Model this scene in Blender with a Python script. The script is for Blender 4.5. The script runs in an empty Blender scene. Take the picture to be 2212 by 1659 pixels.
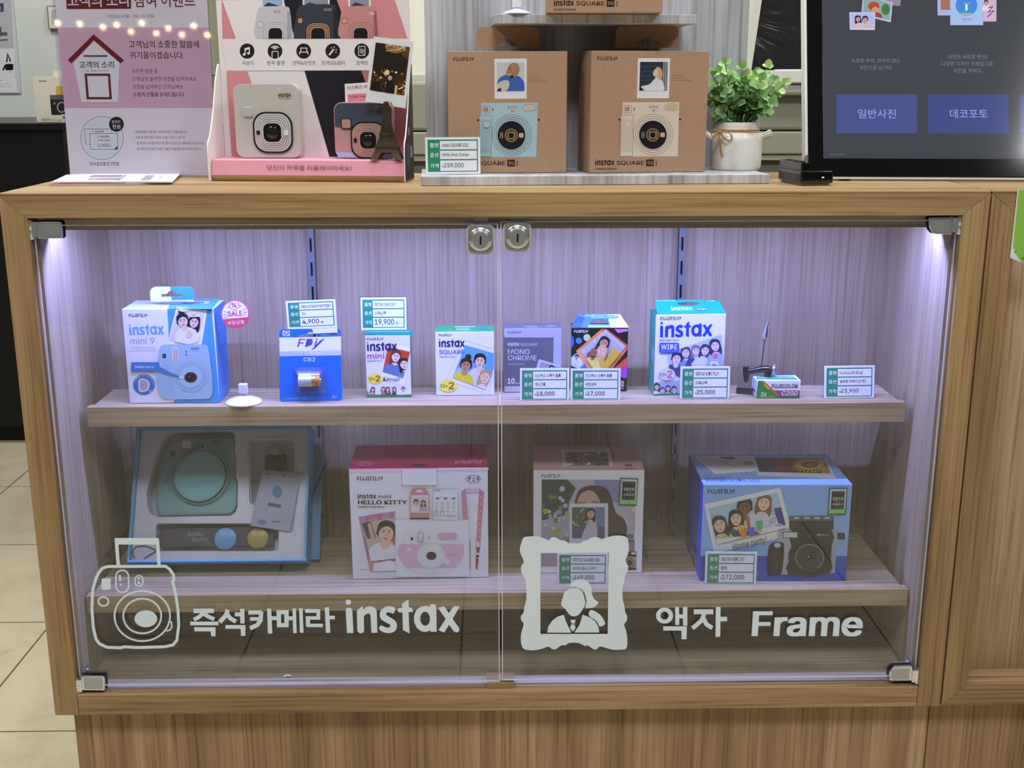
import bpy, bmesh, math, random
from mathutils import Vector, Matrix
from mathutils.geometry import tessellate_polygon
random.seed(7)
S = bpy.context.scene
COL = S.collection
V3 = Vector
# ------------------------------------------------------------------ camera, view, world, lights
W_PX, H_PX, F_PX = 2212, 1659, 2529.27
CAM = V3((-0.00898, -1.42797, 1.14407))
YAW, PITCH, ROLL = 0.01775, 0.25157, -0.0012
FW = V3((math.sin(YAW)*math.cos(PITCH), math.cos(YAW)*math.cos(PITCH), -math.sin(PITCH)))
_r = V3((math.cos(YAW), -math.sin(YAW), 0)); _u = _r.cross(FW)
RT = _r*math.cos(ROLL)+_u*math.sin(ROLL); UP = _u*math.cos(ROLL)-_r*math.sin(ROLL)
cd = bpy.data.cameras.new('camera'); cam = bpy.data.objects.new('camera', cd); COL.objects.link(cam)
cd.sensor_fit = 'HORIZONTAL'; cd.sensor_width = 36.0; cd.lens = 36.0*F_PX/W_PX; cd.clip_start = 0.05; cd.clip_end = 50
cam.matrix_world = Matrix((( RT.x, UP.x, -FW.x, CAM.x), (RT.y, UP.y, -FW.y, CAM.y), (RT.z, UP.z, -FW.z, CAM.z), (0, 0, 0, 1)))
S.camera = cam
vs = S.view_settings
S.display_settings.display_device = 'sRGB'
vs.view_transform = 'Standard'; vs.look = 'None'; vs.exposure = 0.0; vs.gamma = 1.0; vs.use_curve_mapping = False
S.cycles.max_bounces = 12; S.cycles.transparent_max_bounces = 24; S.cycles.diffuse_bounces = 4; S.cycles.glossy_bounces = 5
S.cycles.use_denoising = True
S.cycles.caustics_reflective = False; S.cycles.caustics_refractive = False
wd = bpy.data.worlds.new('world'); S.world = wd; wd.use_nodes = True
wd.node_tree.nodes['Background'].inputs[0].default_value = (1.0, .98, .95, 1); wd.node_tree.nodes['Background'].inputs[1].default_value = 0.05

def area(name, loc, size, sizey, power, col, rot=(0, 0, 0), spread=None):
    l = bpy.data.lights.new(name, 'AREA'); l.shape = 'RECTANGLE'; l.size = size; l.size_y = sizey; l.energy = power; l.color = col
    if spread: l.spread = spread
    o = bpy.data.objects.new(name, l); COL.objects.link(o); o.location = loc; o.rotation_euler = rot
    return o
CEIL = 2.75
ROOM_COL = (.88, .94, 1.0)
PANELS = [(-1.6, -1.35), (0.0, -1.35), (1.6, -1.35), (-1.6, 0.15), (0.0, 0.15), (1.6, 0.15), (-1.6, 1.65), (0.1, 1.65), (1.8, 1.65)]
for i, (x, y) in enumerate(PANELS):
    area('ceiling_panel_light', (x, y, CEIL-.03), .58, .58, (17.0, 13.0, 10.0)[i//3], ROOM_COL)
LED_Y, LED_Z = .0665, .981
area('shelf_led_light', (0, LED_Y, LED_Z-.0035), 1.10, .006, 8.0, (.33, .37, 1.0))

# ------------------------------------------------------------------ photograph rays onto real planes
def ray(x, y): return (FW + RT*((x-W_PX/2)/F_PX) + UP*((H_PX/2-y)/F_PX))
def onz(x, y, z): d = ray(x, y); return CAM + d*((z-CAM.z)/d.z)
def ony(x, y, Y): d = ray(x, y); return CAM + d*((Y-CAM.y)/d.y)
def onplane(x, y, P, N): d = ray(x, y); return CAM + d*((P-CAM).dot(N)/d.dot(N))

CROPS = dict(P=(0, 0, 1), A=(0, 0, 3.95), B=(440, 0, 3.95), C=(880, 0, 3.95), D=(1240, 0, 3.95), E=(1640, 0, 3.318), F=(0, 400, 3.318),
    G=(1900, 400, 3.317), H=(900, 440, 5.53), I=(180, 600, 4.88), J=(560, 600, 5.184), K=(900, 640, 4.424), L=(1380, 620, 3.814),
    M=(240, 900, 4.608), N=(700, 900, 4.255), O=(1080, 900, 4.1475), Q=(1440, 900, 3.95), R=(120, 1140, 3.95), S=(640, 1240, 4.096),
    T=(1080, 1120, 4.6075), U=(1380, 1240, 3.456), X=(40, 460, 11.06), Y=(150, 1400, 13.01), Z=(1880, 1400, 11.85), W=(1860, 450, 8.296))

# ------------------------------------------------------------------ materials
def lin(h):
    h = h.lstrip('#')
    f = lambda c: c/12.92 if c <= .04045 else ((c+.055)/1.055)**2.4
    return tuple(f(int(h[i:i+2], 16)/255) for i in (0, 2, 4)) + (1,)
MATS = {}
def mat(h, rough=.5, metal=0.0, spec=.35, coat=0.0, emit=0.0, name=None, alpha=None):
    key = (h, rough, metal, spec, coat, emit, name)
    if key in MATS: return MATS[key]
    m = bpy.data.materials.new(name or 'paint_'+h.lstrip('#')); m.use_nodes = True
    b = m.node_tree.nodes['Principled BSDF']
    b.inputs['Base Color'].default_value = lin(h); b.inputs['Roughness'].default_value = rough; b.inputs['Metallic'].default_value = metal
    b.inputs['Specular IOR Level'].default_value = spec; b.inputs['Coat Weight'].default_value = coat; b.inputs['Coat Roughness'].default_value = .08
    if emit:
        b.inputs['Emission Color'].default_value = lin(h); b.inputs['Emission Strength'].default_value = emit
    m.diffuse_color = lin(h)
    MATS[key] = m
    return m
def nodes(name):
    m = bpy.data.materials.new(name); m.use_nodes = True
    nt = m.node_tree; b = nt.nodes['Principled BSDF']
    def N(t, **k):
        n = nt.nodes.new(t)
        for a, v in k.items():
            if a.startswith('i_'):
                n.inputs[int(a[2:])].default_value = v
            else: setattr(n, a, v)
        return n
    return m, nt, b, N, nt.links.new
def ramp(N, stops):
    r = N('ShaderNodeValToRGB'); e = r.color_ramp.elements
    e[0].position, e[0].color = stops[0][0], lin(stops[0][1]); e[1].position, e[1].color = stops[-1][0], lin(stops[-1][1])
    for p, c in stops[1:-1]:
        x = e.new(p); x.color = lin(c)
    return r
def wood(name, axis, c0, c1, c2, seed=0.0, rough=.45, fine=1.0, low='#C2B8A8'):
    m, nt, b, N, L = nodes(name)
    tc = N('ShaderNodeTexCoord'); mp = N('ShaderNodeMapping')
    sc = {'x': (1.1, 26, 26), 'y': (26, 1.1, 26), 'z': (26, 26, 1.1)}[axis]
    mp.inputs['Scale'].default_value = sc; mp.inputs['Location'].default_value = (seed*3.1, seed*1.7, seed*2.3)
    L(tc.outputs['Object'], mp.inputs[0])
    n1 = N('ShaderNodeTexNoise'); n1.inputs['Scale'].default_value = 1.0; n1.inputs['Detail'].default_value = 5; n1.inputs['Roughness'].default_value = .62; n1.inputs['Distortion'].default_value = .35
    L(mp.outputs[0], n1.inputs['Vector'])
    mp2 = N('ShaderNodeMapping'); f = 260*fine
    mp2.inputs['Scale'].default_value = {'x': (5, f, f), 'y': (f, 5, f), 'z': (f, f, 5)}[axis]
    L(tc.outputs['Object'], mp2.inputs[0])
    n2 = N('ShaderNodeTexNoise'); n2.inputs['Scale'].default_value = 1.0; n2.inputs['Detail'].default_value = 2.5
    L(mp2.outputs[0], n2.inputs['Vector'])
    r1 = ramp(N, [(.30, c0), (.52, c1), (.72, c2)]); L(n1.outputs['Fac'], r1.inputs[0])
    mx = N('ShaderNodeMix', data_type='RGBA', blend_type='MULTIPLY'); mx.inputs[0].default_value = 1.0
    r2 = ramp(N, [(.28, low), (.5, '#F3F0EA'), (.75, '#FFFFFF')]); L(n2.outputs['Fac'], r2.inputs[0])
    L(r1.outputs[0], mx.inputs[6]); L(r2.outputs[0], mx.inputs[7]); L(mx.outputs[2], b.inputs['Base Color'])
    b.inputs['Roughness'].default_value = rough; b.inputs['Specular IOR Level'].default_value = .3
    bp = N('ShaderNodeBump'); bp.inputs['Strength'].default_value = .12; bp.inputs['Distance'].default_value = .0006
    L(n2.outputs['Fac'], bp.inputs['Height']); L(bp.outputs[0], b.inputs['Normal'])
    return m
OAK = ('#8C7250', '#AE9168', '#C1A880')
oak_h = wood('oak_horizontal', 'x', *OAK, seed=1)
oak_v = wood('oak_vertical', 'z', *OAK, seed=2)
oak_d = wood('oak_depth', 'y', *OAK, seed=3)
oak_in = wood('oak_interior', 'z', '#AA9B86', '#B9AA95', '#C6B8A3', seed=5, low='#D6CEC2')
oak_low = wood('oak_plinth', 'z', '#8D7050', '#AB8E69', '#C4AA84', seed=8)
grey_v = wood('grey_plank_vertical', 'z', '#ABB1C0', '#C4CAD8', '#D8DEEA', seed=11, rough=.5, fine=.6)
grey_e = wood('grey_plank_edge', 'z', '#A4A8B4', '#C6C9D4', '#DCDFE8', seed=13, rough=.5, fine=.5)

def glass_mat(name, tint, f0=.045, rough=.015):
    m, nt, b, N, L = nodes(name); nt.nodes.remove(b)
    out = nt.nodes['Material Output']
    g = N('ShaderNodeNewGeometry'); d = N('ShaderNodeVectorMath', operation='DOT_PRODUCT')
    L(g.outputs['Incoming'], d.inputs[0]); L(g.outputs['Normal'], d.inputs[1])
    a = N('ShaderNodeMath', operation='ABSOLUTE'); L(d.outputs['Value'], a.inputs[0])
    s = N('ShaderNodeMath', operation='SUBTRACT'); s.inputs[0].default_value = 1.0; L(a.outputs[0], s.inputs[1])
    p = N('ShaderNodeMath', operation='POWER'); p.inputs[1].default_value = 5.0; L(s.outputs[0], p.inputs[0])
    q = N('ShaderNodeMath', operation='MULTIPLY_ADD'); q.inputs[1].default_value = 1-f0; q.inputs[2].default_value = f0; L(p.outputs[0], q.inputs[0])
    t = N('ShaderNodeBsdfTransparent'); t.inputs[0].default_value = lin(tint)
    gl = N('ShaderNodeBsdfGlossy'); gl.inputs['Roughness'].default_value = rough; gl.inputs[0].default_value = (1, 1, 1, 1)
    mx = N('ShaderNodeMixShader'); L(q.outputs[0], mx.inputs[0]); L(t.outputs[0], mx.inputs[1]); L(gl.outputs[0], mx.inputs[2]); L(mx.outputs[0], out.inputs[0])
    return m
GLASS = glass_mat('door_glass', '#F4F6F8')
ACRYL = glass_mat('clear_acrylic', '#F6F7FA', .035, .03)
FILM = glass_mat('clear_plastic_film', '#F1F3F8', .06, .08)
EDGE = mat('#D5D6E2', .25, spec=.6, name='glass_edge')
CHROME = mat('#DADCDD', .2, .82, name='polished_chrome')
STEEL = mat('#B4B8BE', .32, .75, name='brushed_steel')
BLACKP = mat('#0B0B0D', .3, spec=.5, name='black_plastic')

# ------------------------------------------------------------------ mesh builder
class MB:
    def __init__(s): s.v = []; s.f = []; s.m = []; s.mats = []
    def mi(s, m):
        if m not in s.mats: s.mats.append(m)
        return s.mats.index(m)
    def add(s, vs, fs, m):
        o = len(s.v); i = s.mi(m); s.v += [V3(p) for p in vs]
        for f in fs: s.f.append(tuple(o+k for k in f)); s.m.append(i)
        return s
    def hexa(s, p, m, mats=None):
        # p: 8 corners, 0-3 bottom loop, 4-7 top loop ; faces bottom, top, 4 sides
        F = [(3, 2, 1, 0), (4, 5, 6, 7), (0, 1, 5, 4), (1, 2, 6, 5), (2, 3, 7, 6), (3, 0, 4, 7)]
        o = len(s.v); s.v += [V3(q) for q in p]
        for k, f in enumerate(F): s.f.append(tuple(o+j for j in f)); s.m.append(s.mi(mats[k] if mats else m))
        return s
    def box(s, x0, x1, y0, y1, z0, z1, m, mats=None):
        return s.hexa([(x0, y0, z0), (x1, y0, z0), (x1, y1, z0), (x0, y1, z0), (x0, y0, z1), (x1, y0, z1), (x1, y1, z1), (x0, y1, z1)], m, mats)
    def fbox(s, F, u0, u1, v0, v1, d0, d1, m, mats=None):
        # box in a face frame: d is the height over the face
        P = F.p
        return s.hexa([P(u0, v0, d1), P(u1, v0, d1), P(u1, v0, d0), P(u0, v0, d0), P(u0, v1, d1), P(u1, v1, d1), P(u1, v1, d0), P(u0, v1, d0)], m, mats)
    def prism(s, F, poly, d0, d1, m, holes=(), side=None):
        # polygon (u, v) list extruded in a face frame
        loops = [list(poly)]+[list(h) for h in holes]
        a = sum(l[0]*n[1]-n[0]*l[1] for l, n in zip(loops[0], loops[0][1:]+loops[0][:1]))
        if a < 0: loops[0].reverse()
        for h in loops[1:]:
            a = sum(l[0]*n[1]-n[0]*l[1] for l, n in zip(h, h[1:]+h[:1]))
            if a > 0: h.reverse()
        flat = [q for l in loops for q in l]; n = len(flat)
        if len(loops) == 1 and len(flat) <= 4: tris = [tuple(range(n))]
        else:
            tris = []
            for t in tessellate_polygon([[V3((q[0], q[1], 0)) for q in l] for l in loops]):
                A, B, Cc = (flat[k] for k in t)
                ar = (B[0]-A[0])*(Cc[1]-A[1])-(B[1]-A[1])*(Cc[0]-A[0])
                tris.append(tuple(t) if ar > 0 else tuple(reversed(t)))
        top = [F.p(q[0], q[1], d1) for q in flat]
        s.add(top, tris, m)
        bot = [F.p(q[0], q[1], d0) for q in flat]
        s.add(bot, [tuple(reversed(t)) for t in tris], m)
        k = 0
        for l in loops:
            nn = len(l)
            for i in range(nn):
                j = (i+1) % nn
                s.add([F.p(*l[i], d0), F.p(*l[j], d0), F.p(*l[j], d1), F.p(*l[i], d1)], [(0, 1, 2, 3)], side or m)
        return s
    def lathe(s, c, prof, m, n=32, axis=V3((0, 0, 1)), sx=1.0, caps=True):
        a = axis.normalized(); e1 = a.orthogonal().normalized(); e2 = a.cross(e1); c = V3(c)
        vs = []
        for r, h in prof:
            for k in range(n):
                t = 2*math.pi*k/n; vs.append(c + a*h + (e1*math.cos(t)*sx + e2*math.sin(t))*r)
        fs = []
        for i in range(len(prof)-1):
            for k in range(n):
                j = (k+1) % n; fs.append((i*n+k, i*n+j, (i+1)*n+j, (i+1)*n+k))
        if caps:
            fs.append(tuple(reversed(range(n)))); fs.append(tuple((len(prof)-1)*n+k for k in range(n)))
        return s.add(vs, fs, m)
    def tube(s, pts, r, m, n=8, closed=False):
        pts = [V3(p) for p in pts]; N = len(pts); vs = []; prev = None
        rr = r if isinstance(r, (list, tuple)) else [r]*N
        for i, p in enumerate(pts):
            d = (pts[(i+1) % N if closed else min(i+1, N-1)] - pts[i-1 if closed else max(i-1, 0)]).normalized()
            if prev is None: e1 = d.orthogonal().normalized()
            else:
                e1 = (prev - d*prev.dot(d))
                e1 = e1.normalized() if e1.length > 1e-9 else d.orthogonal().normalized()
            prev = e1; e2 = d.cross(e1)
            for k in range(n):
                t = 2*math.pi*k/n; vs.append(p+(e1*math.cos(t)+e2*math.sin(t))*rr[i])
        fs = []
        for i in range(N if closed else N-1):
            for k in range(n):
                j = (k+1) % n; b = ((i+1) % N)*n; fs.append((i*n+k, i*n+j, b+j, b+k))
        if not closed: fs += [tuple(reversed(range(n))), tuple((N-1)*n+k for k in range(n))]
        return s.add(vs, fs, m)
    def ball(s, c, r, m, n=12, sc=(1, 1, 1)):
        c = V3(c); vs = []; fs = []; h = n//2
        for i in range(h+1):
            ph = math.pi*i/h
            for k in range(n):
                t = 2*math.pi*k/n
                vs.append(c+V3((math.sin(ph)*math.cos(t)*sc[0], math.sin(ph)*math.sin(t)*sc[1], -math.cos(ph)*sc[2]))*r)
        for i in range(h):
            for k in range(n):
                j = (k+1) % n; fs.append((i*n+k, i*n+j, (i+1)*n+j, (i+1)*n+k))
        return s.add(vs, fs, m)

def mk(name, mb, parent=None, bevel=0.0, smooth=False, seg=2, **props):
    me = bpy.data.meshes.new(name)
    M = Matrix.Identity(4)
    if parent is not None:
        q = parent
        while q.parent is not None: q = q.parent
        M = q.matrix_basis.inverted() if q.type == 'EMPTY' else Matrix.Identity(4)
    me.from_pydata([tuple(M @ p) for p in mb.v], [], mb.f)
    for m in mb.mats: me.materials.append(m)
    me.polygons.foreach_set('material_index', mb.m)
    if smooth or bevel:
        bm = bmesh.new(); bm.from_mesh(me); bmesh.ops.remove_doubles(bm, verts=bm.verts, dist=1e-6); bm.to_mesh(me); bm.free()
    if smooth:
        me.shade_smooth()
        me.set_sharp_from_angle(angle=math.radians(38))
    me.update()
    o = bpy.data.objects.new(name, me); COL.objects.link(o)
    if parent is not None: o.parent = parent
    if bevel:
        md = o.modifiers.new('bevel', 'BEVEL'); md.width = bevel; md.segments = seg; md.limit_method = 'ANGLE'; md.angle_limit = math.radians(40)
    for k, v in props.items(): o[k] = v
    return o
def thing(name, label, cat, loc, rz=0.0, group=None):
    o = bpy.data.objects.new(name, None); COL.objects.link(o); o.empty_display_size = .02
    o.location = loc; o.rotation_euler = (0, 0, rz); o['label'] = label; o['category'] = cat
    o.matrix_basis = Matrix.Translation(V3(loc)) @ Matrix.Rotation(rz, 4, 'Z')
    if group: o['group'] = group
    return o

# ------------------------------------------------------------------ a flat face of a real thing, and print on it
class Face:
    def __init__(s, O, U, V):
        s.O = V3(O); s.U = V3(U).normalized(); V = V3(V); s.V = (V - s.U*V.dot(s.U)).normalized(); s.N = s.U.cross(s.V)
    def p(s, u, v, d=0.0): return s.O + s.U*u + s.V*v + s.N*d
    def uv(s, x, y):
        q = onplane(x, y, s.O, s.N) - s.O
        return (q.dot(s.U), q.dot(s.V))
TXT = {}
def _font(fn):
    try: return bpy.data.fonts.load(bpy.utils.system_resource('DATAFILES', path='fonts')+'/'+fn)
    except Exception: return None
SANS, CJK = _font('Inter.woff2'), _font('Noto Sans CJK Regular.woff2')   # the fonts that ship with Blender; without them its built-in font is used
def text_geo(t, bold=0.0, shear=0.0):
    k = (t, bold, shear)
    if k not in TXT:
        c = bpy.data.curves.new('t', 'FONT'); c.body = t; c.resolution_u = 2
        f = SANS if all(ord(ch) < 0x250 or ch in '×₩' for ch in t) else CJK
        if f: c.font = f
        c.shear = shear
        o = bpy.data.objects.new('t', c); COL.objects.link(o)
        me = bpy.data.meshes.new_from_object(o.evaluated_get(bpy.context.evaluated_depsgraph_get()))
        vs = [(v.co.x, v.co.y, 0.0) for v in me.vertices]; fs = [tuple(p.vertices) for p in me.polygons]
        if bold:      # heavier strokes: the same outlines again, shifted by a fraction of the stroke
            v0, f0, e = vs, fs, bold*.9*max(.25, max(v[1] for v in vs)-min(v[1] for v in vs) if vs else 1); vs = []; fs = []
            for dx, dy, dz in ((-e, -e*.5, 0), (e, e*.5, 1), (-e, e*.5, 2), (e, -e*.5, 3)):
                o_ = len(vs); vs += [(x+dx, y+dy, dz*.000022) for x, y, z in v0]; fs += [tuple(o_+i for i in f) for f in f0]
        bpy.data.objects.remove(o); bpy.data.curves.remove(c); bpy.data.meshes.remove(me)
        xs = [v[0] for v in vs] or [0]; ys = [v[1] for v in vs] or [0]
        x0, x1, y0, y1 = min(xs), max(xs), min(ys), max(ys)
        TXT[k] = ([((x-x0)/max(x1-x0, 1e-6), (y-y0)/max(y1-y0, 1e-6), z) for x, y, z in vs], fs)
    return TXT[k]
def arc(cx, cy, rx, ry=None, a0=0, a1=360, n=28):
    ry = rx if ry is None else ry
    full = abs(a1-a0) >= 359.9
    return [(cx+rx*math.cos(math.radians(a0+(a1-a0)*k/(n if full else n-1))), cy+ry*math.sin(math.radians(a0+(a1-a0)*k/(n if full else n-1)))) for k in range(n)]
def rrect(x0, y0, x1, y1, r, n=5):
    r = min(r, abs(x1-x0)/2, abs(y1-y0)/2); o = []
    for cx, cy, a in ((x1-r, y0+r, -90), (x1-r, y1-r, 0), (x0+r, y1-r, 90), (x0+r, y0+r, 180)):
        o += arc(cx, cy, r, r, a, a+90, n)
    return o
def spline(pts, k=6, closed=True):
    n = len(pts); out = []
    for i in range(n if closed else n-1):
        p0, p1, p2, p3 = (pts[(i+j) % n] if closed else pts[max(0, min(n-1, i+j))] for j in (-1, 0, 1, 2))
        for q in range(k):
            t = q/k
            out.append(tuple(.5*((2*p1[a])+(-p0[a]+p2[a])*t+(2*p0[a]-5*p1[a]+4*p2[a]-p3[a])*t*t+(-p0[a]+3*p1[a]-3*p2[a]+p3[a])*t**3) for a in (0, 1)))
    if not closed: out.append(tuple(pts[-1]))
    return out
class Art:
    """Flat print on a Face; every shape lies a hair above the shapes it overlaps."""
    STEP = .00009
    def __init__(s, face, crop='P', base=.00012, rough=.42, spec=.35, emit=0.0, local=False):
        s.f = face; s.cr = CROPS[crop]; s.mb = MB(); s.base = base; s.placed = []; s.rough = rough; s.spec = spec; s.emit = emit; s.local = local; s.clip = None
    def crop(s, k): s.cr = CROPS[k]; return s
    def pt(s, q):
        if s.local: return (q[0], q[1])
        return s.f.uv(s.cr[0]+q[0]/s.cr[2], s.cr[1]+q[1]/s.cr[2])
    def mat(s, c):
        if not isinstance(c, str): return c
        return mat(c, s.rough, spec=s.spec, emit=s.emit)
    def _layer(s, uv):
        xs = [q[0] for q in uv]; ys = [q[1] for q in uv]; b = (min(xs), max(xs), min(ys), max(ys))
        l = 0
        for c, k in s.placed:
            if c[0] < b[1] and c[1] > b[0] and c[2] < b[3] and c[3] > b[2] and k >= l: l = k+1
        s.placed.append((b, l)); return s.base + l*s.STEP
    def _fill(s, loops, c):
        flat = [q for l in loops for q in l]; d = s._layer(loops[0])
        vs = [s.f.p(q[0], q[1], d) for q in flat]; fs = []
        for t in tessellate_polygon([[V3((q[0], q[1], 0)) for q in l] for l in loops]):
            A, B, C = (flat[k] for k in t)
            fs.append(tuple(t) if (B[0]-A[0])*(C[1]-A[1])-(B[1]-A[1])*(C[0]-A[0]) > 0 else tuple(reversed(t)))
        s.mb.add(vs, fs, s.mat(c))
    def _clip(s, uv):
        if not s.clip: return uv
        for (a, b, cc) in s.clip:           # keep a*u+b*v+c >= 0
            out = []
            for i in range(len(uv)):
                p, q = uv[i-1], uv[i]; dp, dq = a*p[0]+b*p[1]+cc, a*q[0]+b*q[1]+cc
                if (dp >= 0) != (dq >= 0):
                    t = dp/(dp-dq); out.append((p[0]+(q[0]-p[0])*t, p[1]+(q[1]-p[1])*t))
                if dq >= 0: out.append(q)
            uv = out
            if len(uv) < 3: return []
        return uv
    def clip_to(s, pts):
        if pts is None: s.clip = None; return
        uv = [s.pt(q) for q in pts]; a = sum(p[0]*q[1]-q[0]*p[1] for p, q in zip(uv, uv[1:]+uv[:1]))
        if a < 0: uv.reverse()
        s.clip = []
        for p, q in zip(uv, uv[1:]+uv[:1]):
            nx, ny = -(q[1]-p[1]), q[0]-p[0]; s.clip.append((nx, ny, -(nx*p[0]+ny*p[1])))
    def poly(s, pts, c, holes=()):
        uv = s._clip([s.pt(q) for q in pts])
        if len(uv) >= 3: s._fill([uv]+[[s.pt(q) for q in h] for h in holes], c)
    def rect(s, x0, y0, x1, y1, c): s.poly([(x0, y0), (x1, y0), (x1, y1), (x0, y1)], c)
    def rr(s, x0, y0, x1, y1, r, c): s.poly(rrect(x0, y0, x1, y1, r), c)
    def ell(s, cx, cy, rx, ry, c, n=24, rot=0):
        p = arc(0, 0, rx, ry, n=n); a = math.radians(rot); s.poly([(cx+x*math.cos(a)-y*math.sin(a), cy+x*math.sin(a)+y*math.cos(a)) for x, y in p], c)
    def ring(s, cx, cy, rx, ry, w, c, n=36): s.poly(arc(cx, cy, rx+w/2, ry+w/2, n=n), c, [arc(cx, cy, rx-w/2, ry-w/2, n=n)])
    def outline(s, pts, w, c): s.line(list(pts)+[pts[0]], w, c, True)
    def line(s, pts, w, c, closed=False):
        # mitred stroke
        if closed: pts = pts[:-1]
        n = len(pts); Lf = []; Rt = []
        for i in range(n):
            a = pts[i-1] if (i or closed) else pts[0]; b = pts[i]; d = pts[(i+1) % n] if (i < n-1 or closed) else pts[-1]
            v = []
            for p, q in ((a, b), (b, d)):
                l = math.hypot(q[0]-p[0], q[1]-p[1])
                if l > 1e-9: v.append(((q[0]-p[0])/l, (q[1]-p[1])/l))
            if not v: continue
            tx = sum(q[0] for q in v); ty = sum(q[1] for q in v); l = math.hypot(tx, ty) or 1
            tx, ty = tx/l, ty/l; nx, ny = -ty, tx
            k = 1/max(.45, abs(nx*-v[0][1]+ny*v[0][0]))
            Lf.append((b[0]+nx*w/2*k, b[1]+ny*w/2*k)); Rt.append((b[0]-nx*w/2*k, b[1]-ny*w/2*k))
        Lu = [s.pt(q) for q in Lf]; Ru = [s.pt(q) for q in Rt]; m = len(Lu); d = s._layer(Lu+Ru)
        for i in range(m if closed else m-1):
            j = (i+1) % m; q4 = s._clip([Lu[i], Ru[i], Ru[j], Lu[j]])
            if len(q4) < 3: continue
            ar = sum(p[0]*q[1]-q[0]*p[1] for p, q in zip(q4, q4[1:]+q4[:1]))
            if ar < 0: q4.reverse()
            s.mb.add([s.f.p(q[0], q[1], d) for q in q4], [tuple(range(len(q4)))], s.mat(c))
    def text(s, t, x0, y0, x1, h, c, y1=None, bold=0.0, shear=0.0, up=None):
        """ink box: left bottom (x0, y0) to right bottom (x1, y1), height h (crop pixels)"""
        vs, fs = text_geo(t, bold, shear)
        if not vs: return
        y1 = y0 if y1 is None else y1
        A = s.pt((x0, y0)); B = s.pt((x1, y1)); Cc = s.pt(up if up else (x0, y0-h))
        d = s._layer([A, B, Cc, (B[0]+Cc[0]-A[0], B[1]+Cc[1]-A[1])])
        ex = (B[0]-A[0], B[1]-A[1]); hy = math.hypot(Cc[0]-A[0], Cc[1]-A[1]); l = math.hypot(*ex) or 1
        ey = (-ex[1]/l*hy, ex[0]/l*hy)
        if up: ey = (Cc[0]-A[0], Cc[1]-A[1])
        flip = ex[0]*ey[1]-ex[1]*ey[0] < 0
        s.mb.add([s.f.p(A[0]+ex[0]*x+ey[0]*y, A[1]+ex[1]*x+ey[1]*y, d+z) for x, y, z in vs], [tuple(reversed(f)) if flip else f for f in fs], s.mat(c))
    def glyphs(s, G, x0, y0, x1, h, c, y1=None):
        """traced lettering: G = list of (outer, holes) in a unit box, y up"""
        y1 = y0 if y1 is None else y1
        A = s.pt((x0, y0)); B = s.pt((x1, y1)); Cc = s.pt((x0, y0-h)); ex = (B[0]-A[0], B[1]-A[1])
        hy = math.hypot(Cc[0]-A[0], Cc[1]-A[1]); l = math.hypot(*ex); ey = (-ex[1]/l*hy, ex[0]/l*hy)
        T = lambda q: (A[0]+ex[0]*q[0]+ey[0]*q[1], A[1]+ex[1]*q[0]+ey[1]*q[1])
        d0 = len(s.placed)
        for o, hs in G: s._fill([[T(q) for q in o]]+[[T(q) for q in k] for k in hs], c)
    def done(s, name, parent, **props): return mk(name, s.mb, parent, **props)
# ------------------------------------------------------------------ the room
def plaster(name, c0, c1, sc=3.0, bump=.05):
    m, nt, b, N, L = nodes(name); tc = N('ShaderNodeTexCoord'); n = N('ShaderNodeTexNoise'); n.inputs['Scale'].default_value = sc; n.inputs['Detail'].default_value = 6
    L(tc.outputs['Object'], n.inputs['Vector']); r = ramp(N, [(.35, c0), (.65, c1)]); L(n.outputs['Fac'], r.inputs[0]); L(r.outputs[0], b.inputs['Base Color'])
    b.inputs['Roughness'].default_value = .8
    return m
MINT = plaster('mint_wall_paint', '#D3DAD4', '#DCE2DC')
WHITEW = plaster('white_wall_paint', '#DAD8D0', '#E2E0D9')
def tile_floor():
    m, nt, b, N, L = nodes('cream_vinyl_tiles')
    tc = N('ShaderNodeTexCoord'); n = N('ShaderNodeTexNoise'); n.inputs['Scale'].default_value = 9; n.inputs['Detail'].default_value = 7; n.inputs['Roughness'].default_value = .7
    L(tc.outputs['Object'], n.inputs['Vector'])
    r = ramp(N, [(.3, '#B3A68C'), (.5, '#C4B79C'), (.72, '#CCC0A6')]); L(n.outputs['Fac'], r.inputs[0])
    bk = N('ShaderNodeTexBrick'); bk.offset = 0.0; bk.inputs['Scale'].default_value = 1.0; bk.inputs['Mortar Size'].default_value = .0022; bk.inputs['Brick Width'].default_value = .45; bk.inputs['Row Height'].default_value = .45; bk.inputs['Mortar Smooth'].default_value = .2
    mp = N('ShaderNodeMapping'); mp.inputs['Location'].default_value = (.076, .402, 0); L(tc.outputs['Object'], mp.inputs[0]); L(mp.outputs[0], bk.inputs['Vector'])
    sp = N('ShaderNodeTexNoise'); sp.inputs['Scale'].default_value = 4.2; sp.inputs['Detail'].default_value = 3; L(tc.outputs['Object'], sp.inputs['Vector'])
    rs = ramp(N, [(.70, '#FFFFFF'), (.77, '#A99F90')]); L(sp.outputs['Fac'], rs.inputs[0])
    mm = N('ShaderNodeMix', data_type='RGBA', blend_type='MULTIPLY'); mm.inputs[0].default_value = 1.0; L(r.outputs[0], mm.inputs[6]); L(rs.outputs[0], mm.inputs[7])
    mx = N('ShaderNodeMix', data_type='RGBA'); L(bk.outputs['Fac'], mx.inputs[0]); L(mm.outputs[2], mx.inputs[6]); mx.inputs[7].default_value = lin('#5F5748')
    L(mx.outputs[2], b.inputs['Base Color']); b.inputs['Roughness'].default_value = .38; b.inputs['Specular IOR Level'].default_value = .35
    return m
X0, X1, Y0, Y1 = -3.2, 3.2, -4.2, 2.95
def struct(name, mb): return mk(name, mb, None, kind='structure')
struct('floor', MB().box(X0, X1, Y0, Y1, -.05, 0, tile_floor()))
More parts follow.
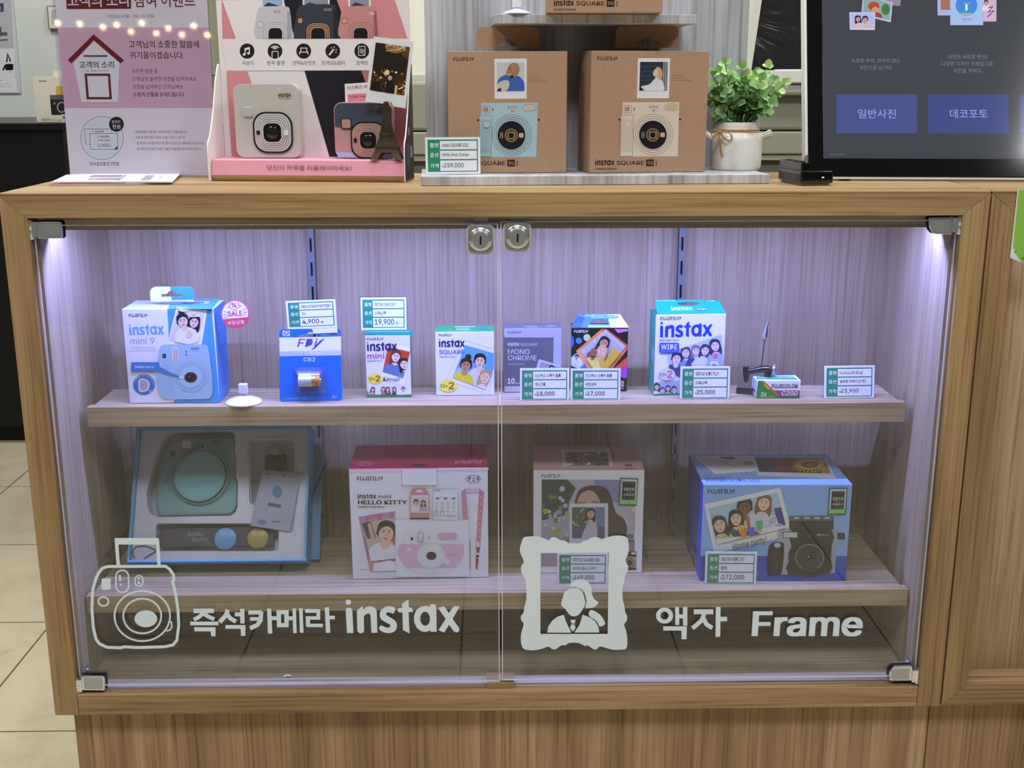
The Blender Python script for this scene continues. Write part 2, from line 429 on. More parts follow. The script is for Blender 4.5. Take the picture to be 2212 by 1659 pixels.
struct('ceiling', MB().box(X0, X1, Y0, Y1, CEIL, CEIL+.05, plaster('grey_ceiling_paint', '#8C8B88', '#979693')))
struct('wall_back', MB().box(X0, X1, Y1, Y1+.08, 0, CEIL, MINT))
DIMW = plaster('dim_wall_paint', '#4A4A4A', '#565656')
struct('wall_front', MB().box(X0, X1, Y0-.08, Y0, 0, CEIL, plaster('grey_wall_paint', '#6E6E6E', '#787878')))
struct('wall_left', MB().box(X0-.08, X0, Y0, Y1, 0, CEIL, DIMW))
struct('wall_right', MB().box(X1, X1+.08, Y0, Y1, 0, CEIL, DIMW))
lampw = mat('#FFF6EA', .5, emit=9.0, name='lit_diffuser')
for i, (x, y) in enumerate(PANELS):
    t = thing('ceiling_light', 'square white ceiling panel light above the shop counter', 'light', (x, y, CEIL), group='ceiling panel lights')
    mk('frame', MB().box(x-.31, x+.31, y-.31, y+.31, CEIL-.02, CEIL-.001, mat('#E8E8E6', .5)), t)
    mk('diffuser', MB().box(x-.29, x+.29, y-.29, y+.29, CEIL-.024, CEIL-.0205, lampw), t)

# ------------------------------------------------------------------ the glass display cabinet (front face y = 0)
CB, CT = .3194, 1.0170            # front bottom, top of counter
HW = .6; ST = .0315; TR = .0303; BR = .0298
IW = .5635                        # inner half width behind the stiles
BY = .2575                        # back panel
cab = thing('display_cabinet', 'long oak display cabinet with two glass doors holding camera boxes', 'cabinet', (0, .15, 0))
FL = CB+BR                        # inner floor
GAP = .0006
mk('counter_top', MB().box(-HW, HW, .0, .306, CT-.0035, CT, oak_h), cab, bevel=.0012)
# front frame, mitred at the top corners, butt-jointed below
def frame_piece(name, pts, m):
    Fp = Face((0, 0, 0), (1, 0, 0), (0, 0, 1))
    return mk(name, MB().prism(Fp, pts, -.0195, 0, m), cab, bevel=.0007)
zt = CT-.0036
frame_piece('top_rail', [(-HW, zt), (HW, zt), (HW-ST, CT-TR), (-HW+ST, CT-TR)], oak_h)
frame_piece('stile', [(-HW, CB), (-HW+ST, CB), (-HW+ST, CT-TR), (-HW, zt-.0003)], oak_v)
frame_piece('stile', [(HW-ST, CB), (HW, CB), (HW, zt-.0003), (HW-ST, CT-TR)], oak_v)
frame_piece('bottom_rail', [(-HW+ST+GAP, CB), (HW-ST-GAP, CB), (HW-ST-GAP, FL), (-HW+ST+GAP, FL)], oak_h)
mk('side_panel', MB().box(-HW, -IW, .0200, .305, CB, CT-.0037, oak_in), cab)
mk('side_panel', MB().box(IW, HW, .0200, .305, CB, CT-.0037, oak_in), cab)
mk('back_panel', MB().box(-IW, IW, BY, BY+.018, CB, CT-.0037, oak_in), cab)
oak_floor = wood('oak_interior_floor', 'x', '#A59680', '#B8A993', '#C9BBA6', seed=6)
mk('bottom_board', MB().box(-IW, IW, .0200, BY, CB, FL, oak_floor), cab)
mk('top_board', MB().box(-IW, IW, .0200, BY, CT-.0302, CT-.0038, oak_floor), cab)
mk('light_batten', MB().box(-IW, IW, .0440, .0580, .9672, .9866, oak_floor), cab, label='wooden batten hiding the light strip')
led = mk('light_strip', MB().box(-.555, .555, LED_Y-.005, LED_Y+.005, LED_Z, LED_Z+.0055, mat('#E9E9EC', .5)), cab, label='white light strip')
dots = MB(); ledm = mat('#CFCBFF', .4, emit=14, name='lit_diode')
for k in range(66):
    x = -.542+k*.01668; dots.box(x-.0022, x+.0022, LED_Y-.0022, LED_Y+.0022, LED_Z-.0014, LED_Z-.0001, ledm)
mk('diodes', dots, led)
mk('door_stop', MB().box(-.0185, .0185, .0060, .0360, FL+.0002, FL+.0080, oak_h), cab)
# recessed plinth
mk('plinth', MB().box(-.583, .594, .021, .30, 0, CB-.0005, oak_low), cab)
# shelves: thick front nosing longer than the board behind
SH = [(.092, .188, .7245, .0275, .5515), (.047, .2535, .4715, .025, .5605)]
SHZ = [SH[0][2], SH[1][2]]
oak_sh = wood('oak_shelf_nosing', 'x', '#A68F72', '#BFA98B', '#D0BC9E', seed=21)
for (y0, y1, z, th, hw) in SH:
    sh = mk('shelf', MB().box(-hw+.0068, hw-.0068, y0+.0142, y1, z-.018, z-.0001, oak_floor), cab)
    mk('nosing', MB().box(-hw, hw, y0, y0+.014, z-th, z, oak_sh), sh, bevel=.0006)
# slotted wall rails with shelf brackets
railm = mat('#83888F', .42, .3, name='galvanised_steel'); slot = mat('#2C2522', .8)
for px in (672, 1473):
    x = ony(px, 520, BY-.006).x
    Fr = Face((x-.0048, BY-.0115, FL+.0003), (1, 0, 0), (0, 0, 1))
    H = .9864-FL
    holes = []; z = H-.022
    while z > .03:
        holes.append([(.0032, z-.0195), (.0062, z-.0195), (.0062, z), (.0032, z)]); z -= .0347
    mb = MB().prism(Fr, [(0, 0), (.0096, 0), (.0096, H), (0, H)], -.0012, 0, railm, holes=holes)
    mb.fbox(Fr, 0, .0010, 0, H, -.0113, -.0013, mat('#3A3C44', .4, .7)).fbox(Fr, .0086, .0096, 0, H, -.0113, -.0013, mat('#3A3C44', .4, .7))
    mb.fbox(Fr, .0012, .0084, 0, H, -.0113, -.0093, slot)
    r = mk('slotted_rail', mb, cab)
    sc = MB(); sc.lathe((x, BY-.0114, .60), [(.0030, 0), (.0030, -.0001), (.0022, .0012)], STEEL, 12, axis=V3((0, -1, 0)))
    mk('screw', sc, r)
    for (y0, y1, z, th, hw) in SH:
        zz = z-.0183
        b = MB(); Fb = Face((x-.0012, BY-.0128, zz), (0, -1, 0), (0, 0, 1)); Lb = (BY-.0128)-y0-.018
        b.prism(Fb, [(0, -.052), (.008, -.050), (.03, -.022), (Lb, -.012), (Lb, 0), (0, 0)], -.0009, .0009, STEEL)
        mk('shelf_bracket', b, cab)
# doors
DG = (.0092, .0142)
DTOP = [ony(600, 484.2, DG[0]).z, ony(1600, 476.5, DG[0]).z]; DBOT = [FL+.0085, FL+.0105]
DX = [(-.5655, ony(1077.2, 900, DG[0]).x), (ony(1082.6, 900, DG[0]).x, .5655)]
INSTAX = []
def _n(pts): return [((x-443)/1004, (528-y)/306) for x, y in pts]
INSTAX.append((_n(arc(469, 249, 24)), []))
INSTAX.append((_n([(443, 325), (447, 306), (458, 298), (472, 296), (487, 299), (497, 306), (502, 325), (506, 522), (449, 522)]), []))
INSTAX.append((_n([(541, 322), (593, 283), (597, 316), (625, 290), (660, 284), (700, 296), (716, 330), (718, 520), (664, 520), (661, 375), (655, 352), (636, 348), (610, 362), (601, 378), (601, 500), (592, 519), (572, 525), (550, 518), (541, 500)]), []))
INSTAX.append((_n(spline([(880, 303), (862, 348), (835, 340), (812, 338), (798, 346), (800, 360), (815, 372), (860, 398), (885, 425), (892, 460), (880, 495), (850, 517), (810, 522), (765, 512), (738, 492), (736, 468), (752, 455), (770, 460), (800, 473), (825, 470), (833, 458), (825, 443), (795, 428), (757, 402), (742, 372), (748, 330), (780, 297), (820, 284), (850, 288)], 3)), []))
INSTAX.append((_n([(940, 262), (997, 224), (997, 292), (1022, 296), (1038, 334), (996, 336), (1002, 527), (944, 494), (942, 340), (910, 338), (898, 322), (905, 302), (940, 298)]), []))
INSTAX.append((_n([(1180, 288), (1187, 272), (1199, 266), (1212, 264), (1226, 267), (1236, 275), (1241, 300), (1242, 510), (1187, 510), (1183, 498), (1150, 512), (1110, 508), (1070, 480), (1045, 430), (1042, 375), (1062, 322), (1100, 290), (1145, 280)]), [_n(arc(1141, 394, 43, 62))]))
INSTAX.append((_n([(1255, 297), (1310, 284), (1350, 344), (1395, 284), (1447, 284), (1384, 395), (1443, 480), (1440, 505), (1418, 517), (1395, 508), (1352, 448), (1308, 518), (1258, 496), (1322, 396)]), []))
VINYL = mat('#DCE9F2', .45, name='white_vinyl')
doors = []
for i in (0, 1):
    x0, x1 = DX[i]; z0, z1 = DBOT[i], DTOP[i]
    g = MB()
    P = [(x0, DG[0], z0), (x1, DG[0], z0), (x1, DG[1], z0), (x0, DG[1], z0), (x0, DG[0], z1), (x1, DG[0], z1), (x1, DG[1], z1), (x0, DG[1], z1)]
    g.hexa(P, GLASS, [EDGE, EDGE, GLASS, EDGE, GLASS, EDGE])
    e = .0011; y_ = (DG[0]-.0002, DG[0]-.00002)
    g.box(x0, x1, *y_, z1-e, z1, EDGE).box(x0, x1, *y_, z0, z0+e, EDGE).box(x0, x0+e, *y_, z0+e, z1-e, EDGE).box(x1-e, x1, *y_, z0+e, z1-e, EDGE)
    d = mk('door', g, cab, label=['left glass door with camera emblem decal', 'right glass door with picture frame decal'][i])
    doors.append(d)
    # hinges top and bottom on the outer edge
    sgn = -1 if i == 0 else 1
    for (crop, pl) in ((('X', 0), ('Y', 0)) if i == 0 else (('W', 0), ('Z', 0))):
        Fh = Face((0, DG[0]-.0002, 0), (1, 0, 0), (0, 0, 1)); a = Art(Fh, crop)
        if crop == 'X': plate = [(445, 200), (985, 198), (1030, 215), (1052, 260), (1072, 540), (1062, 585), (1030, 602), (470, 602)]; kn = (285, 165, 320, 625); shadow = (1045, 200, 1115, 580)
        elif crop == 'Y': plate = [(345, 770), (400, 752), (985, 757), (1008, 790), (1020, 1130), (1005, 1158), (385, 1150)]; kn = (210, 820, 240, 1245); shadow = None
        elif crop == 'W': plate = [(1620, 150), (1215, 160), (1205, 180), (1205, 300), (1225, 380), (1280, 440), (1380, 460), (1620, 458)]; kn = (1765, 130, 1745, 462)
        else: plate = [(1060, 445), (600, 455), (540, 490), (470, 580), (470, 770), (490, 805), (1040, 800)]; kn = (1190, 500, 1165, 880)
        pu = [a.pt(q) for q in plate]
        h = mk('hinge', MB().prism(Fh, pu, 0, .0042, CHROME), d, bevel=.0009, label='chrome glass hinge')
        cxp = sum(q[0] for q in pu)/len(pu); czp = sum(q[1] for q in pu)/len(pu)
        mk('hinge_inset', MB().prism(Fh, [(cxp+(q[0]-cxp)*.80, czp+(q[1]-czp)*.78) for q in pu], .0043, .0047, mat('#A9AEB0', .34, .6)), d)
        # rear clamp plate behind the glass, slightly larger
        Fk = Face((0, DG[1]+.0002, 0), (1, 0, 0), (0, 0, 1))
        mk('hinge_clamp', MB().prism(Fk, [(cxp+(q[0]-cxp)*1.06, czp+(q[1]-czp)*1.08) for q in pu], -.003, 0, mat('#1B1B28', .3, .6)), d, bevel=.0005)
        kx = (a.pt((kn[0], kn[1]))[0]+a.pt((kn[2], kn[3]))[0])/2; kz1 = a.pt((kn[0], kn[1]))[1]; kz0 = a.pt((kn[2], kn[3]))[1]
        zm = (kz0+kz1)/2
        kb = MB().lathe((kx, .0062, kz0), [(.0033, 0), (.0036, .0006), (.0036, zm-kz0-.0004), (.0033, zm-kz0-.0001)], CHROME, 16)
        kb.lathe((kx, .0062, zm), [(.0033, .0001), (.0036, .0006), (.0036, kz1-zm-.0006), (.0033, kz1-zm)], CHROME, 16)
        xp = pu[0][0]
        kb.box(min(kx, xp), max(kx, xp)+.0004, .0038, .0068, kz0+.003, kz1-.002, CHROME)
        mk('hinge_knuckle', kb, d, smooth=True)
        if crop in 'YZ':   # screwed cranked plate on the inner wall
            xw = sgn*(IW-.0006); zb = FL+.0
            p = MB().box(min(xw, xw-sgn*.0014), max(xw, xw-sgn*.0014), .0150, .0400, zb+.012, zb+.030, STEEL)
            p.lathe((xw-sgn*.0015, .031, zb+.021), [(.0034, 0), (.0032, .0012), (.001, .0016)], CHROME, 14, axis=V3((-sgn, 0, 0)))
            mk('hinge_plate', p, cab)
    # lock
    lx = [(612, 915, 258, 580, 764, 420), (1052, 1348, 226, 548, 1204, 390)][i]
    Fl = Face((0, DG[0]-.0002, 0), (1, 0, 0), (0, 0, 1)); a = Art(Fl, 'H')
    u0, v1 = a.pt((lx[0], lx[2])); u1, v0 = a.pt((lx[1], lx[3]))
    pl = mk('lock', MB().prism(Fl, rrect(u0, v0, u1, v1, .0055), 0, .0012, CHROME), d, bevel=.0004, label='chrome cam lock')
    mk('lock_gasket', MB().prism(Fl, rrect(u0-.0018, v0-.0022, u1+.0018, v1+.0005, .007), -.0001, .0003, mat('#C9C9D4', .3)), d)
    cx, cz = a.pt((lx[4], lx[5]))
    cyl = MB().lathe((cx, DG[0]-.0014, cz), [(.0147, 0), (.0145, .003), (.0130, .0042), (.0122, .0043), (.0116, .0098), (.0100, .0112)], CHROME, 40, axis=V3((0, -1, 0)))
    mk('lock_barrel', cyl, d, smooth=True)
    fy = DG[0]-.0014-.0112
    mk('keyhole', MB().box(cx-.0010, cx+.0010, fy-.0003, fy+.001, cz-.0055, cz+.0050, BLACKP), d)
    Ft = Face((0, .0055, 0), (1, 0, 0), (0, 0, 1)); at = Art(Ft, 'H')
    e0, e1 = ((502, 970), (1004, 1465))[i]
    ua = at.pt((e0, 190))[0]; ub = at.pt((e1, 190))[0]
    mk('lock_striker', MB().box(ua, ub, .0015, .018, CT-TR-.0012, CT-TR-.0002, STEEL), cab)
    mk('lock_cam', MB().box(cx-.009, cx+.009, .0145, .0165, cz, CT-TR-.0016, STEEL), d)
# decals on the outer side of the glass
FG = Face((0, DG[0]-.00008, 0), (1, 0, 0), (0, 0, 1))
a = Art(FG, 'R', base=.0001)
a.mat = lambda c: VINYL
a.poly([(503, 92), (512, 87), (872, 87), (882, 95), (898, 318), (868, 318), (858, 143), (537, 143), (550, 318), (520, 318)], 'v')
body = [(445, 330), (400, 345), (368, 385), (345, 430), (318, 530), (310, 690), (322, 850), (345, 950), (375, 990), (440, 1020), (560, 1024), (585, 1015), (700, 1022), (930, 1015), (1000, 1000), (1035, 960), (1052, 830), (1045, 700), (1025, 560), (1000, 465), (1010, 440), (1005, 400), (975, 355), (940, 328)]
a.outline(body, 25, 'v')
a.rr(392, 430, 472, 530, 14, 'v')
a.outline(rrect(516, 363, 624, 550, 52, 8), 13, 'v'); a.line([(548, 402), (553, 455)], 19, 'v'); a.ell(556, 484, 10, 10, 'v')
a.outline(rrect(679, 407, 745, 497, 32, 7), 11, 'v'); a.ell(711, 430, 11, 11, 'v'); a.ell(712, 469, 11, 11, 'v')
a.ring(409, 628, 43, 38, 15, 'v'); a.ring(741, 752, 237, 214, 15, 'v', 56); a.ring(741, 752, 162, 148, 15, 'v', 48)
a.ell(771, 775, 97, 72, 'v', 36); a.line([(965, 795), (990, 805), (994, 845), (975, 872), (945, 880)], 13, 'v')
a.done('camera_emblem', doors[0], label='white vinyl line drawing of an instant camera')
a = Art(FG, 'S', base=.0001); a.mat = lambda c: VINYL
a.glyphs(INSTAX, 443, 528, 1447, 306, 'v')
Kr = (120, 1140, 3.95)
a.cr = CROPS['R']
# hangul lettering drawn as strokes
w = 40
a.rect(1178, 690, 1352, 728, 'v'); a.line([(1262, 725), (1225, 760), (1180, 785)], 34, 'v'); a.line([(1268, 735), (1305, 758), (1355, 780)], 34, 'v')
a.rect(1150, 800, 1390, 832, 'v'); a.rect(1185, 848, 1365, 884, 'v'); a.poly([(1322, 860), (1365, 860), (1365, 926), (1328, 926)], 'v')
a.line([(1470, 698), (1455, 745), (1400, 805)], 38, 'v'); a.line([(1462, 730), (1490, 770), (1540, 800)], 36, 'v'); a.rect(1530, 720, 1590, 755, 'v'); a.poly([(1575, 690), (1612, 690), (1614, 815), (1578, 815)], 'v')
a.rect(1450, 830, 1620, 862, 'v'); a.poly([(1578, 840), (1620, 840), (1620, 922), (1582, 922)], 'v')
a.rect(1645, 705, 1760, 740, 'v'); a.line([(1755, 715), (1750, 790), (1720, 830), (1660, 858)], 36, 'v'); a.rect(1660, 762, 1750, 792, 'v'); a.poly([(1805, 690), (1840, 690), (1850, 902), (1812, 902)], 'v'); a.rect(1840, 755, 1890, 788, 'v')
a.poly([(1885, 702), (1990, 702), (1990, 848), (1890, 848)], 'v', [[(1925, 738), (1952, 738), (1952, 812), (1925, 812)]]); a.rect(1985, 755, 2032, 788, 'v'); a.poly([(2022, 688), (2052, 688), (2058, 898), (2028, 898)], 'v'); a.poly([(2078, 686), (2108, 686), (2116, 896), (2085, 896)], 'v')
a.cr = CROPS['S']
a.rect(80, 310, 210, 343, 'v'); a.rect(178, 320, 212, 400, 'v'); a.rect(85, 372, 212, 403, 'v'); a.rect(85, 380, 122, 460, 'v'); a.rect(92, 438, 235, 468, 'v')
a.poly([(252, 294), (290, 294), (302, 520), (262, 520)], 'v'); a.rect(294, 368, 342, 400, 'v')
a.done('white_lettering', doors[0], label='white vinyl lettering')
a = Art(FG, 'T', base=.0001); a.mat = lambda c: VINYL
fo = [(225, 205), (245, 185), (300, 178), (370, 178), (430, 195), (490, 215), (505, 192), (540, 186), (575, 198), (600, 215), (640, 218), (690, 245), (800, 245), (830, 222), (870, 218), (900, 195), (940, 183), (985, 190), (1005, 212), (1060, 190), (1130, 172), (1200, 170), (1255, 185), (1275, 215), (1283, 290), (1275, 350), (1250, 420), (1275, 470), (1272, 520), (1250, 560), (1240, 610), (1222, 690), (1220, 790), (1240, 880), (1245, 930), (1265, 970), (1260, 1020), (1235, 1055), (1258, 1130), (1268, 1210), (1262, 1280), (1235, 1302), (1120, 1305), (1000, 1273), (965, 1300), (930, 1300), (865, 1258), (855, 1273), (785, 1240), (690, 1238), (650, 1262), (608, 1262), (560, 1298), (515, 1298), (485, 1275), (420, 1295), (340, 1312), (260, 1305), (225, 1285), (208, 1220), (212, 1140), (235, 1050), (210, 1010), (210, 965), (235, 935), (240, 890), (262, 800), (262, 690), (250, 605), (230, 570), (210, 520), (215, 465), (238, 430), (205, 350), (198, 300), (210, 250)]
a.poly(spline(fo, 3), 'v', [[(402, 345), (1083, 340), (1072, 1148), (402, 1148)]])
a.poly(spline([(628, 780), (640, 735), (680, 705), (735, 695), (790, 705), (825, 745), (840, 800), (850, 840), (835, 880), (800, 940), (765, 968), (725, 973), (690, 955), (650, 900), (615, 870), (610, 838)], 3), 'v')
a.poly(spline([(697, 675), (710, 640), (760, 610), (820, 606), (870, 625), (905, 680), (918, 760), (940, 805), (980, 835), (945, 875), (900, 890), (850, 885), (862, 830), (850, 760), (820, 705), (760, 680)], 3), 'v')
a.poly([(470, 1135), (480, 1075), (520, 1015), (575, 975), (635, 958), (655, 1020), (705, 1128), (705, 1136)], 'v')
a.poly([(740, 1134), (790, 1060), (822, 957), (900, 985), (950, 1025), (980, 1080), (987, 1134)], 'v')
a.poly([(700, 1008), (752, 1006), (742, 1045), (712, 1045)], 'v'); a.poly([(710, 1053), (742, 1052), (752, 1088), (726, 1125), (697, 1088)], 'v')
a.poly(spline([(905, 908), (975, 940), (1020, 985), (1045, 1050), (990, 1073), (960, 1020), (885, 965)], 3), 'v')
a.done('portrait_emblem', doors[1], label='white vinyl picture frame with a couple')
a = Art(FG, 'U', base=.0001); a.mat = lambda c: VINYL
a.poly(arc(192, 310, 64, 60), 'v', [arc(192, 310, 30, 30)]); a.poly([(270, 246), (300, 246), (302, 380), (272, 380)], 'v'); a.rect(295, 300, 340, 330, 'v'); a.poly([(328, 246), (362, 246), (362, 384), (330, 384)], 'v')
a.rect(182, 390, 358, 422, 'v'); a.poly([(318, 400), (358, 400), (356, 486), (318, 486)], 'v')
a.rect(410, 263, 556, 300, 'v'); a.line([(488, 295), (470, 345), (400, 405)], 32, 'v'); a.line([(482, 330), (505, 375), (548, 402)], 32, 'v'); a.poly([(574, 246), (610, 246), (608, 468), (572, 468)], 'v'); a.rect(605, 318, 658, 352, 'v')
a.done('white_lettering', doors[1], label='white vinyl lettering')
a = Art(FG, 'U', base=.0001); a.mat = lambda c: VINYL
a.text('Frame', 840, 466, 1664, 188, 'v', bold=.055)
a.done('white_lettering', doors[1], label='white vinyl lettering')

# ------------------------------------------------------------------ the neighbouring cabinet on the right (open niche)
xr = HW+.0022
cb2 = thing('neighbour_cabinet', 'oak cabinet with an open lit niche at the right edge', 'cabinet', (1.0, .15, 0))
Fp = Face((0, 0, 0), (1, 0, 0), (0, 0, 1)); W2 = 1.25; NT = .0325; x2 = xr+W2
mk('counter_top', MB().box(xr, x2, 0, .306, CT-.0035, CT, oak_h), cb2, bevel=.0012)
nb = CB+.0005
for nm, pts, m in (('top_rail', [(xr, zt), (x2, zt), (x2-NT, CT-TR), (xr+NT, CT-TR)], oak_h), ('stile', [(xr, nb), (xr+NT, nb+NT), (xr+NT, CT-TR), (xr, zt-.0003)], oak_v),
                  ('stile', [(x2-NT, nb+NT), (x2, nb), (x2, zt-.0003), (x2-NT, CT-TR)], oak_v), ('bottom_rail', [(xr+.0004, nb), (x2-.0004, nb), (x2-NT, nb+NT), (xr+NT, nb+NT)], oak_h)):
    mk(nm, MB().prism(Fp, pts, -.0195, 0, m), cb2, bevel=.0007)
mk('side_panel', MB().box(xr, xr+NT, .02, .305, nb, CT-.0037, oak_v), cb2); mk('side_panel', MB().box(x2-NT, x2, .02, .305, nb, CT-.0037, oak_v), cb2)
mk('back_panel', MB().box(xr+NT, x2-NT, .042, .060, nb, CT-.0037, wood('oak_niche_back', 'z', '#A3876A', '#B99E7E', '#CDB593', seed=31)), cb2)
mk('bottom_board', MB().box(xr+NT, x2-NT, .02, .0418, nb, nb+NT, oak_h), cb2)
mk('plinth', MB().box(.5955, x2-.006, .021, .30, 0, CB-.0005, oak_low), cb2)
area('niche_light', (xr+W2/2, .030, CT-TR-.004), 1.1, .006, 1.6, (.62, .58, 1.0))
# green printed sheet taped over the niche
Fs = Face((0, -.0016, 0), (1, 0, 0), (0, 0, 1)); a = Art(Fs, 'G')
sheet = thing('green_sheet', 'lime green printed sheet taped over the niche at the right edge', 'sign', (.72, -.001, .9))
pts = [a.pt(q) for q in [(990, 32), (1260, 20), (1260, 610), (1100, 590), (1010, 550), (935, 522)]]
mk('sheet', MB().prism(Fs, pts, -.0006, 0, mat('#D9DEE0', .4)), sheet)
a.poly([(997, 34), (1255, 22), (1255, 600), (1100, 580), (1015, 552), (975, 490), (955, 440)], '#8CC152'); a.poly([(975, 490), (985, 520), (1015, 552), (1000, 548), (940, 520), (955, 440)], '#DDE1E6')
a.poly([(963, 470), (975, 482), (970, 490)], '#1E1E1E'); a.line([(1015, 523), (1060, 530)], 6, '#1E1E1E')
a.done('printed_design', sheet)
# ------------------------------------------------------------------ cartons, tags and printed people
def px(k, x, y): c = CROPS[k]; return (c[0]+x/c[2], c[1]+y/c[2])
def carton(name, label, cat, crop, bl, br, z, tl, depth, cols, group=None, bevel=.0007, part='carton'):
    """upright box: bottom front corners on the surface z, height from the top-left corner; cols front, top, right, left"""
    A = onz(*px(crop, *bl), z); B = onz(*px(crop, *br), z); U = (B-A).normalized(); w = (B-A).length
    F = Face(A, U, (0, 0, 1)); h = F.uv(*px(crop, *tl))[1]; N = F.N
    cen = A+U*(w/2)-N*(depth/2)
    root = thing(name, label, cat, cen, math.atan2(U.y, U.x), group)
    a, b = A, B; c, d = B-N*depth, A-N*depth; T = V3((0, 0, h)); e = V3((0, 0, .0003))
    m = [mat(x, .42) if isinstance(x, str) else x for x in cols]
    mk(part, MB().hexa([a+e, b+e, c+e, d+e, a+T, b+T, c+T, d+T], m[0], [m[0], m[1], m[0], m[2], m[0], m[3]]), root, bevel=bevel)
    return dict(root=root, F=F, w=w, h=h, d=depth, T=Face(A+T, U, -N), R=Face(B, -N, (0, 0, 1)), L=Face(A-N*depth, N, (0, 0, 1)), z=z)
def tag_print(F, w, h, rows, root, cut=0.0, tint='#E6E8F1', name='tag_print'):
    """price label: green left column, three white cells; local coordinates"""
    a = Art(F, local=True, rough=.4); H = h/(1-cut)
    Y = lambda v: h-v*H
    R = lambda u0, v0, u1, v1, c: a.poly([(u0*w, max(Y(v1), .0004)), (u1*w, max(Y(v1), .0004)), (u1*w, Y(v0)), (u0*w, Y(v0))], c)
    R(.0, .0, 1, 1, tint)
    R(.04, .062, .955, .925, '#2B8A6C'); cells = ((.10, .325), (.36, .585), (.62, .90))
    for v0, v1 in cells: R(.265, v0, .935, v1, tint)
    for (v0, v1), k, (t, uw, col, hh) in zip(cells, ('품명', '옵션', '가격'), rows):
        m = (v0+v1)/2
        if Y(m+.065) > 0: a_text(a, k, .085*w, Y(m+.06), .235*w, .12*H, '#F4F7F5', .012)
        if t:
            u0 = .305
            if t[0] == '₩': a_text(a, 'w', .30*w, Y(m+.05), .335*w, .06*H, col, .02); u0 = .335; t = t[1:]
            suf = None
            if t.endswith('원'): t = t[:-1]; suf = '원'
            a_text(a, t, u0*w, Y(m+hh*.5), (u0+uw)*w, hh*H, col, .004 if hh < .13 else .012)
            if suf: a_text(a, suf, (u0+uw+.03)*w, Y(m+.06), (u0+uw+.085)*w, .075*H, col, .004)
    return a.done(name, root)
def a_text(a, t, x0, y0, x1, h, c, bold=0.0):
    vs, fs = text_geo(t, bold)
    if not vs: return
    d = a._layer([(x0, y0), (x1, y0), (x1, y0+h), (x0, y0+h)])
    a.mb.add([a.f.p(x0+(x1-x0)*x, y0+h*y, d+z) for x, y, z in vs], fs, a.mat(c))
def price_tag(label, crop, bl, br, z, tl, rows, lean=4, holder='card', cut=0.0, Yfix=None, tint='#E6E8F1', group='printed price tags', feet=True):
    if Yfix is None: A = onz(*px(crop, *bl), z); B = onz(*px(crop, *br), z)
    else: A = ony(*px(crop, *bl), Yfix); B = ony(*px(crop, *br), Yfix)
    U = (B-A).normalized(); w = (B-A).length; n0 = U.cross(V3((0, 0, 1))) if abs(U.z) < .5 else V3((0, -1, 0))
    t = math.radians(lean); up = (V3((0, 0, 1))*math.cos(t) - n0.normalized()*math.sin(t))
    F = Face(A, U, up); h = F.uv(*px(crop, *tl))[1]
    root = thing('price_tag', label, 'price tag', A+U*(w/2), math.atan2(U.y, U.x), group)
    b = MB()
    if holder == 'acrylic':
        b.fbox(F, -.0016, w+.0016, .0003, h+.0016, -.0030, -.0016, ACRYL)
        mk('clear_back', b, root)
        b = MB(); b.fbox(F, 0, w, .0004, h, -.0012, -.0002, mat(tint, .5)); mk('card', b, root)
    else:
        b.fbox(F, 0, w, .0004, h, -.0008, 0, mat(tint, .5)); mk('card', b, root)
    if feet:   # folded rear strut that lets the card stand
        P = F.p; s = MB(); back = -n0.normalized()
        q = [P(w*.3, h*.6, -.0016), P(w*.7, h*.6, -.0016)]
        g = [V3((q[0].x, q[0].y, z+.0004))+back*.016, V3((q[1].x, q[1].y, z+.0004))+back*.016]
        off = back*.0006
        s.hexa([g[0], g[1], g[1]+off, g[0]+off, q[0], q[1], q[1]+off, q[0]+off], mat(tint, .5)); mk('strut', s, root)
    tag_print(F, w, h, rows, root, cut, tint)
    return dict(root=root, F=F, w=w, h=h)
DK = '#23222E'
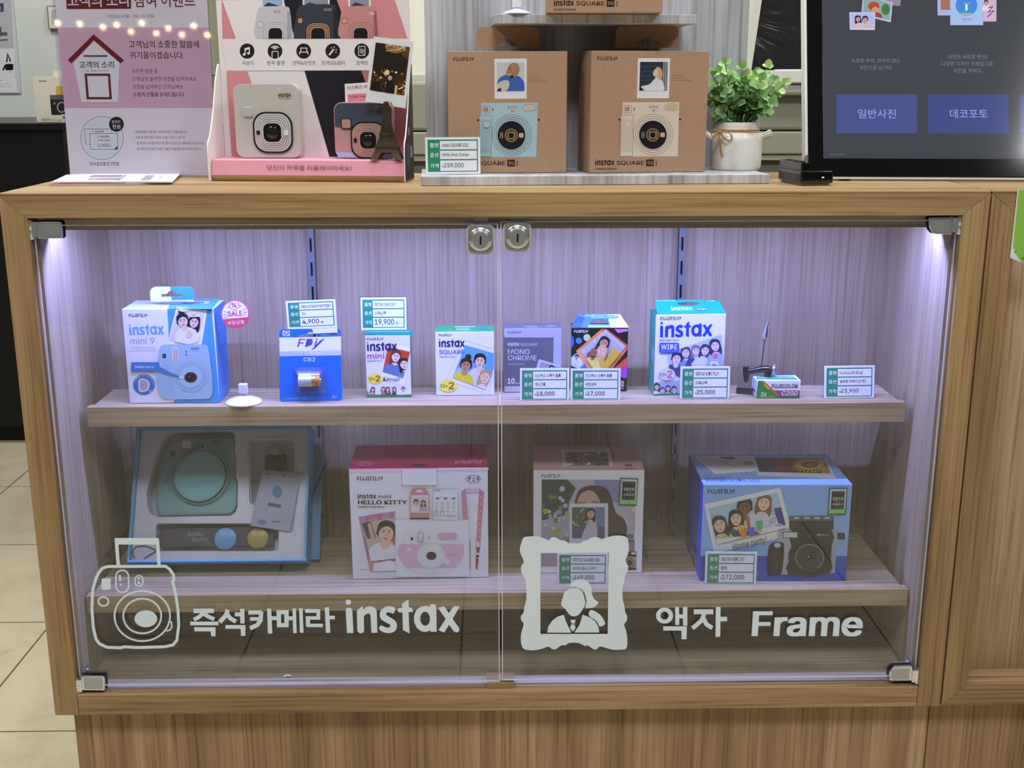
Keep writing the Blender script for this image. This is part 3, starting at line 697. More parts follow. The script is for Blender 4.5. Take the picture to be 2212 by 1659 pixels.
def person(a, x, y, s, hair='#2B2022', skin='#E3B79C', top='#E8E6EC', long=True, tilt=0.0, bun=False, body=True, beard=False, fringe=True):
    """small printed portrait; s = half the height of the head"""
    t = math.radians(tilt)
    R = lambda px_, py_: (x+(px_*math.cos(t)-py_*math.sin(t))*s, y+(px_*math.sin(t)+py_*math.cos(t))*s)
    Q = lambda pts: [R(*p) for p in pts]
    if body:
        a.poly(spline(Q([(-.45, 1.0), (-1.35, 1.55), (-1.75, 2.5), (-1.85, 3.6), (1.85, 3.6), (1.75, 2.5), (1.35, 1.55), (.45, 1.0)]), 3), top)
        a.poly(Q([(-.33, .6), (.33, .6), (.5, 1.35), (0, 1.7), (-.5, 1.35)]), skin)
    if hair:
        if long: a.poly(spline(Q([(-.15, -1.22), (-.8, -.9), (-1.0, -.1), (-1.1, .9), (-.95, 1.7), (-.45, 1.2), (.45, 1.2), (.95, 1.7), (1.1, .9), (1.0, -.1), (.8, -.9)]), 3), hair)
        else: a.poly(spline(Q([(0, -1.25), (-.75, -.95), (-.95, -.2), (-.8, .35), (.8, .35), (.95, -.2), (.75, -.95)]), 3), hair)
        if bun: a.poly(Q(arc(.1, -1.45, .5, .42, n=14)), hair)
    a.poly(spline(Q([(0, -.95), (-.55, -.75), (-.74, -.1), (-.62, .5), (-.28, .92), (0, 1.0), (.28, .92), (.62, .5), (.74, -.1), (.55, -.75)]), 3), skin)
    if hair and fringe: a.poly(spline(Q([(-.78, -.05), (-.72, -.85), (0, -1.15), (.72, -.85), (.78, -.05), (.55, -.45), (.1, -.66), (-.4, -.5)]), 3), hair)
    if s*a.cr[2]**-1 > 3.0:
        for sx in (-1, 1):
            a.poly(Q(arc(.28*sx, -.08, .11, .06, n=8)), '#2A1C1A'); a.line(Q([(.14*sx, -.24), (.28*sx, -.29), (.42*sx, -.25)]), .06*s, hair or '#3A2A24')
        a.line(Q([(.02, .0), (.08, .26), (-.04, .28)]), .05*s, '#B98A74')
        a.poly(spline(Q([(-.26, .48), (0, .55), (.26, .48), (.12, .64), (-.12, .64)]), 2), '#B8504E')
    if beard: a.poly(spline(Q([(-.6, .4), (-.3, .75), (0, .72), (.3, .75), (.6, .4), (.3, 1.0), (-.3, 1.0)]), 2), '#3A2A22')
def polaroid(a, q, inner, c='#EDEDF1', ic='#888888', edge='#C6C8D2'):
    a.poly(q, c); a.outline(q, 1.2*a.cr[2]/4, edge); a.poly(inner, ic); a.clip_to(inner)
def ovalpack(a, x, y, rx, ry, c='#EFE85A', red='#B02A34', lab=True):
    a.ell(x, y, rx, ry, c, 28); a.text('10', x-.86*rx, y+.30*ry, x-.35*rx, .55*ry, '#1E1E24', bold=.01); a.text('×', x-.28*rx, y+.25*ry, x-.02*rx, .36*ry, '#55404A')
    a.text('2', x+.05*rx, y+.50*ry, x+.66*rx, 1.1*ry, red, bold=.03)
    a.text('Packs', x+.05*rx, y+.74*ry, x+.62*rx, .15*ry, red)
KRAFT = None
def kraft():
    m, nt, b, N, L = nodes('brown_kraft_board'); tc = N('ShaderNodeTexCoord'); n = N('ShaderNodeTexNoise'); n.inputs['Scale'].default_value = 900; n.inputs['Detail'].default_value = 3
    L(tc.outputs['Object'], n.inputs['Vector']); r = ramp(N, [(.25, '#A5846A'), (.5, '#AF8E74'), (.75, '#B8987E')]); L(n.outputs['Fac'], r.inputs[0]); L(r.outputs[0], b.inputs['Base Color']); b.inputs['Roughness'].default_value = .62; b.inputs['Specular IOR Level'].default_value = .2
    return m
KRAFT = kraft()
# ------------------------------------------------------------------ things on the upper shelf
Z1 = SHZ[0]+.0002
WH = '#E6E6EE'
# -- light blue camera carton with hang tab
k = carton('camera_box', 'white and sky blue camera box with hang tab, left end of the upper shelf', 'box', 'I', (490, 1325), (1440, 1320), Z1, (408, 330), .064, (WH, '#C4D2EE', '#3E86D8', '#E4E6EE'))
F, T = k['F'], k['T']
tabF = Face(F.p(0, 0, -.030), F.U, F.V); a = Art(tabF, 'I')
tp = [a.pt(q) for q in [(712, 250), (700, 170), (706, 135), (725, 108), (760, 94), (1110, 94), (1145, 110), (1165, 140), (1168, 165), (1166, 250)]]
hole = [a.pt(q) for q in [(822, 200), (820, 180), (830, 172), (880, 170), (900, 145), (925, 134), (950, 142), (975, 170), (1035, 172), (1047, 182), (1046, 200)]]
mk('hang_tab', MB().prism(tabF, tp, -.0006, 0, mat(WH, .42), [hole]), k['root'])
blue = '#4AA0E6'
a.poly([(918, 94), (1110, 94), (1145, 110), (1165, 140), (1168, 165), (1166, 230), (932, 235), (928, 200), (1046, 200), (1047, 182), (1035, 172), (975, 170), (950, 142), (925, 134), (919, 136)], blue)
a.done('tab_print', k['root'])
a = Art(T, 'I')
a.poly([(890, 328), (905, 290), (930, 225), (1440, 222), (1360, 330)], blue); a.poly([(1095, 275), (1110, 252), (1330, 248), (1320, 275)], '#B9D4F0'); a.line([(1112, 266), (1275, 262)], 9, '#26305A')
a.poly([(770, 276), (780, 262), (1052, 262), (1050, 276)], '#D9DCEA')
a.done('top_print', k['root'])
a = Art(F, 'I')
a.poly([(885, 332), (1352, 332), (1438, 1316), (957, 1318), (900, 700), (897, 520)], blue)
polaroid(a, [(985, 296), (1305, 345), (1235, 790), (880, 720)], [(1002, 322), (1277, 362), (1200, 720), (905, 660)], '#F2F2F6', '#D8D2E4')
person(a, 1170, 465, 62, '#241C22', '#E9C8BC', '#F0EEF4', True, 12); person(a, 1050, 455, 68, '#2A2026', '#EBCABD', '#EDEAF3', False, -12, bun=True)
a.ell(1060, 335, 55, 22, '#E9E9F2'); a.line([(1130, 405), (1225, 400)], 16, '#F1F1F6'); a.poly([(1090, 560), (1130, 545), (1160, 600), (1120, 640), (1085, 620)], '#EBCABD')
a.clip_to(None)
body = spline([(805, 745), (845, 708), (1000, 700), (1275, 703), (1318, 740), (1340, 880), (1362, 1080), (1362, 1200), (1340, 1255), (1290, 1276), (900, 1276), (830, 1258), (795, 1200), (772, 1090), (768, 980), (785, 850)], 4)
a.poly(body, '#A6C3DE'); a.poly(spline([(775, 1000), (930, 990), (950, 1150), (990, 1276), (900, 1276), (830, 1258), (795, 1200), (772, 1090)], 3), '#9DBCDA')
a.poly(arc(1135, 1045, 170, 160, n=40), '#9FBEDB'); a.ring(1135, 1045, 128, 118, 3, '#86A8CC'); a.ell(1135, 1045, 126, 116, '#ACC8E2', 36)
for q in range(44):
    t = q*2*math.pi/44; a.line([(1135+148*math.cos(t), 1045+140*math.sin(t)), (1135+156*math.cos(t), 1045+147*math.sin(t))], 4, '#7C9CC4')
a.ell(1135, 1048, 67, 56, '#2A2C3C', 28); a.ell(1135, 1048, 44, 38, '#15161F'); a.ell(1122, 1040, 5, 5, '#C9CCDC')
a.rect(837, 800, 873, 845, '#23263C'); a.rect(848, 812, 860, 830, '#6A7AA0'); a.rr(938, 725, 1005, 872, 16, '#D8D2DE'); a.rect(952, 748, 992, 855, '#C9A8AE'); a.rect(965, 752, 978, 850, '#E0C6C6')
a.ell(1085, 778, 8, 8, '#26305A'); a.ell(1087, 812, 8, 8, '#26305A'); a.ring(877, 941, 30, 28, 4, '#86A8CC')
a.glyphs(INSTAX, 1137, 757, 1226, 28, '#5878A8', 755); a.text('mini 9', 1155, 776, 1215, 10, '#5878A8')
a.rr(505, 888, 805, 990, 16, '#3F80C4'); a.poly([(800, 930), (930, 1000), (1045, 1045), (1035, 1052), (900, 1020), (790, 988)], '#3F80C4'); a.ell(1035, 1045, 24, 18, '#CBD6EA')
a.text('Selfie mirror', 545, 951, 755, 28, '#EEF2FA', bold=.015)
a.ell(640, 1127, 116, 110, '#3A78BE', 36); a.poly(spline([(585, 1075), (640, 1062), (690, 1090), (700, 1140), (680, 1185), (630, 1205), (588, 1195), (580, 1150)], 4), '#DDD3DC'); a.poly(spline([(600, 1090), (640, 1078), (676, 1105), (680, 1140), (660, 1175), (620, 1188), (598, 1170)], 4), '#B5A6B8'); a.ring(707, 1195, 12, 12, 5, '#E8EAF2')
for q, ch in enumerate('Close-up lens attachment'):
    t = math.radians(195+q*7.0); cx, cy = 640+98*math.cos(t), 1127+93*math.sin(t)
    if ch.strip(): dx, dy = -math.sin(t)*5, math.cos(t)*5; a.text(ch, cx-dx, cy-dy, cx+dx, 11, '#E4ECF8', cy+dy)
a.text('FUJIFILM', 480, 413, 673, 32, '#25213F', 412, bold=.03); a.glyphs(INSTAX, 488, 607, 853, 116, '#69A6E2', 604)
a.text('mini 9', 500, 698, 752, 64, '#8D9AD2', 694); a.text('Instant Camera', 503, 746, 762, 24, '#A4AEDC', 744, bold=.01)
a.done('front_print', k['root'])
a = Art(k['R'], 'I'); a.clip = [(0, 1, -.002), (1, 0, -.001), (-1, 0, k['d']-.001)]
for q in range(26):
    y = 450+q*28; a.line([(1392+q*1.9, y), (1488+q*1.2, y-42-q*1.2)], 5.5, '#2E62AE' if q % 5 else '#2A50A0')
a.poly([(1385, 385), (1420, 345), (1425, 400), (1390, 440)], '#3570BE')
a.done('side_print', k['root'])

# -- round sale sign on a clear stem and white clip foot
P0 = onz(*px('I', 1697, 1312), Z1); cx = P0.x; cy = P0.y-.002
s = thing('sale_sign', 'round pink and white sale sign on a clear stem beside the blue camera box', 'sign', (cx, cy, Z1))
clipm = mat('#DCDCF0', .35)
mk('foot', MB().lathe((cx, cy, Z1), [(.0242, .0002), (.0246, .0016), (.0225, .0036), (.015, .0068), (.007, .0092), (.003, .010)], clipm, 36, sx=1.0), s, smooth=True)
zb = Z1+.010
mk('clip', MB().box(cx-.0058, cx+.0058, cy-.004, cy+.004, zb+.003, zb+.0165, clipm).lathe((cx, cy, zb-.002), [(.0016, 0), (.0016, .006)], clipm, 10), s, bevel=.001)
Fs = Face((cx, cy, 0), (1, 0, 0), (0, 0, 1)); a = Art(Fs, 'I', base=.0004)
c0 = a.pt((1603, 385)); rr_ = abs(a.pt((1753, 385))[0]-c0[0])
zc = c0[1]
mk('stem', MB().box(cx-.0016, cx+.0016, cy-.0004, cy+.0004, zb+.014, zc-.0, ACRYL), s)
mk('disc', MB().prism(Fs, arc(c0[0], c0[1], rr_, n=40), -.0006, .0001, mat('#E85A8A', .4)), s)
a.poly(arc(1603, 385, 150, 150, n=40), '#E65C92'); a.poly(arc(1601, 382, 137, 137, n=40), '#F1ECF6')
a.poly([(1473, 437), (1741, 412), (1738, 440), (1722, 475), (1690, 510), (1650, 530), (1600, 536), (1550, 526), (1510, 500), (1485, 465)], '#E2506E')
a.line([(1540, 258), (1546, 304), (1520, 306), (1598, 342), (1664, 294), (1636, 292), (1632, 255)], 6, '#C83C84')
a.text('%', 1562, 312, 1616, 52, '#C83C84', bold=.02); a.text('SALE', 1523, 405, 1680, 52, '#D02F7C', 398, bold=.03)
for p_, q_ in (((1482, 350), (1510, 365)), ((1476, 390), (1508, 390)), ((1488, 425), (1512, 412)), ((1690, 340), (1712, 322)), ((1692, 362), (1720, 362)), ((1690, 380), (1712, 396))): a.line([p_, q_], 5, '#3A3A80')
a.text('세일상품', 1520, 500, 1702, 42, '#F6E4EE', 484, bold=.015)
a.done('sign_print', s)

# -- lithium battery blister card
A0 = onz(*px('J', 228, 1388), Z1); B0 = onz(*px('J', 928, 1375), Z1)
Fb = Face(A0+V3((0, 0, .0003)), B0-A0, V3((0, .055, 1)))
k = thing('battery_pack', 'blue hanging card with one small lithium battery in a clear blister', 'battery', (A0+B0)/2, math.atan2((B0-A0).y, (B0-A0).x))
a = Art(Fb, 'J', rough=.3)
op = [(230, 1360), (226, 900), (223, 615), (232, 590), (255, 577), (870, 568), (900, 578), (914, 605), (920, 900), (930, 1340), (918, 1368), (890, 1378), (262, 1390), (240, 1380)]
hole = [(445, 665), (444, 648), (460, 639), (520, 637), (545, 615), (572, 607), (602, 614), (628, 637), (685, 638), (696, 648), (696, 663)]
U0 = [a.pt(q) for q in op]; m0 = min(q[1] for q in U0); U0 = [(u, max(v, .0)) for u, v in U0]
mk('backing_card', MB().prism(Fb, U0, -.0007, 0, mat('#0F6CE0', .35), [[a.pt(q) for q in hole]]), k)
a.poly([(224, 668), (440, 667), (700, 662), (915, 655), (917, 815), (228, 826)], '#E6E6F2'); a.poly([(228, 826), (917, 812), (918, 868), (229, 880)], '#B9BCD6')
a.poly([(560, 822), (917, 812), (918, 868), (600, 874)], '#CBCDE0'); a.text('디지털 카메라용 리튬전지', 370, 862, 850, 34, '#E9E9F4', 856, bold=.01)
a.text('FDi', 425, 775, 660, 92, '#6A44B4', 770, bold=.018, shear=.25)
for q in ((590, 806, 700, 690), (612, 796, 728, 680), (625, 775, 690, 705)): a.line([(q[0], q[1]), (q[2], q[3])], 8, '#3A46A8')
a.rr(262, 592, 342, 648, 6, '#DDDDF0'); a.poly(arc(303, 618, 30, 22, n=16), '#4A58B4'); a.ell(303, 616, 17, 12, '#DDDDF0'); a.line([(262, 660), (365, 656)], 4, '#7FB2EE')
a.text('한국후지필름', 706, 650, 900, 28, '#9CC6F4', 645); a.done('header_print', k); a = Art(Fb, 'J', rough=.3)
a.text('CR2', 495, 938, 628, 46, '#BFD9F6', bold=.03)
a.text('LITHIUM BATTERY', 263, 1366, 535, 24, '#7FBCF6', 1362, bold=.012); a.line([(545, 1352), (750, 1345)], 12, '#2F84E8'); a.text('3V', 812, 1352, 867, 34, '#BFD9F6', bold=.02)
a.done('card_print', k)
u = [a.pt(q) for q in ((385, 1300), (752, 990))]
bl = MB(); us, ue = u[0][0], u[1][0]; v0_, v1_ = u[0][1], u[1][1]
in_ = [(us+.010, v0_+.004), (ue-.010, v0_+.004), (ue-.010, v1_-.013), (us+.010, v1_-.013)]
ou = [(us, v0_), (ue, v0_), (ue, v1_), (us, v1_)]
P = Fb.p
bl.hexa([P(*ou[0], .0014), P(*ou[1], .0014), P(*in_[1], .014), P(*in_[0], .014), P(*ou[3], .0014), P(*ou[2], .0014), P(*in_[2], .014), P(*in_[3], .014)], FILM)
mk('blister', bl, k, bevel=.001)
b0 = a.pt((448, 1140)); b1 = a.pt((690, 1136)); br_ = abs(a.pt((448, 1072))[1]-a.pt((448, 1205))[1])/2
bt = MB(); L_ = b1[0]-b0[0]
bt.lathe(Fb.p(b0[0], b0[1], br_+.0016), [(br_*.94, 0), (br_, .0006), (br_, L_*.62)], mat('#C9C6DC', .3, .4), 24, axis=Fb.U)
bt.lathe(Fb.p(b0[0], b0[1], br_+.0016), [(br_*1.003, L_*.62), (br_*1.003, L_-.001), (br_*.9, L_)], mat('#B9A24A', .3, .7), 24, axis=Fb.U)
bt.lathe(Fb.p(b0[0], b0[1], br_+.0016), [(br_*.4, L_), (br_*.38, L_+.0012)], STEEL, 16, axis=Fb.U)
bt.lathe(Fb.p(b0[0], b0[1], br_+.0016), [(br_*1.006, L_*.80), (br_*1.006, L_*.93)], mat('#C85A5A', .4), 24, axis=Fb.U, caps=False)
mk('battery', bt, k, smooth=True)

price_tag('tilted price tag reading 4,900 behind the blue battery card', 'J', (325, 640), (877, 618), Z1, (298, 262),
    [('CR2 LITHIUM BATTERY', .60, DK, .10), ('3V', .075, DK, .10), ('4,900원', .34, DK, .19)], lean=2, Yfix=A0.y+.0075, cut=-.20, feet=False)

# -- twin pack of mini film
k = carton('film_box', 'white film box with teal top and a red photo of two women', 'box', 'J', (1205, 1340), (1705, 1335), Z1, (1180, 642), .034, (WH, '#2E9E86', '#2E8E72', '#2E8E72'), 'instant film boxes on the upper shelf')
a = Art(k['F'], 'J')
a.rect(1170, 608, 1720, 641, '#2AA79A')
a.poly([(1202, 1310), (1706, 1306), (1706, 1336), (1205, 1341)], '#2E8E4E')
polaroid(a, [(1437, 715), (1692, 775), (1632, 1213), (1352, 1140)], [(1440, 775), (1690, 828), (1612, 1122), (1382, 1052)], '#F1F1F5', '#C8452F')
person(a, 1530, 880, 62, '#6A3A2A', '#F0D3C8', '#5E7AB0', True, 8); person(a, 1620, 965, 58, '#241C20', '#EED2CA', '#6A88BC', True, -14)
a.clip_to(None)
a.text('FUJIFILM', 1203, 700, 1388, 28, '#221E3C', bold=.03)
a.glyphs(INSTAX, 1208, 824, 1546, 106, '#141356', 820); a.text('mini', 1212, 906, 1400, 62, '#B23A86', 903, bold=.01); a.text('INSTANT FILM', 1212, 940, 1370, 15, '#2A2A4A', 936, bold=.01)
a.text('Kawaii!', 1385, 1150, 1572, 48, '#2A2A3A', 1165, shear=.2)
ovalpack(a, 1299, 1130, 84, 60)
for q in range(3):
    x0 = (1215, 1365, 1545)[q]; x1 = (1350, 1535, 1703)[q]
    qd = [(x0, 1218), (x1, 1214), (x1, 1306), (x0, 1310)]
    a.poly(qd, ('#E4E4EE', '#D8D6E2', '#E6E6F0')[q]); a.clip_to(qd)
    person(a, (x0+x1)/2-10, 1250, 24, '#3A2428', '#E6C2B2', ('#D49AA0', '#4A5478', '#E8E8EE')[q], q < 2, 10-8*q)
    if q == 1: person(a, x0+25, 1245, 22, '#5A3428', '#E6C2B2', '#B06A7A', True, 14); person(a, x1-22, 1248, 22, '#2A2024', '#E6C2B2', '#3A3A58', True, -10)
    a.clip_to(None)
a.ell(1212, 1290, 14, 22, '#4E9E4E')
a.done('front_print', k['root'])
price_tag('clear acrylic price tag reading 19,900 standing on the mini film box', 'J', (1142, 590), (1652, 586), k['z']+k['h']+.0006, (1140, 222),
    [('INSTAX MINI FILM', .46, DK, .10), ('10매x2팩', .24, DK, .11), ('19,900원', .42, DK, .20)], lean=6, holder='acrylic', Yfix=None, group='printed price tags', feet=False)

# -- twin pack of square film
k = carton('film_box', 'white square film box with green top and photo of three friends', 'box', 'K', (187, 950), (743, 946), Z1, (183, 340), .042, (WH, '#2FA566', '#DCDCE4', '#DCDCE4'), 'instant film boxes on the upper shelf')
a = Art(k['T'], 'K'); a.poly([(588, 325), (596, 300), (685, 300), (684, 323)], '#2E8FB0'); a.line([(362, 292), (562, 290)], 6, '#D6F0E0'); a.line([(378, 318), (505, 317)], 6, '#BEE8CE'); a.line([(385, 306), (500, 305)], 4, '#BEE8CE')
a.done('top_print', k['root'])
a = Art(k['F'], 'K'); ph = [(466, 466), (738, 545), (738, 690), (655, 890), (345, 775)]
fc = [(184, 342), (737, 340), (742, 944), (188, 947)]; a.clip_to(fc)
a.poly([(455, 420), (760, 510), (690, 960), (280, 800)], '#E4E4EC'); a.outline([(455, 420), (760, 510), (690, 935), (280, 800)], 3, '#C4C8DA')
a.clip_to(None)
a.poly(ph, '#5FA4E2'); a.poly([(345, 775), (655, 890), (700, 790), (390, 680)], '#9CC4EA')
a.clip_to(ph)
person(a, 605, 620, 62, '#1E1A1E', '#E4C0AC', '#D3D2E6', False, 4); person(a, 470, 660, 60, '#1D171B', '#B98A70', '#DCCB3C', False, 12, bun=True); person(a, 655, 770, 60, '#B99A6A', '#EBC9B4', '#DCD6E2', True, 14)
a.clip_to(None)
a.text('FUJIFILM', 210, 381, 338, 20, '#221E3C', bold=.03); a.glyphs(INSTAX, 212, 488, 460, 80, '#1A1A5A'); a.text('SQUARE', 215, 554, 458, 42, '#3A66C8', bold=.012); a.text('INSTANT FILM', 218, 585, 368, 13, '#3A3A6A', bold=.01)
ovalpack(a, 302, 854, 86, 58)
a.done('front_print', k['root'])

# -- grey monochrome film
k = carton('film_box', 'grey monochrome square film box behind the 18,000 price tag', 'box', 'K', (838, 921), (1382, 914), Z1, (833, 308), .036, ('#AEB0BE', '#6C6C7C', '#8A8A98', '#8A8A98'), 'instant film boxes on the upper shelf')
a = Art(k['T'], 'K'); a.line([(1030, 287), (1155, 286)], 6, '#B8B8CC'); a.line([(1060, 299), (1155, 298)], 4, '#A4A4BC'); a.line([(1238, 285), (1330, 284)], 8, '#B0B0CC'); a.done('top_print', k['root'])
a = Art(k['F'], 'K')
a.poly([(837, 393), (1308, 393), (1302, 856), (841, 859)], '#63636E'); a.clip_to([(837, 312), (1386, 312), (1380, 912), (840, 918)])
a.poly([(1168, 600), (1400, 668), (1390, 760), (1140, 700)], '#C2C4D4'); a.poly([(1190, 625), (1390, 682), (1385, 760), (1160, 700)], '#9A9AA8'); person(a, 1290, 690, 26, '#1A1A1E', '#C9C9D2', '#55555F', False)
a.clip_to(None)
a.text('FUJIFILM', 868, 354, 998, 19, '#4A4A64', bold=.03); a.glyphs(INSTAX, 870, 475, 982, 38, '#C9C9E2'); a.text('SQUARE', 992, 475, 1156, 28, '#C9C9E2', bold=.01)
a.text('MONO', 871, 553, 1080, 47, '#E4E4F0', bold=.004); a.text('CHROME', 872, 612, 1146, 47, '#E4E4F0', bold=.004); a.text('INSTANT FILM', 871, 655, 1026, 15, '#C9C9DE', bold=.01); a.text('10', 869, 836, 936, 52, '#EDEDF6', bold=.03); a.text('Sheets', 940, 836, 1010, 14, '#EDEDF6')
a.done('front_print', k['root'])

# -- black rainbow film with gabled handle
def gable(k, crop, tl, tr, back, m, hole, name='handle_panel'):
    F = k['F']; Fr = Face(F.p(0, 0, -back), F.U, F.V)
    r0 = Fr.uv(*px(crop, *tl)); r1 = Fr.uv(*px(crop, *tr)); R0 = Fr.p(*r0); R1 = Fr.p(*r1)
    h = k['h']; A = F.p(0, h); B = F.p(k['w'], h)
    G = Face(A, F.U, (R0+R1)/2-(A+B)/2); a = Art(G, crop)
    return G, a, R0, R1
k = carton('film_box', 'black rainbow-patterned square film box with a blue to yellow handle top', 'box', 'K', (1475, 906), (2008, 909), Z1, (1473, 305), .036, ('#17161C', '#1A1A22', '#1A1A22', '#1A1A22'), 'instant film boxes on the upper shelf')
G, a, R0, R1 = gable(k, 'K', (1548, 168), (1945, 174), .014, None, None)
out = [a.pt(q) for q in [(1473, 300), (2022, 300), (1945, 174), (1548, 165)]]; hole = [a.pt(q) for q in [(1654, 267), (1660, 247), (1735, 216), (1765, 216), (1835, 244), (1838, 268)]]
mk('handle_panel', MB().prism(G, out, -.0006, 0, mat('#3E78D8', .4), [hole]), k['root'])
for x0, x1, c in ((1473, 1570, '#1F56DC'), (1570, 1640, '#3F7CE8'), (1850, 1930, '#C9DC84'), (1930, 2030, '#F0E27A')):
    f = lambda x, y: (x, y)
    pts = [(x0, 300), (x1, 300), (min(max(1747+(x1-1747)*.74, 1548), 1945), 172), (min(max(1747+(x0-1747)*.74, 1548), 1945), 172)]; a.poly(pts, c)
a.poly([(1640, 300), (1850, 300), (1850, 275), (1640, 275)], '#8FC0E2'); a.poly([(1668, 214), (1823, 214), (1823, 172), (1668, 172)], '#6FA6E6')
a.text('FUJIFILM', 1553, 195, 1696, 17, '#B9D6FA', bold=.03); a.rr(1800, 184, 1926, 212, 8, '#2A8FA8'); a.text('SQUARE', 1808, 206, 1918, 15, '#BDE6EA', bold=.02)
a.done('handle_print', k['root'])
a = Art(k['F'], 'K'); fc = [(1475, 312), (2019, 312), (2006, 906), (1477, 903)]; a.clip_to(fc)
a.ell(1470, 430, 34, 62, '#2F6CE0'); a.ell(1550, 424, 29, 29, '#3A86E8'); a.ell(1628, 395, 34, 34, '#B8DC90'); a.ell(1612, 665, 34, 34, '#4A7FE0'); a.ell(1990, 720, 60, 62, '#A84AC0'); a.poly([(1880, 300), (2030, 300), (2030, 330), (1925, 352)], '#D878C8')
a.poly([(1885, 690), (2020, 570), (2020, 650), (1900, 735)], '#DE5A4A')
a.poly([(1465, 590), (1540, 533), (1625, 625), (1555, 695), (1465, 660)], '#B8CCF0'); a.poly([(1478, 600), (1538, 550), (1605, 622), (1550, 672)], '#E4E8F4'); person(a, 1530, 580, 20, '#241C20', '#C89A84', '#D8D8E4', False, 10)
fr = [(1524, 520), (1790, 292), (2035, 480), (1742, 850)]; a.poly(fr, '#EE8A52'); a.poly([(1790, 292), (2035, 480), (2000, 520), (1760, 318)], '#E25A48'); a.poly([(1524, 520), (1742, 850), (1790, 790), (1560, 490)], '#F0A860')
ip = [(1562, 518), (1806, 318), (2000, 478), (1752, 770)]; a.poly(ip, '#C3C6D6'); a.clip_to(ip)
for q in range(7):
    a.line([(1562+q*38, 518-q*31), (1752+q*38, 770-q*40)], 4, '#A4A8C0'); a.line([(1590+q*28, 560+q*36), (1830+q*28, 345+q*32)], 3, '#A8ACC2')
person(a, 1790, 440, 52, '#241820', '#C8947C', '#A84A48', True, 24); person(a, 1770, 520, 50, '#D8B27A', '#EBC4AC', '#E0B84A', True, 24); person(a, 1690, 535, 44, None, '#9A6E54', '#E2D670', False, 10, beard=True)
a.poly([(1880, 470), (1960, 560), (1850, 720), (1780, 660), (1830, 560)], '#D8B440')
a.clip_to(fc); a.clip_to(None)
a.text('FUJIFILM', 1505, 346, 1636, 25, '#F0F0F6', bold=.035); a.text('10', 1925, 862, 1978, 55, '#F2F2F6', bold=.03); a.text('Sheets', 1935, 884, 1978, 14, '#E4E4F0')
a.done('front_print', k['root'])
price_tag('price tag reading 18,000 in front of the grey monochrome film box', 'K', (988, 996), (1458, 993), Z1, (985, 688), [('인스탁스 스퀘어 필름', .52, DK, .10), ('모노크롬', .21, DK, .10), ('₩18,000', .37, DK, .15)], cut=.05)
price_tag('price tag reading 17,000 in front of the rainbow film box', 'K', (1470, 993), (1946, 991), Z1, (1468, 690), [('인스탁스 스퀘어 필름', .52, DK, .10), ('레인보우', .21, DK, .10), ('₩17,000', .35, DK, .15)], cut=.05)

# -- wide film
k = carton('film_box', 'tall white wide film box with a teal slanted top and blue lettering', 'box', 'L', (120, 894), (690, 882), Z1, (150, 226), .040, (WH, '#15907F', '#1F7E70', '#2F9A8C'), 'instant film boxes on the upper shelf')
G, a, R0, R1 = gable(k, 'L', (135, 106), (655, 106), .022, None, None)
out = [a.pt(q) for q in [(152, 224), (719, 216), (655, 106), (135, 106)]]; hole = [a.pt(q) for q in arc(412, 138, 98, 15, n=20)]
mk('handle_panel', MB().prism(G, out, -.0006, 0, mat('#17A08D', .4), [hole]), k['root'])
a.glyphs(INSTAX, 270, 194, 445, 32, '#C8F0EE', 190); a.rr(470, 172, 575, 196, 6, '#2A70C8'); a.text('WIDE', 477, 190, 570, 14, '#BCE4F4', bold=.02); a.text('FUJIFILM', 150, 118, 300, 9, '#BCEEE6', bold=.03); a.poly([(540, 108), (648, 108), (652, 124), (545, 124)], '#2A70C8'); a.text('WIDE', 550, 122, 640, 10, '#BCE4F4', bold=.02)
a.done('handle_print', k['root'])
a = Art(k['F'], 'L'); fc = [(151, 228), (717, 220), (690, 880), (122, 892)]
gp = [(228, 548), (684, 388), (696, 640), (690, 700), (330, 740), (250, 680)]
a.poly([(215, 560), (690, 390), (700, 650), (690, 720), (330, 760), (245, 690)], '#E6E6F0'); a.poly(gp, '#B9C6EC'); a.clip_to(gp)
for (x, y, s_, hr, tp_, lg, tl_) in ((385, 540, 42, '#4A4468', '#7C9ADA', True, -6), (470, 525, 40, '#7A7490', '#3A4A8C', True, 4), (545, 520, 42, '#3A3658', '#DADCF0', True, 12), (625, 480, 46, '#34305A', '#A8B4E4', True, -8), (310, 590, 46, '#2A2A48', '#3E4470', False, 8)):
    person(a, x, y, s_, hr, '#E2CDD8', tp_, lg, tl_)
a.rr(585, 610, 650, 680, 12, '#E2E6F6'); a.ell(618, 650, 22, 22, '#7A84B8'); a.rect(610, 545, 645, 580, '#E86A78'); a.clip_to(None)
a.text('FUJIFILM', 176, 274, 346, 27, '#23214A', 271, bold=.03); a.glyphs(INSTAX, 172, 418, 602, 132, '#1C3CD0', 412); a.text('INSTANT FILM', 169, 445, 332, 14, '#3A3A70', 443, bold=.01)
a.rr(168, 458, 330, 540, 12, '#2A50D4'); a.text('WIDE', 180, 513, 315, 42, '#E0E6FA', bold=.035); a.text('Wide Picture Format', 178, 530, 318, 10, '#AEBEF4')
ovalpack(a, 228, 718, 70, 50, '#D8D4E8', '#D2566A')
bq = [(124, 785), (335, 770), (335, 880), (122, 882)]; a.poly(bq, '#A8B0D0'); a.clip_to(bq)
person(a, 148, 822, 26, '#1E1A2E', '#D8BCC8', '#E0E0EE', True, 8); person(a, 240, 835, 22, '#2A2440', '#D8BCC8', '#C8A0B8', True); person(a, 195, 846, 18, '#2A2440', '#D8BCC8', '#8090C8', False); person(a, 290, 842, 22, '#241E38', '#D8BCC8', '#5060A0', False); a.clip_to(None)
a.poly([(122, 880), (690, 868), (690, 882), (120, 894)], '#1F8A4A')
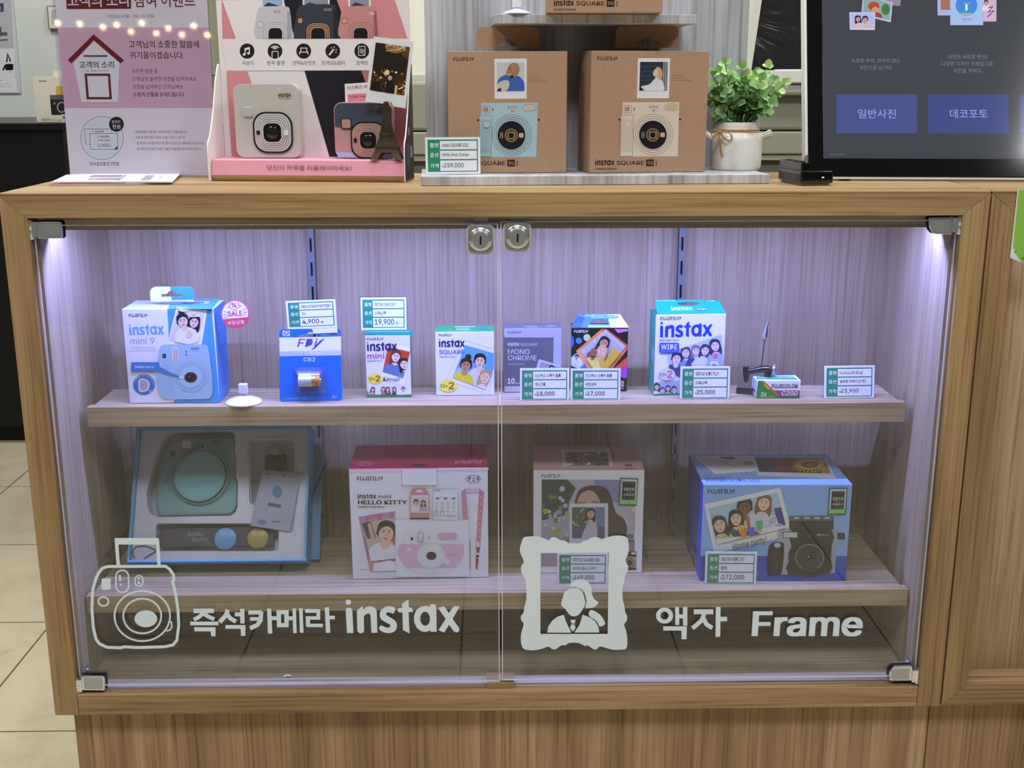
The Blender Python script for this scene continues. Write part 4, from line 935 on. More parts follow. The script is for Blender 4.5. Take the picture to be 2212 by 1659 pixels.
a.done('front_print', k['root'])
a = Art(k['L'], 'L'); a.clip = [(0, 1, -.002), (1, 0, -.001), (-1, 0, k['d']-.001)]; a.poly([(112, 480), (128, 520), (120, 640), (106, 560)], '#8FA6D8'); a.poly([(118, 190), (140, 210), (132, 420), (116, 380)], '#2FA99A'); a.done('side_print', k['root'])
price_tag('acrylic price tag reading 25,000 in front of the wide film box', 'L', (338, 924), (746, 921), Z1, (340, 655), [('INSTAX WIDE FILM', .46, DK, .10), ('10매x2팩', .23, DK, .10), ('₩25,000', .37, DK, .15)], holder='acrylic', cut=.05)

# -- sewing machine photo clip
P0 = onz(*px('L', 905, 880), Z1); sx_, sy_ = P0.x, P0.y+.004
s = thing('photo_clip', 'little black sewing machine figure with a wire photo clip, behind the film carton', 'ornament', (sx_, sy_, Z1))
blk = mat('#141318', .22, spec=.6, coat=.5)
rz = math.radians(-18); U = V3((math.cos(rz), math.sin(rz), 0)); Fm = Face((sx_, sy_, 0), U, (0, 0, 1)); a = Art(Fm, 'L')
def MP(x, y, d=0.0): q = a.pt((x, y)); return Fm.p(q[0], q[1], d)
fl = Z1+.0004
x0 = a.pt((805, 870))[0]; x1 = a.pt((1075, 870))[0]; zt1 = a.pt((850, 815))[1]
mk('base', MB().fbox(Fm, x0, x1, fl, max(zt1-.004, fl+.008), -.0085, .0085, blk), s, bevel=.0012)
mk('bed_plate', MB().fbox(Fm, x0+.002, x1-.004, max(zt1-.004, fl+.008)+.0001, max(zt1-.004, fl+.008)+.0011, -.0065, .0065, mat('#8C90A8', .25, .8)), s)
arm = MB(); arm.tube([MP(882, 655), MP(884, 690), MP(886, 740), MP(884, 782)], [.0040, .0048, .0040, .0030], blk, 12)
arm.tube([MP(886, 690), MP(930, 694), MP(1000, 678), MP(1050, 676), MP(1095, 684)], [.0042, .0036, .0050, .0056, .0040], blk, 12)
arm.tube([MP(1062, 680), MP(1064, 760), MP(1066, 820)], [.0050, .0048, .0062], blk, 12)
mk('machine_body', arm, s, smooth=True)
w = MB().lathe(MP(1100, 682), [(.0062, 0), (.0080, .001), (.0080, .0035), (.0062, .0045)], mat('#B9BCD8', .2, .7), 24, axis=U); w.lathe(MP(1086, 684), [(.003, 0), (.003, .005)], blk, 12, axis=U)
mk('hand_wheel', w, s, smooth=True)
mk('needle', MB().tube([MP(884, 780), MP(882, 822)], .0006, STEEL, 6).tube([MP(888, 655), MP(888, 636)], .0009, STEEL, 8).tube([MP(862, 685), MP(846, 685)], .0006, STEEL, 6), s)
mk('wire', MB().tube([MP(1008, 655), MP(1022, 560), MP(1040, 420)], .0006, mat('#34343A', .4, .3), 6), s)
cl = MB(); c0 = MP(1040, 425); c1 = MP(1062, 284)
cl.tube([c0, MP(1030, 398), MP(1048, 340), c1], [.0018, .0024, .0014, .0009], mat('#C4C6CE', .3, .3), 8); cl.tube([c0, MP(1052, 398), MP(1056, 345), MP(1066, 288)], [.0014, .0016, .0011, .0007], mat('#55565E', .3, .4), 8)
mk('crocodile_clip', cl, s, smooth=True)

# -- 35 mm film carton
k = carton('film_carton', 'small green and white colour film carton standing in front of the sewing machine clip', 'box', 'L', (962, 917), (1327, 916), Z1, (982, 770), .030, (WH, '#D6DCE4', '#D4D4E0', '#BFC6D8'))
a = Art(k['T'], 'L'); a.poly([(965, 760), (975, 732), (1270, 735), (1312, 765)], '#2FA08C'); a.text('FUJICOLOR C200', 990, 750, 1285, 15, '#BDE8DE', bold=.02); a.done('top_print', k['root'])
a = Art(k['F'], 'L'); fc = [(982, 771), (1326, 772), (1325, 914), (964, 915)]; a.clip_to(fc)
a.poly([(955, 915), (985, 768), (1020, 770), (1165, 900), (1175, 920)], '#2E8A3A'); a.poly([(1000, 770), (1026, 770), (1160, 895), (1140, 895)], '#D06A3C'); a.poly([(1026, 790), (1080, 840), (1075, 852), (1035, 815)], '#D8B23C'); a.poly([(1112, 852), (1330, 852), (1328, 899), (1160, 899)], '#9A3A78'); a.poly([(1150, 899), (1330, 899), (1330, 920), (1170, 920)], '#2E7A34')
a.clip_to(None)
a.text('FUJICOLOR', 1094, 832, 1309, 33, '#1C1A24', bold=.035); a.text('C200', 1175, 893, 1306, 36, '#F4F0F6', bold=.03, shear=.18); a.text('36', 1000, 900, 1048, 34, '#E8F0E8', bold=.02, shear=.2); a.line([(1005, 908), (1110, 907)], 2.5, '#B8D4B8')
a.done('front_print', k['root'])
a = Art(k['L'], 'L'); a.clip = [(0, 1, -.001), (1, 0, -.001), (-1, 0, k['d']-.001)]; a.poly([(930, 820), (962, 850), (960, 870), (928, 840)], '#8A4A9A'); a.poly([(922, 880), (955, 905), (952, 915), (922, 912)], '#3A9A6A'); a.done('side_print', k['root'])
price_tag('leaning price tag reading 23,900 at the right end of the upper shelf', 'L', (1526, 918), (1938, 912), Z1, (1498, 650), [('FUJICOLOR 퀵스냅', .45, DK, .10), ('일회용 카메라 (27장)', .52, DK, .11), ('₩23,900', .35, DK, .15)], lean=9, holder='acrylic', cut=.03)
# ------------------------------------------------------------------ things on the lower shelf
Z2 = SHZ[1]+.0002
# -- pale blue gift set box, tray leaning back with its lid behind it
th = math.radians(30); D = .045; H = .196
Ab = onz(*px('P', 294, 1224), Z2); Bb = onz(*px('P', 670.8, 1220), Z2); U = (Bb-Ab).normalized(); back = V3((-U.y, U.x, 0)); w = (Bb-Ab).length
Vt = V3((0, 0, 1))*math.cos(th)+back*math.sin(th)
Fr = Face(Ab+U.cross(Vt)*D+V3((0, 0, .0004)), U, Vt)
k = thing('gift_box', 'open pale blue gift box tray leaning back on the lower shelf', 'box', Ab+U*(w/2), math.atan2(U.y, U.x))
bx = mat('#62AEDD', .45); t = .0032
mb = MB()
mb.fbox(Fr, 0, w, 0, t, -D, 0, bx).fbox(Fr, 0, w, H-t, H, -D, 0, bx).fbox(Fr, 0, t, t, H-t, -D, 0, bx).fbox(Fr, w-t, w, t, H-t, -D, 0, bx).fbox(Fr, t, w-t, t, H-t, -D, -D+.002, bx)
mk('tray', mb, k, bevel=.0006)
ins = mat('#D5D5E4', .4); a = Art(Fr, 'M')
IZ = -.0085
Fi = Face(Fr.p(0, 0, IZ), Fr.U, Fr.V); ai = Art(Fi, 'M')
cav = [(620, 145), (1180, 135), (1225, 165), (1240, 260), (1228, 330), (1245, 420), (1242, 600), (1262, 650), (1258, 900), (1240, 950), (1190, 985), (450, 1000), (385, 960), (358, 880), (352, 760), (400, 560), (440, 400), (500, 250), (550, 180)]
bat = rrect(1375, 222, 1822, 880, 40); stp = rrect(445, 1062, 1668, 1338, 40)
hs = [[ai.pt(q) for q in h] for h in (cav, bat, stp)]
mk('plastic_insert', MB().prism(Fi, [(t+.0006, t+.0006), (w-t-.0006, t+.0006), (w-t-.0006, H-t-.0006), (t+.0006, H-t-.0006)], -.0012, 0, ins, hs), k, label='pale plastic insert with moulded recesses')
mb = MB()
for h, dp in zip(hs, (.026, .0205, .020)):
    n = len(h)
    for i in range(n):
        p, q = h[i], h[(i+1) % n]; mb.add([Fi.p(*p, -.0006), Fi.p(*q, -.0006), Fi.p(*q, -dp), Fi.p(*p, -dp)], [(0, 1, 2, 3)], ins)
    mb.prism(Fi, h, -dp-.001, -dp, ins)
mk('recess', mb, k)
ri = MB(); g_ = [ai.pt(q) for q in rrect(1395, 215, 1830, 870, 36)]
for q in (rrect(1392, 222, 1828, 885, 40), rrect(1360, 205, 1845, 900, 40)):
    ri.tube([Fi.p(*ai.pt(p), .0004) for p in q], .0005, ins, 5, True)
mk('raised_rib', ri, k)
# lid leaning behind the tray, a little to its right
lid = thing('box_lid', 'pale blue gift box lid behind the open gift tray', 'box lid', Ab+U*(w/2)+back*.02, math.atan2(U.y, U.x))
mb = MB(); l0 = .0125; lw = w+.0125; g1 = -D-.0006; g0 = g1-.0105; v0 = .0074; v1 = .166
mb.fbox(Fr, l0, lw, v0, v1, g0, g0+.0016, bx)
for q in ((l0, lw, v0, v0+.0016), (l0, lw, v1-.0016, v1), (l0, l0+.0016, v0+.0016, v1-.0016), (lw-.0016, lw, v0+.0016, v1-.0016)): mb.fbox(Fr, *q, g0+.0016, g1, bx)
mk('lid_shell', mb, lid)
# camera in the tray
def at(x, y): return ai.pt((x, y))
cb_shrink = lambda P, f=.982: [(850+(x-850)*f, 590+(y-590)*f) for x, y in P]
ct = thing('instant_camera', 'teal instant camera with a large round lens cap inside the gift tray', 'camera', Fi.p(*at(850, 980), -.02))
tm = mat('#7EA9AC', .35, coat=.2)
cb = [(655, 208), (1180, 192), (1215, 215), (1236, 270), (1228, 340), (1240, 420), (1240, 620), (1258, 660), (1250, 880), (1230, 930), (1185, 972), (480, 992), (450, 970), (432, 860), (440, 720), (490, 520), (560, 320), (600, 250)]
mk('body', MB().prism(Fi, [at(*q) for q in cb_shrink(cb)], -.0255, -.004, tm), ct, bevel=.003, seg=3)
Fc = Face(Fi.p(0, 0, -.0039), Fi.U, Fi.V); ac = Art(Fc, 'M', rough=.3)
ac.rect(588, 338, 637, 395, '#2A2228'); ac.rr(700, 215, 805, 405, 30, '#8DB0B4'); ac.rect(708, 245, 795, 315, '#D8D4CC'); ac.rect(715, 318, 795, 390, '#8E8272')
for q in range(5): ac.rect(712+q*17, 250, 722+q*17, 310, '#F2EEE6')
ac.rr(885, 275, 935, 345, 20, '#8DB0B4'); ac.ell(910, 295, 14, 13, '#161618'); ac.ell(908, 330, 9, 6, '#161618'); ac.ring(603, 515, 42, 40, 5, '#5E8A90'); ac.ring(1062, 385, 24, 24, 8, '#9DC2C6')
ac.glyphs(INSTAX, 998, 262, 1118, 34, '#2E4448', 258); ac.text('mini 9', 1015, 285, 1097, 16, '#2E4448', 281)
ac.done('front_details', ct)
c0 = ac.pt((895, 600)); rx = abs(ac.pt((1158, 600))[0]-c0[0])
mk('lens_ring', MB().lathe(Fc.p(*c0, 0), [(rx*1.10, -.001), (rx*1.08, .004), (rx*1.02, .0055)], tm, 48, axis=Fc.N), ct, smooth=True)
dm = MB(); dm.lathe(Fc.p(*c0, .0053), [(rx, 0), (rx, .0035)], mat('#2F2A30', .4), 56, axis=Fc.N); mk('lens_cap', dm, ct, smooth=True)
dm = MB(); dm.lathe(Fc.p(*c0, .0090), [(rx*.975, -.0001), (rx*.95, .0006), (rx*.8, .0012), (0.0004, .0018)], mat('#82BCC4', .22, coat=.6), 56, axis=Fc.N, caps=False); mk('lens_cap_face', dm, ct, smooth=True)
# batteries
bt = thing('battery_pair', 'two dark-topped batteries in the tray recess behind the card pouch', 'battery', Fi.p(*at(1610, 520), -.012))
for x in (1562, 1664):
    p0 = at(x, 820); p1 = at(x, 372); r = .0086; L = p1[1]-p0[1]
    b = MB().lathe(Fi.p(*p0, -.0105), [(r, 0), (r, L*.72)], mat('#9AA0B8', .25, .7), 22, axis=Fi.V); b.lathe(Fi.p(*p0, -.0105), [(r*1.004, L*.62), (r*1.004, L*.96), (r*.9, L)], mat('#2A2A30', .3), 22, axis=Fi.V); b.lathe(Fi.p(*p0, -.0105), [(r*.36, L), (r*.36, L+.0018)], STEEL, 14, axis=Fi.V)
    mk('battery_cell', b, bt, smooth=True)
bt2 = MB().lathe(Fi.p(*at(1611, 372), -.009), [(.0125, 0), (.0118, .006), (.008, .0105), (.001, .0125)], mat('#B4B4C0', .4), 24, axis=Fi.V, sx=.6)
mk('recess_dome', bt2, bt, smooth=True)
# sticker pouch
pq = [(1510, 530), (1890, 565), (1778, 1146), (1388, 1084)]
Fp_ = Face(Fi.p(0, 0, .0030), Fi.U, Fi.V); ap = Art(Fp_, 'M')
kp = thing('card_pouch', 'small white card in a clear pouch lying in the gift tray', 'card', Fi.p(*at(1640, 1100), .003))
mk('card', MB().prism(Fp_, [ap.pt(q) for q in pq], -.0008, 0, mat('#E6E4EE', .5)), kp)
ap.line([(1535, 568), (1585, 572)], 6, '#55555F'); ap.ell(1722, 583, 11, 11, '#55505A'); ap.line([(1745, 590), (1830, 580), (1850, 590), (1835, 606), (1760, 600)], 5, '#C08A80'); ap.line([(1560, 870), (1690, 895)], 34, '#8E7E90'); ap.rr(1600, 1040, 1690, 1050, 4, '#9A6A74')
ap.ell(1655, 750, 50, 62, '#7FB4D0'); ap.ell(1500, 1050, 45, 26, '#8AB4E8')
ap.done('card_print', kp)
mk('clear_pouch', MB().prism(Fp_, [ap.pt(q) for q in [(1506, 524), (1898, 560), (1810, 1150), (1384, 1090)]], .0012, .0016, FILM), kp)
# strap pouch
kb = thing('strap_pouch', 'dark folded strap pouch with two round tokens in the bottom recess of the gift tray', 'pouch', Fi.p(*at(1050, 1320), -.01))
Fq = Face(Fi.p(0, 0, -.0060), Fi.U, Fi.V); aq = Art(Fq, 'M')
so = spline([(500, 1135), (700, 1112), (1000, 1104), (1300, 1100), (1580, 1112), (1612, 1150), (1616, 1260), (1580, 1282), (1200, 1292), (800, 1300), (510, 1305), (492, 1240)], 3)
mk('strap', MB().prism(Fq, [aq.pt(q) for q in so], -.010, 0, mat('#4A4A56', .7)), kb, bevel=.0012)
aq.text('BoNo', 762, 1192, 918, 46, '#8A8A96', bold=.03); aq.text('BoNo', 806, 1247, 965, 46, '#8A8A96', 1243, bold=.03); aq.line([(915, 1262), (995, 1260)], 8, '#6A6A78')
aq.done('strap_print', kb)
for cx_, cy_, r1, r2, c_ in ((1140, 1216, 108, 106, '#6FA6DE'), (1462, 1210, 104, 100, '#B09A5A')):
    q = aq.pt((cx_, cy_)); r = abs(aq.pt((cx_+r1, cy_))[0]-q[0])
    mk('round_token', MB().lathe(Fq.p(*q, .0002), [(r, 0), (r, .0016), (r*.94, .0022), (.0004, .0024)], mat(c_, .3), 36, axis=Fq.N), kb, smooth=True)
mk('cord', MB().tube([Fi.p(*ai.pt(q), .0016) for q in spline([(240, 1408), (218, 1370), (235, 1310), (300, 1288), (370, 1295), (445, 1335), (400, 1370), (330, 1412)], 4, False)], .0007, mat('#3A3A4A', .6), 6), kb)

# -- white and pink box with magenta lid
k = carton('camera_box', 'white camera box with a magenta lid and a pink camera pictured', 'box', 'N', (265, 1497), (1512, 1477), Z2, (235, 484), .108, (WH, '#B80062', '#8A2A50', '#8A2A50'))
F = k['F']; a = Art(F, 'N', base=.0003)
a.poly([(236, 484), (1512, 471), (1513, 486), (238, 500)], '#E8DCEB')
fl = [a.pt(q) for q in [(712, 478), (712, 466), (800, 463), (812, 452), (935, 451), (948, 462), (1040, 464), (1040, 632), (716, 633)]]
fl = [(u, min(v, k['h']-.0002)) for u, v in fl]
mk('front_flap', MB().prism(F, fl, .0001, .0002, mat('#E9E9F0', .42)), k['root'])
a.outline([(714, 480), (1038, 476), (1040, 632), (716, 633)], 4, '#A9ADC0'); a.poly([(718, 480), (1036, 476), (1037, 629), (720, 630)], '#EDEDF4')
a.text('FUJIFILM', 303, 586, 538, 36, '#1E1E22', bold=.03)
hexo = [(1300, 572), (1330, 542), (1415, 541), (1446, 570), (1418, 604), (1332, 606)]; a.outline(hexo, 3.5, '#26262C'); a.text('チェキ', 1318, 592, 1432, 42, '#1E1E22', bold=.03)
a.glyphs(INSTAX, 308, 753, 481, 45, '#1E1E22'); a.text('mini', 500, 753, 618, 38, '#1E1E22', bold=.008); a.text('HELLO KITTY', 311, 806, 763, 38, '#16161A', bold=.06); a.text('Instant Camera', 310, 837, 552, 18, '#2A2A30', bold=.02)
pq = [(316, 922), (655, 866), (655, 1412), (424, 1424)]; a.clip_to(pq); a.poly(pq, '#B884A8')
for q in range(10): a.poly([(316+q*44, 1430), (360+q*44, 1430), (380+q*36, 850), (350+q*36, 850)], ('#C890B0', '#A878A8', '#D09888')[q % 3])
a.text('Hello Kitty', 424, 930, 556, 34, '#E0608A', 908, bold=.02)
ip = [(350, 978), (655, 922), (655, 1300), (432, 1326)]; a.clip_to(ip); a.poly(ip, '#C9B4AC'); a.poly([(345, 975), (430, 955), (480, 1110), (400, 1120)], '#55403E'); a.poly([(400, 985), (430, 970), (470, 1110), (430, 1120)], '#C7A890'); a.poly([(600, 1120), (660, 1100), (660, 1180)], '#C86A50')
person(a, 572, 1065, 92, '#241E20', '#E6BFA8', '#E6E4EA', False, 6)
a.clip_to(pq); a.poly([(455, 1345), (600, 1320), (655, 1330), (655, 1412), (450, 1420)], '#EDE9EE'); a.clip_to(None); a.line([(330, 1402), (405, 1406)], 5, '#9A9AA4')
a.poly([(656, 942), (1335, 940), (1336, 1466), (656, 1468)], '#E7E7EE'); a.outline([(656, 942), (1335, 940), (1336, 1466), (656, 1468)], 2.5, '#C6C8D2')
body = spline([(720, 1130), (740, 1060), (830, 1030), (1000, 1020), (1150, 1030), (1230, 1070), (1275, 1160), (1285, 1260), (1230, 1360), (1130, 1420), (980, 1438), (850, 1420), (740, 1360), (682, 1260), (690, 1180)], 4)
a.poly(body, '#E2E4E2'); a.clip_to([(640, 1166), (1320, 1166), (1320, 1384), (640, 1384)]); a.poly(body, '#E3B9D2'); a.clip_to(None)
a.ring(985, 1272, 128, 118, 6, '#C9CBD0'); a.ell(985, 1272, 126, 116, '#E4E5E6', 40)
for q in range(40):
    t = q*math.pi/20; a.line([(985+104*math.cos(t), 1272+96*math.sin(t)), (985+112*math.cos(t), 1272+103*math.sin(t))], 3, '#BFC2C8')
a.ell(987, 1274, 47, 38, '#23262E', 28); a.ell(985, 1272, 26, 22, '#0F1014'); a.ell(1128, 1328, 28, 26, '#E6E6EA'); a.ell(782, 1215, 20, 20, '#E9DCE6'); a.rect(797, 1105, 818, 1133, '#23242A'); a.outline(rrect(860, 1054, 914, 1152, 26), 4, '#6A7278'); a.rr(868, 1065, 906, 1142, 18, '#D3DAD8'); a.ell(966, 1095, 5, 5, '#23242A'); a.ell(966, 1115, 5, 5, '#23242A')
a.text('Hello Kitty', 1130, 1278, 1250, 22, '#D090B4', shear=.2); a.rr(1040, 1060, 1225, 1130, 34, '#DFA9C4')
fp = [(815, 652), (930, 650), (968, 712), (968, 940), (790, 940), (786, 712)]; a.poly(fp, '#D48C98'); a.poly([(838, 690), (870, 668), (890, 668), (914, 694)], '#EFE6EA'); a.poly([(796, 718), (960, 716), (962, 880), (798, 880)], '#EADCE0'); qd = [(802, 735), (955, 733), (955, 862), (806, 864)]; a.poly(qd, '#D8CCD0'); a.clip_to(qd); person(a, 845, 785, 24, '#2A2022', '#E0BCA8', '#E6E2E6', False); person(a, 912, 790, 22, '#2A2022', '#E0BCA8', '#C8B4BE', True); a.clip_to(None); a.rect(790, 925, 968, 940, '#3A2A34'); a.text('10', 802, 912, 835, 22, '#C8607A')
sh = [(1000, 660), (1228, 658), (1231, 946), (1004, 944)]; a.poly(sh, '#E4E9EC'); a.outline(sh, 3, '#9AA2AC'); a.line([(1008, 675), (1065, 674)], 5, '#4A4A58')
for q in range(3): a.ell(1042+q*74, 720, 22, 20, '#F3F3F5'); a.rect(1028+q*74, 738, 1058+q*74, 755, '#3F66B8')
for r_ in range(3):
    for q in range(4): a.ell(1033+q*53, 795+r_*36, 14, 10, ('#D9BFC4', '#C4C4E0', '#DCD0C0')[r_])
for q in range(2): a.ring(1035+q*53, 885, 17, 28, 3, '#4A4E5C')
a.line([(1120, 905), (1215, 905)], 6, '#8A8E9A'); a.line([(1120, 918), (1200, 918)], 4, '#8A8E9A')
for st in ([(1262, 690), (1300, 655), (1320, 940), (1278, 940)], [(1425, 655), (1470, 690), (1435, 1205), (1398, 1205)]):
    a.poly(st, '#CE7A90')
    for q in range(9):
        f = q/9; x0 = st[0][0]+(st[3][0]-st[0][0])*f; x1 = st[1][0]+(st[2][0]-st[1][0])*f; y = st[0][1]+(st[3][1]-st[0][1])*f; yy = y+(st[3][1]-st[0][1])/9*.8
        a.line([(x0+4, y), (x1-4, yy)], 3, '#EBD0D6'); a.line([(x0+4, yy), (x1-4, y)], 3, '#EBD0D6')
a.poly([(1300, 655), (1425, 655), (1428, 692), (1303, 692)], '#E6C0CC'); a.rr(1404, 1148, 1428, 1196, 6, '#EDE0E6'); a.poly([(1396, 1205), (1434, 1205), (1422, 1252), (1404, 1252)], '#B8304A'); a.rr(1396, 1270, 1424, 1295, 4, '#2A2A30'); a.rr(1394, 1300, 1420, 1350, 5, '#8A2838'); a.rect(1393, 1350, 1413, 1402, '#B83A54'); a.rect(1337, 1140, 1343, 1400, '#8A2838')
a.done('front_print', k['root'])
a = Art(k['T'], 'N'); a.poly([(810, 462), (820, 446), (850, 436), (900, 435), (932, 444), (942, 458)], '#2A0A1C')
a.text('FUJIFILM', 1445, 400, 1210, 26, '#E8C0E6', 405, bold=.03, up=(1442, 428)); a.ring(380, 434, 70, 18, 5, '#D8A0E0'); a.text('チェキ', 432, 424, 330, 20, '#D8A0E0', 425, up=(430, 446))
a.text('instax mini', 782, 245, 560, 20, '#C8789A', 248, up=(780, 268)); a.text('HELLO KITTY', 540, 248, 362, 16, '#C8789A', 250, up=(538, 264))
a.done('lid_print', k['root'])

# -- square camera box with a portrait
k = carton('camera_box', 'white camera box with a blurred portrait behind the frame decal', 'box', 'O', (297, 1402), (1270, 1402), Z2, (303, 480), .118, (WH, '#B98C8A', '#C9A6A8', '#B9929A'))
a = Art(k['F'], 'O'); bg = [(375, 562), (1215, 566), (1203, 1340), (368, 1340)]
a.poly(bg, '#B7B2C2'); a.clip_to(bg)
a.poly([(368, 560), (600, 560), (680, 640), (620, 760), (600, 900), (375, 960)], '#3A3E3E'); a.poly([(840, 560), (1220, 560), (1220, 800), (1000, 760), (850, 640)], '#8A86BC'); a.poly([(368, 930), (630, 870), (640, 1120), (368, 1120)], '#A9A6B4'); a.poly([(368, 1100), (1220, 1100), (1220, 1345), (368, 1345)], '#8E7A80')
rnd = random.Random(3)
for q in range(34):
    x, y = rnd.uniform(380, 640), rnd.uniform(600, 1060); r = rnd.uniform(10, 26)
    a.ell(x, y, r, r, rnd.choice(['#9FA83E', '#B8C2DA', '#8FA0C4', '#B0B04A', '#C8C8C8', '#6A7448'] if y > 820 else ['#5A6A7A', '#8CA8D8', '#76863E', '#3E5264', '#A8BCDC']), 14)
for x, y in ((1190, 830), (1130, 945), (1110, 920)): a.ell(x, y, 16, 16, '#D8CDB4', 14)
a.poly(spline([(835, 615), (730, 640), (680, 720), (660, 860), (640, 1120), (1000, 1160), (1130, 1060), (1120, 930), (1040, 860), (990, 700), (940, 635)], 4), '#4C3A3A')
a.poly(spline([(820, 660), (740, 680), (695, 750), (690, 900), (720, 1010), (800, 1060), (880, 1010), (905, 880), (890, 740)], 4), '#C9A498'); a.line([(700, 775), (770, 765)], 10, '#6A4C48'); a.line([(830, 760), (890, 770)], 10, '#6A4C48')
a.ell(595, 1100, 45, 26, '#B98A84'); a.ell(660, 1118, 40, 24, '#B98A84'); a.poly([(370, 1190), (520, 1180), (540, 1345), (368, 1345)], '#A78C94')
a.clip_to(None)
pl = [(626, 778), (968, 774), (968, 1180), (622, 1180)]; a.poly(pl, '#DEDDE6'); ip = [(645, 810), (940, 808), (938, 1086), (645, 1088)]; a.poly(ip, '#8A90A4'); a.clip_to(ip)
a.poly([(645, 810), (780, 810), (770, 1000), (645, 1000)], '#4E5A4E'); a.poly([(860, 810), (945, 810), (945, 1000), (870, 1000)], '#7A80A8'); a.poly([(645, 1000), (945, 980), (945, 1090), (645, 1090)], '#5A5C74')
for q in range(16): a.ell(rnd.uniform(650, 770), rnd.uniform(820, 1000), 9, 9, rnd.choice(['#A8B4A0', '#C4CCD0', '#7A8A6A']), 10)
a.poly(spline([(735, 1090), (760, 1000), (800, 925), (835, 905), (862, 950), (865, 1090)], 3), '#C9BCC6')
person(a, 812, 868, 44, '#3A2A2A', '#D8AC98', '#C9BCC6', True, 8, body=False); a.clip_to(None)
a.text('FUJIFILM', 373, 546, 539, 31, '#26243A', bold=.03); a.glyphs(INSTAX, 1050, 1090, 1196, 46, '#23222A'); a.text('SQUARE', 1050, 1121, 1196, 22, '#2A2A32', bold=.02)
cm = [(1130, 1208), (1222, 1206), (1220, 1372), (1120, 1374)]; a.poly(cm, '#1C1B1E'); a.poly([(1126, 1255), (1220, 1255), (1218, 1350), (1122, 1352)], '#B99C80'); a.ell(1160, 1308, 42, 44, '#17171B'); a.ring(1160, 1308, 30, 31, 6, '#C9C4BE'); a.ell(1160, 1308, 12, 12, '#3A3A44'); a.rr(1176, 1213, 1216, 1232, 6, '#E4E0DC')
a.done('front_print', k['root'])
def seal(F, crop, q, root):
    a = Art(F, crop, base=.0020); u = [a.pt(p) for p in q]
    o = mk('authenticity_seal', MB().prism(F, u, .0015, .0017, mat('#1A2420', .3)), root, label='small black and green hologram seal')
    L = lambda s, t: (q[0][0]+(q[1][0]-q[0][0])*s+(q[3][0]-q[0][0])*t, q[0][1]+(q[1][1]-q[0][1])*s+(q[3][1]-q[0][1])*t)
    B = lambda s0, t0, s1, t1, c: a.poly([L(s0, t0), L(s1, t0), L(s1, t1), L(s0, t1)], c)
    B(.04, .03, .96, .97, '#B9CFD6'); B(.04, .80, .96, .97, '#8FD07A'); B(.04, .62, .96, .80, '#A8D6A0'); B(.14, .12, .86, .80, '#10161A')
    T = lambda t, s0, tt, s1, hh, c: a.text(t, *L(s0, tt), L(s1, tt)[0], hh*abs(q[3][1]-q[0][1]), c, L(s1, tt)[1], bold=.02)
    T('정품인증', .20, .47, .82, .13, '#D6DCE0'); T('HOLOGRAM', .34, .55, .66, .04, '#A8B87A'); T('정품등록', .22, .66, .80, .09, '#C9CFD6')
    for t in (.17, .21, .72, .76): a.line([L(.22, t), L(.78, t)], 3, '#5A6A6E')
    a.done('seal_print', o)
seal(k['F'], 'O', [(1078, 546), (1238, 551), (1222, 792), (1064, 786)], k['root'])
a = Art(k['T'], 'O'); a.poly([(547, 292), (985, 292), (1012, 446), (566, 450)], '#C6BEC0'); ip = [(580, 318), (958, 318), (980, 440), (596, 444)]; a.poly(ip, '#6A646C'); a.clip_to(ip)
for q in range(22): a.ell(rnd.uniform(590, 970), rnd.uniform(325, 440), rnd.uniform(14, 40), 11, rnd.choice(['#3A3640', '#C9C4C8', '#8A8288', '#D8D4D8', '#55505C']), 12)
a.clip_to(None); a.glyphs(INSTAX, 1218, 458, 1108, 12, '#4A2A44'); a.rr(1120, 428, 1185, 444, 4, '#4A2A44'); a.done('top_print', k['root'])
price_tag('price tag standing inside the white frame decal, before the portrait camera box', 'O', (512, 1498), (966, 1498), Z2, (514, 1220), [('INSTAX SQUARE SQ6', .53, DK, .11), ('화이트/골드/그레이', .46, DK, .11), ('₩169,000', .40, DK, .16)], cut=.05)

# -- big blue wide camera box
k = carton('camera_box', 'large sky blue camera box with a party photo on the lower shelf', 'box', 'Q', (280, 1402), (1525, 1400), Z2, (298, 580), .135, ('#8DB6E8', '#7FA6DE', '#3A5AC8', '#2A44C4'))
a = Art(k['F'], 'Q'); fc = [(297, 582), (1584, 584), (1526, 1398), (282, 1400)]; a.clip_to(fc)
a.poly([(270, 1186), (1560, 1190), (1540, 1402), (270, 1404)], '#2F4CC0'); a.clip_to(None)
pq = [(320, 746), (970, 604), (1062, 990), (905, 1130), (404, 1168)]; pq = [(320, 746), (970, 604), (1075, 1010), (405, 1166)]
a.poly(pq, '#E6E8EA'); a.outline(pq, 3, '#BCC8D6'); ip = [(355, 782), (945, 646), (1020, 945), (432, 1085)]; a.poly(ip, '#A9CBDA'); a.clip_to(ip)
person(a, 830, 735, 66, '#8A5A3C', '#EBC8B2', '#D8D4E4', True, 8); person(a, 665, 775, 70, '#1E1818', '#7A5440', '#C9D6E0', False, 4); person(a, 590, 865, 62, '#2A2220', '#E6C2AC', '#4E5468', True, -4); person(a, 450, 920, 66, '#3A3230', '#E2BCA4', '#CFC67A', True, -10)
a.poly([(915, 780), (990, 770), (1020, 930), (940, 900)], '#4A3A8A'); a.poly([(672, 850), (705, 850), (715, 940), (690, 950)], '#D0503C'); a.poly([(880, 850), (930, 840), (950, 910), (900, 930)], '#E8E4EC')
for q in range(4): a.line([(880, 868+q*14), (930, 858+q*14)], 4, '#3A3A5A')
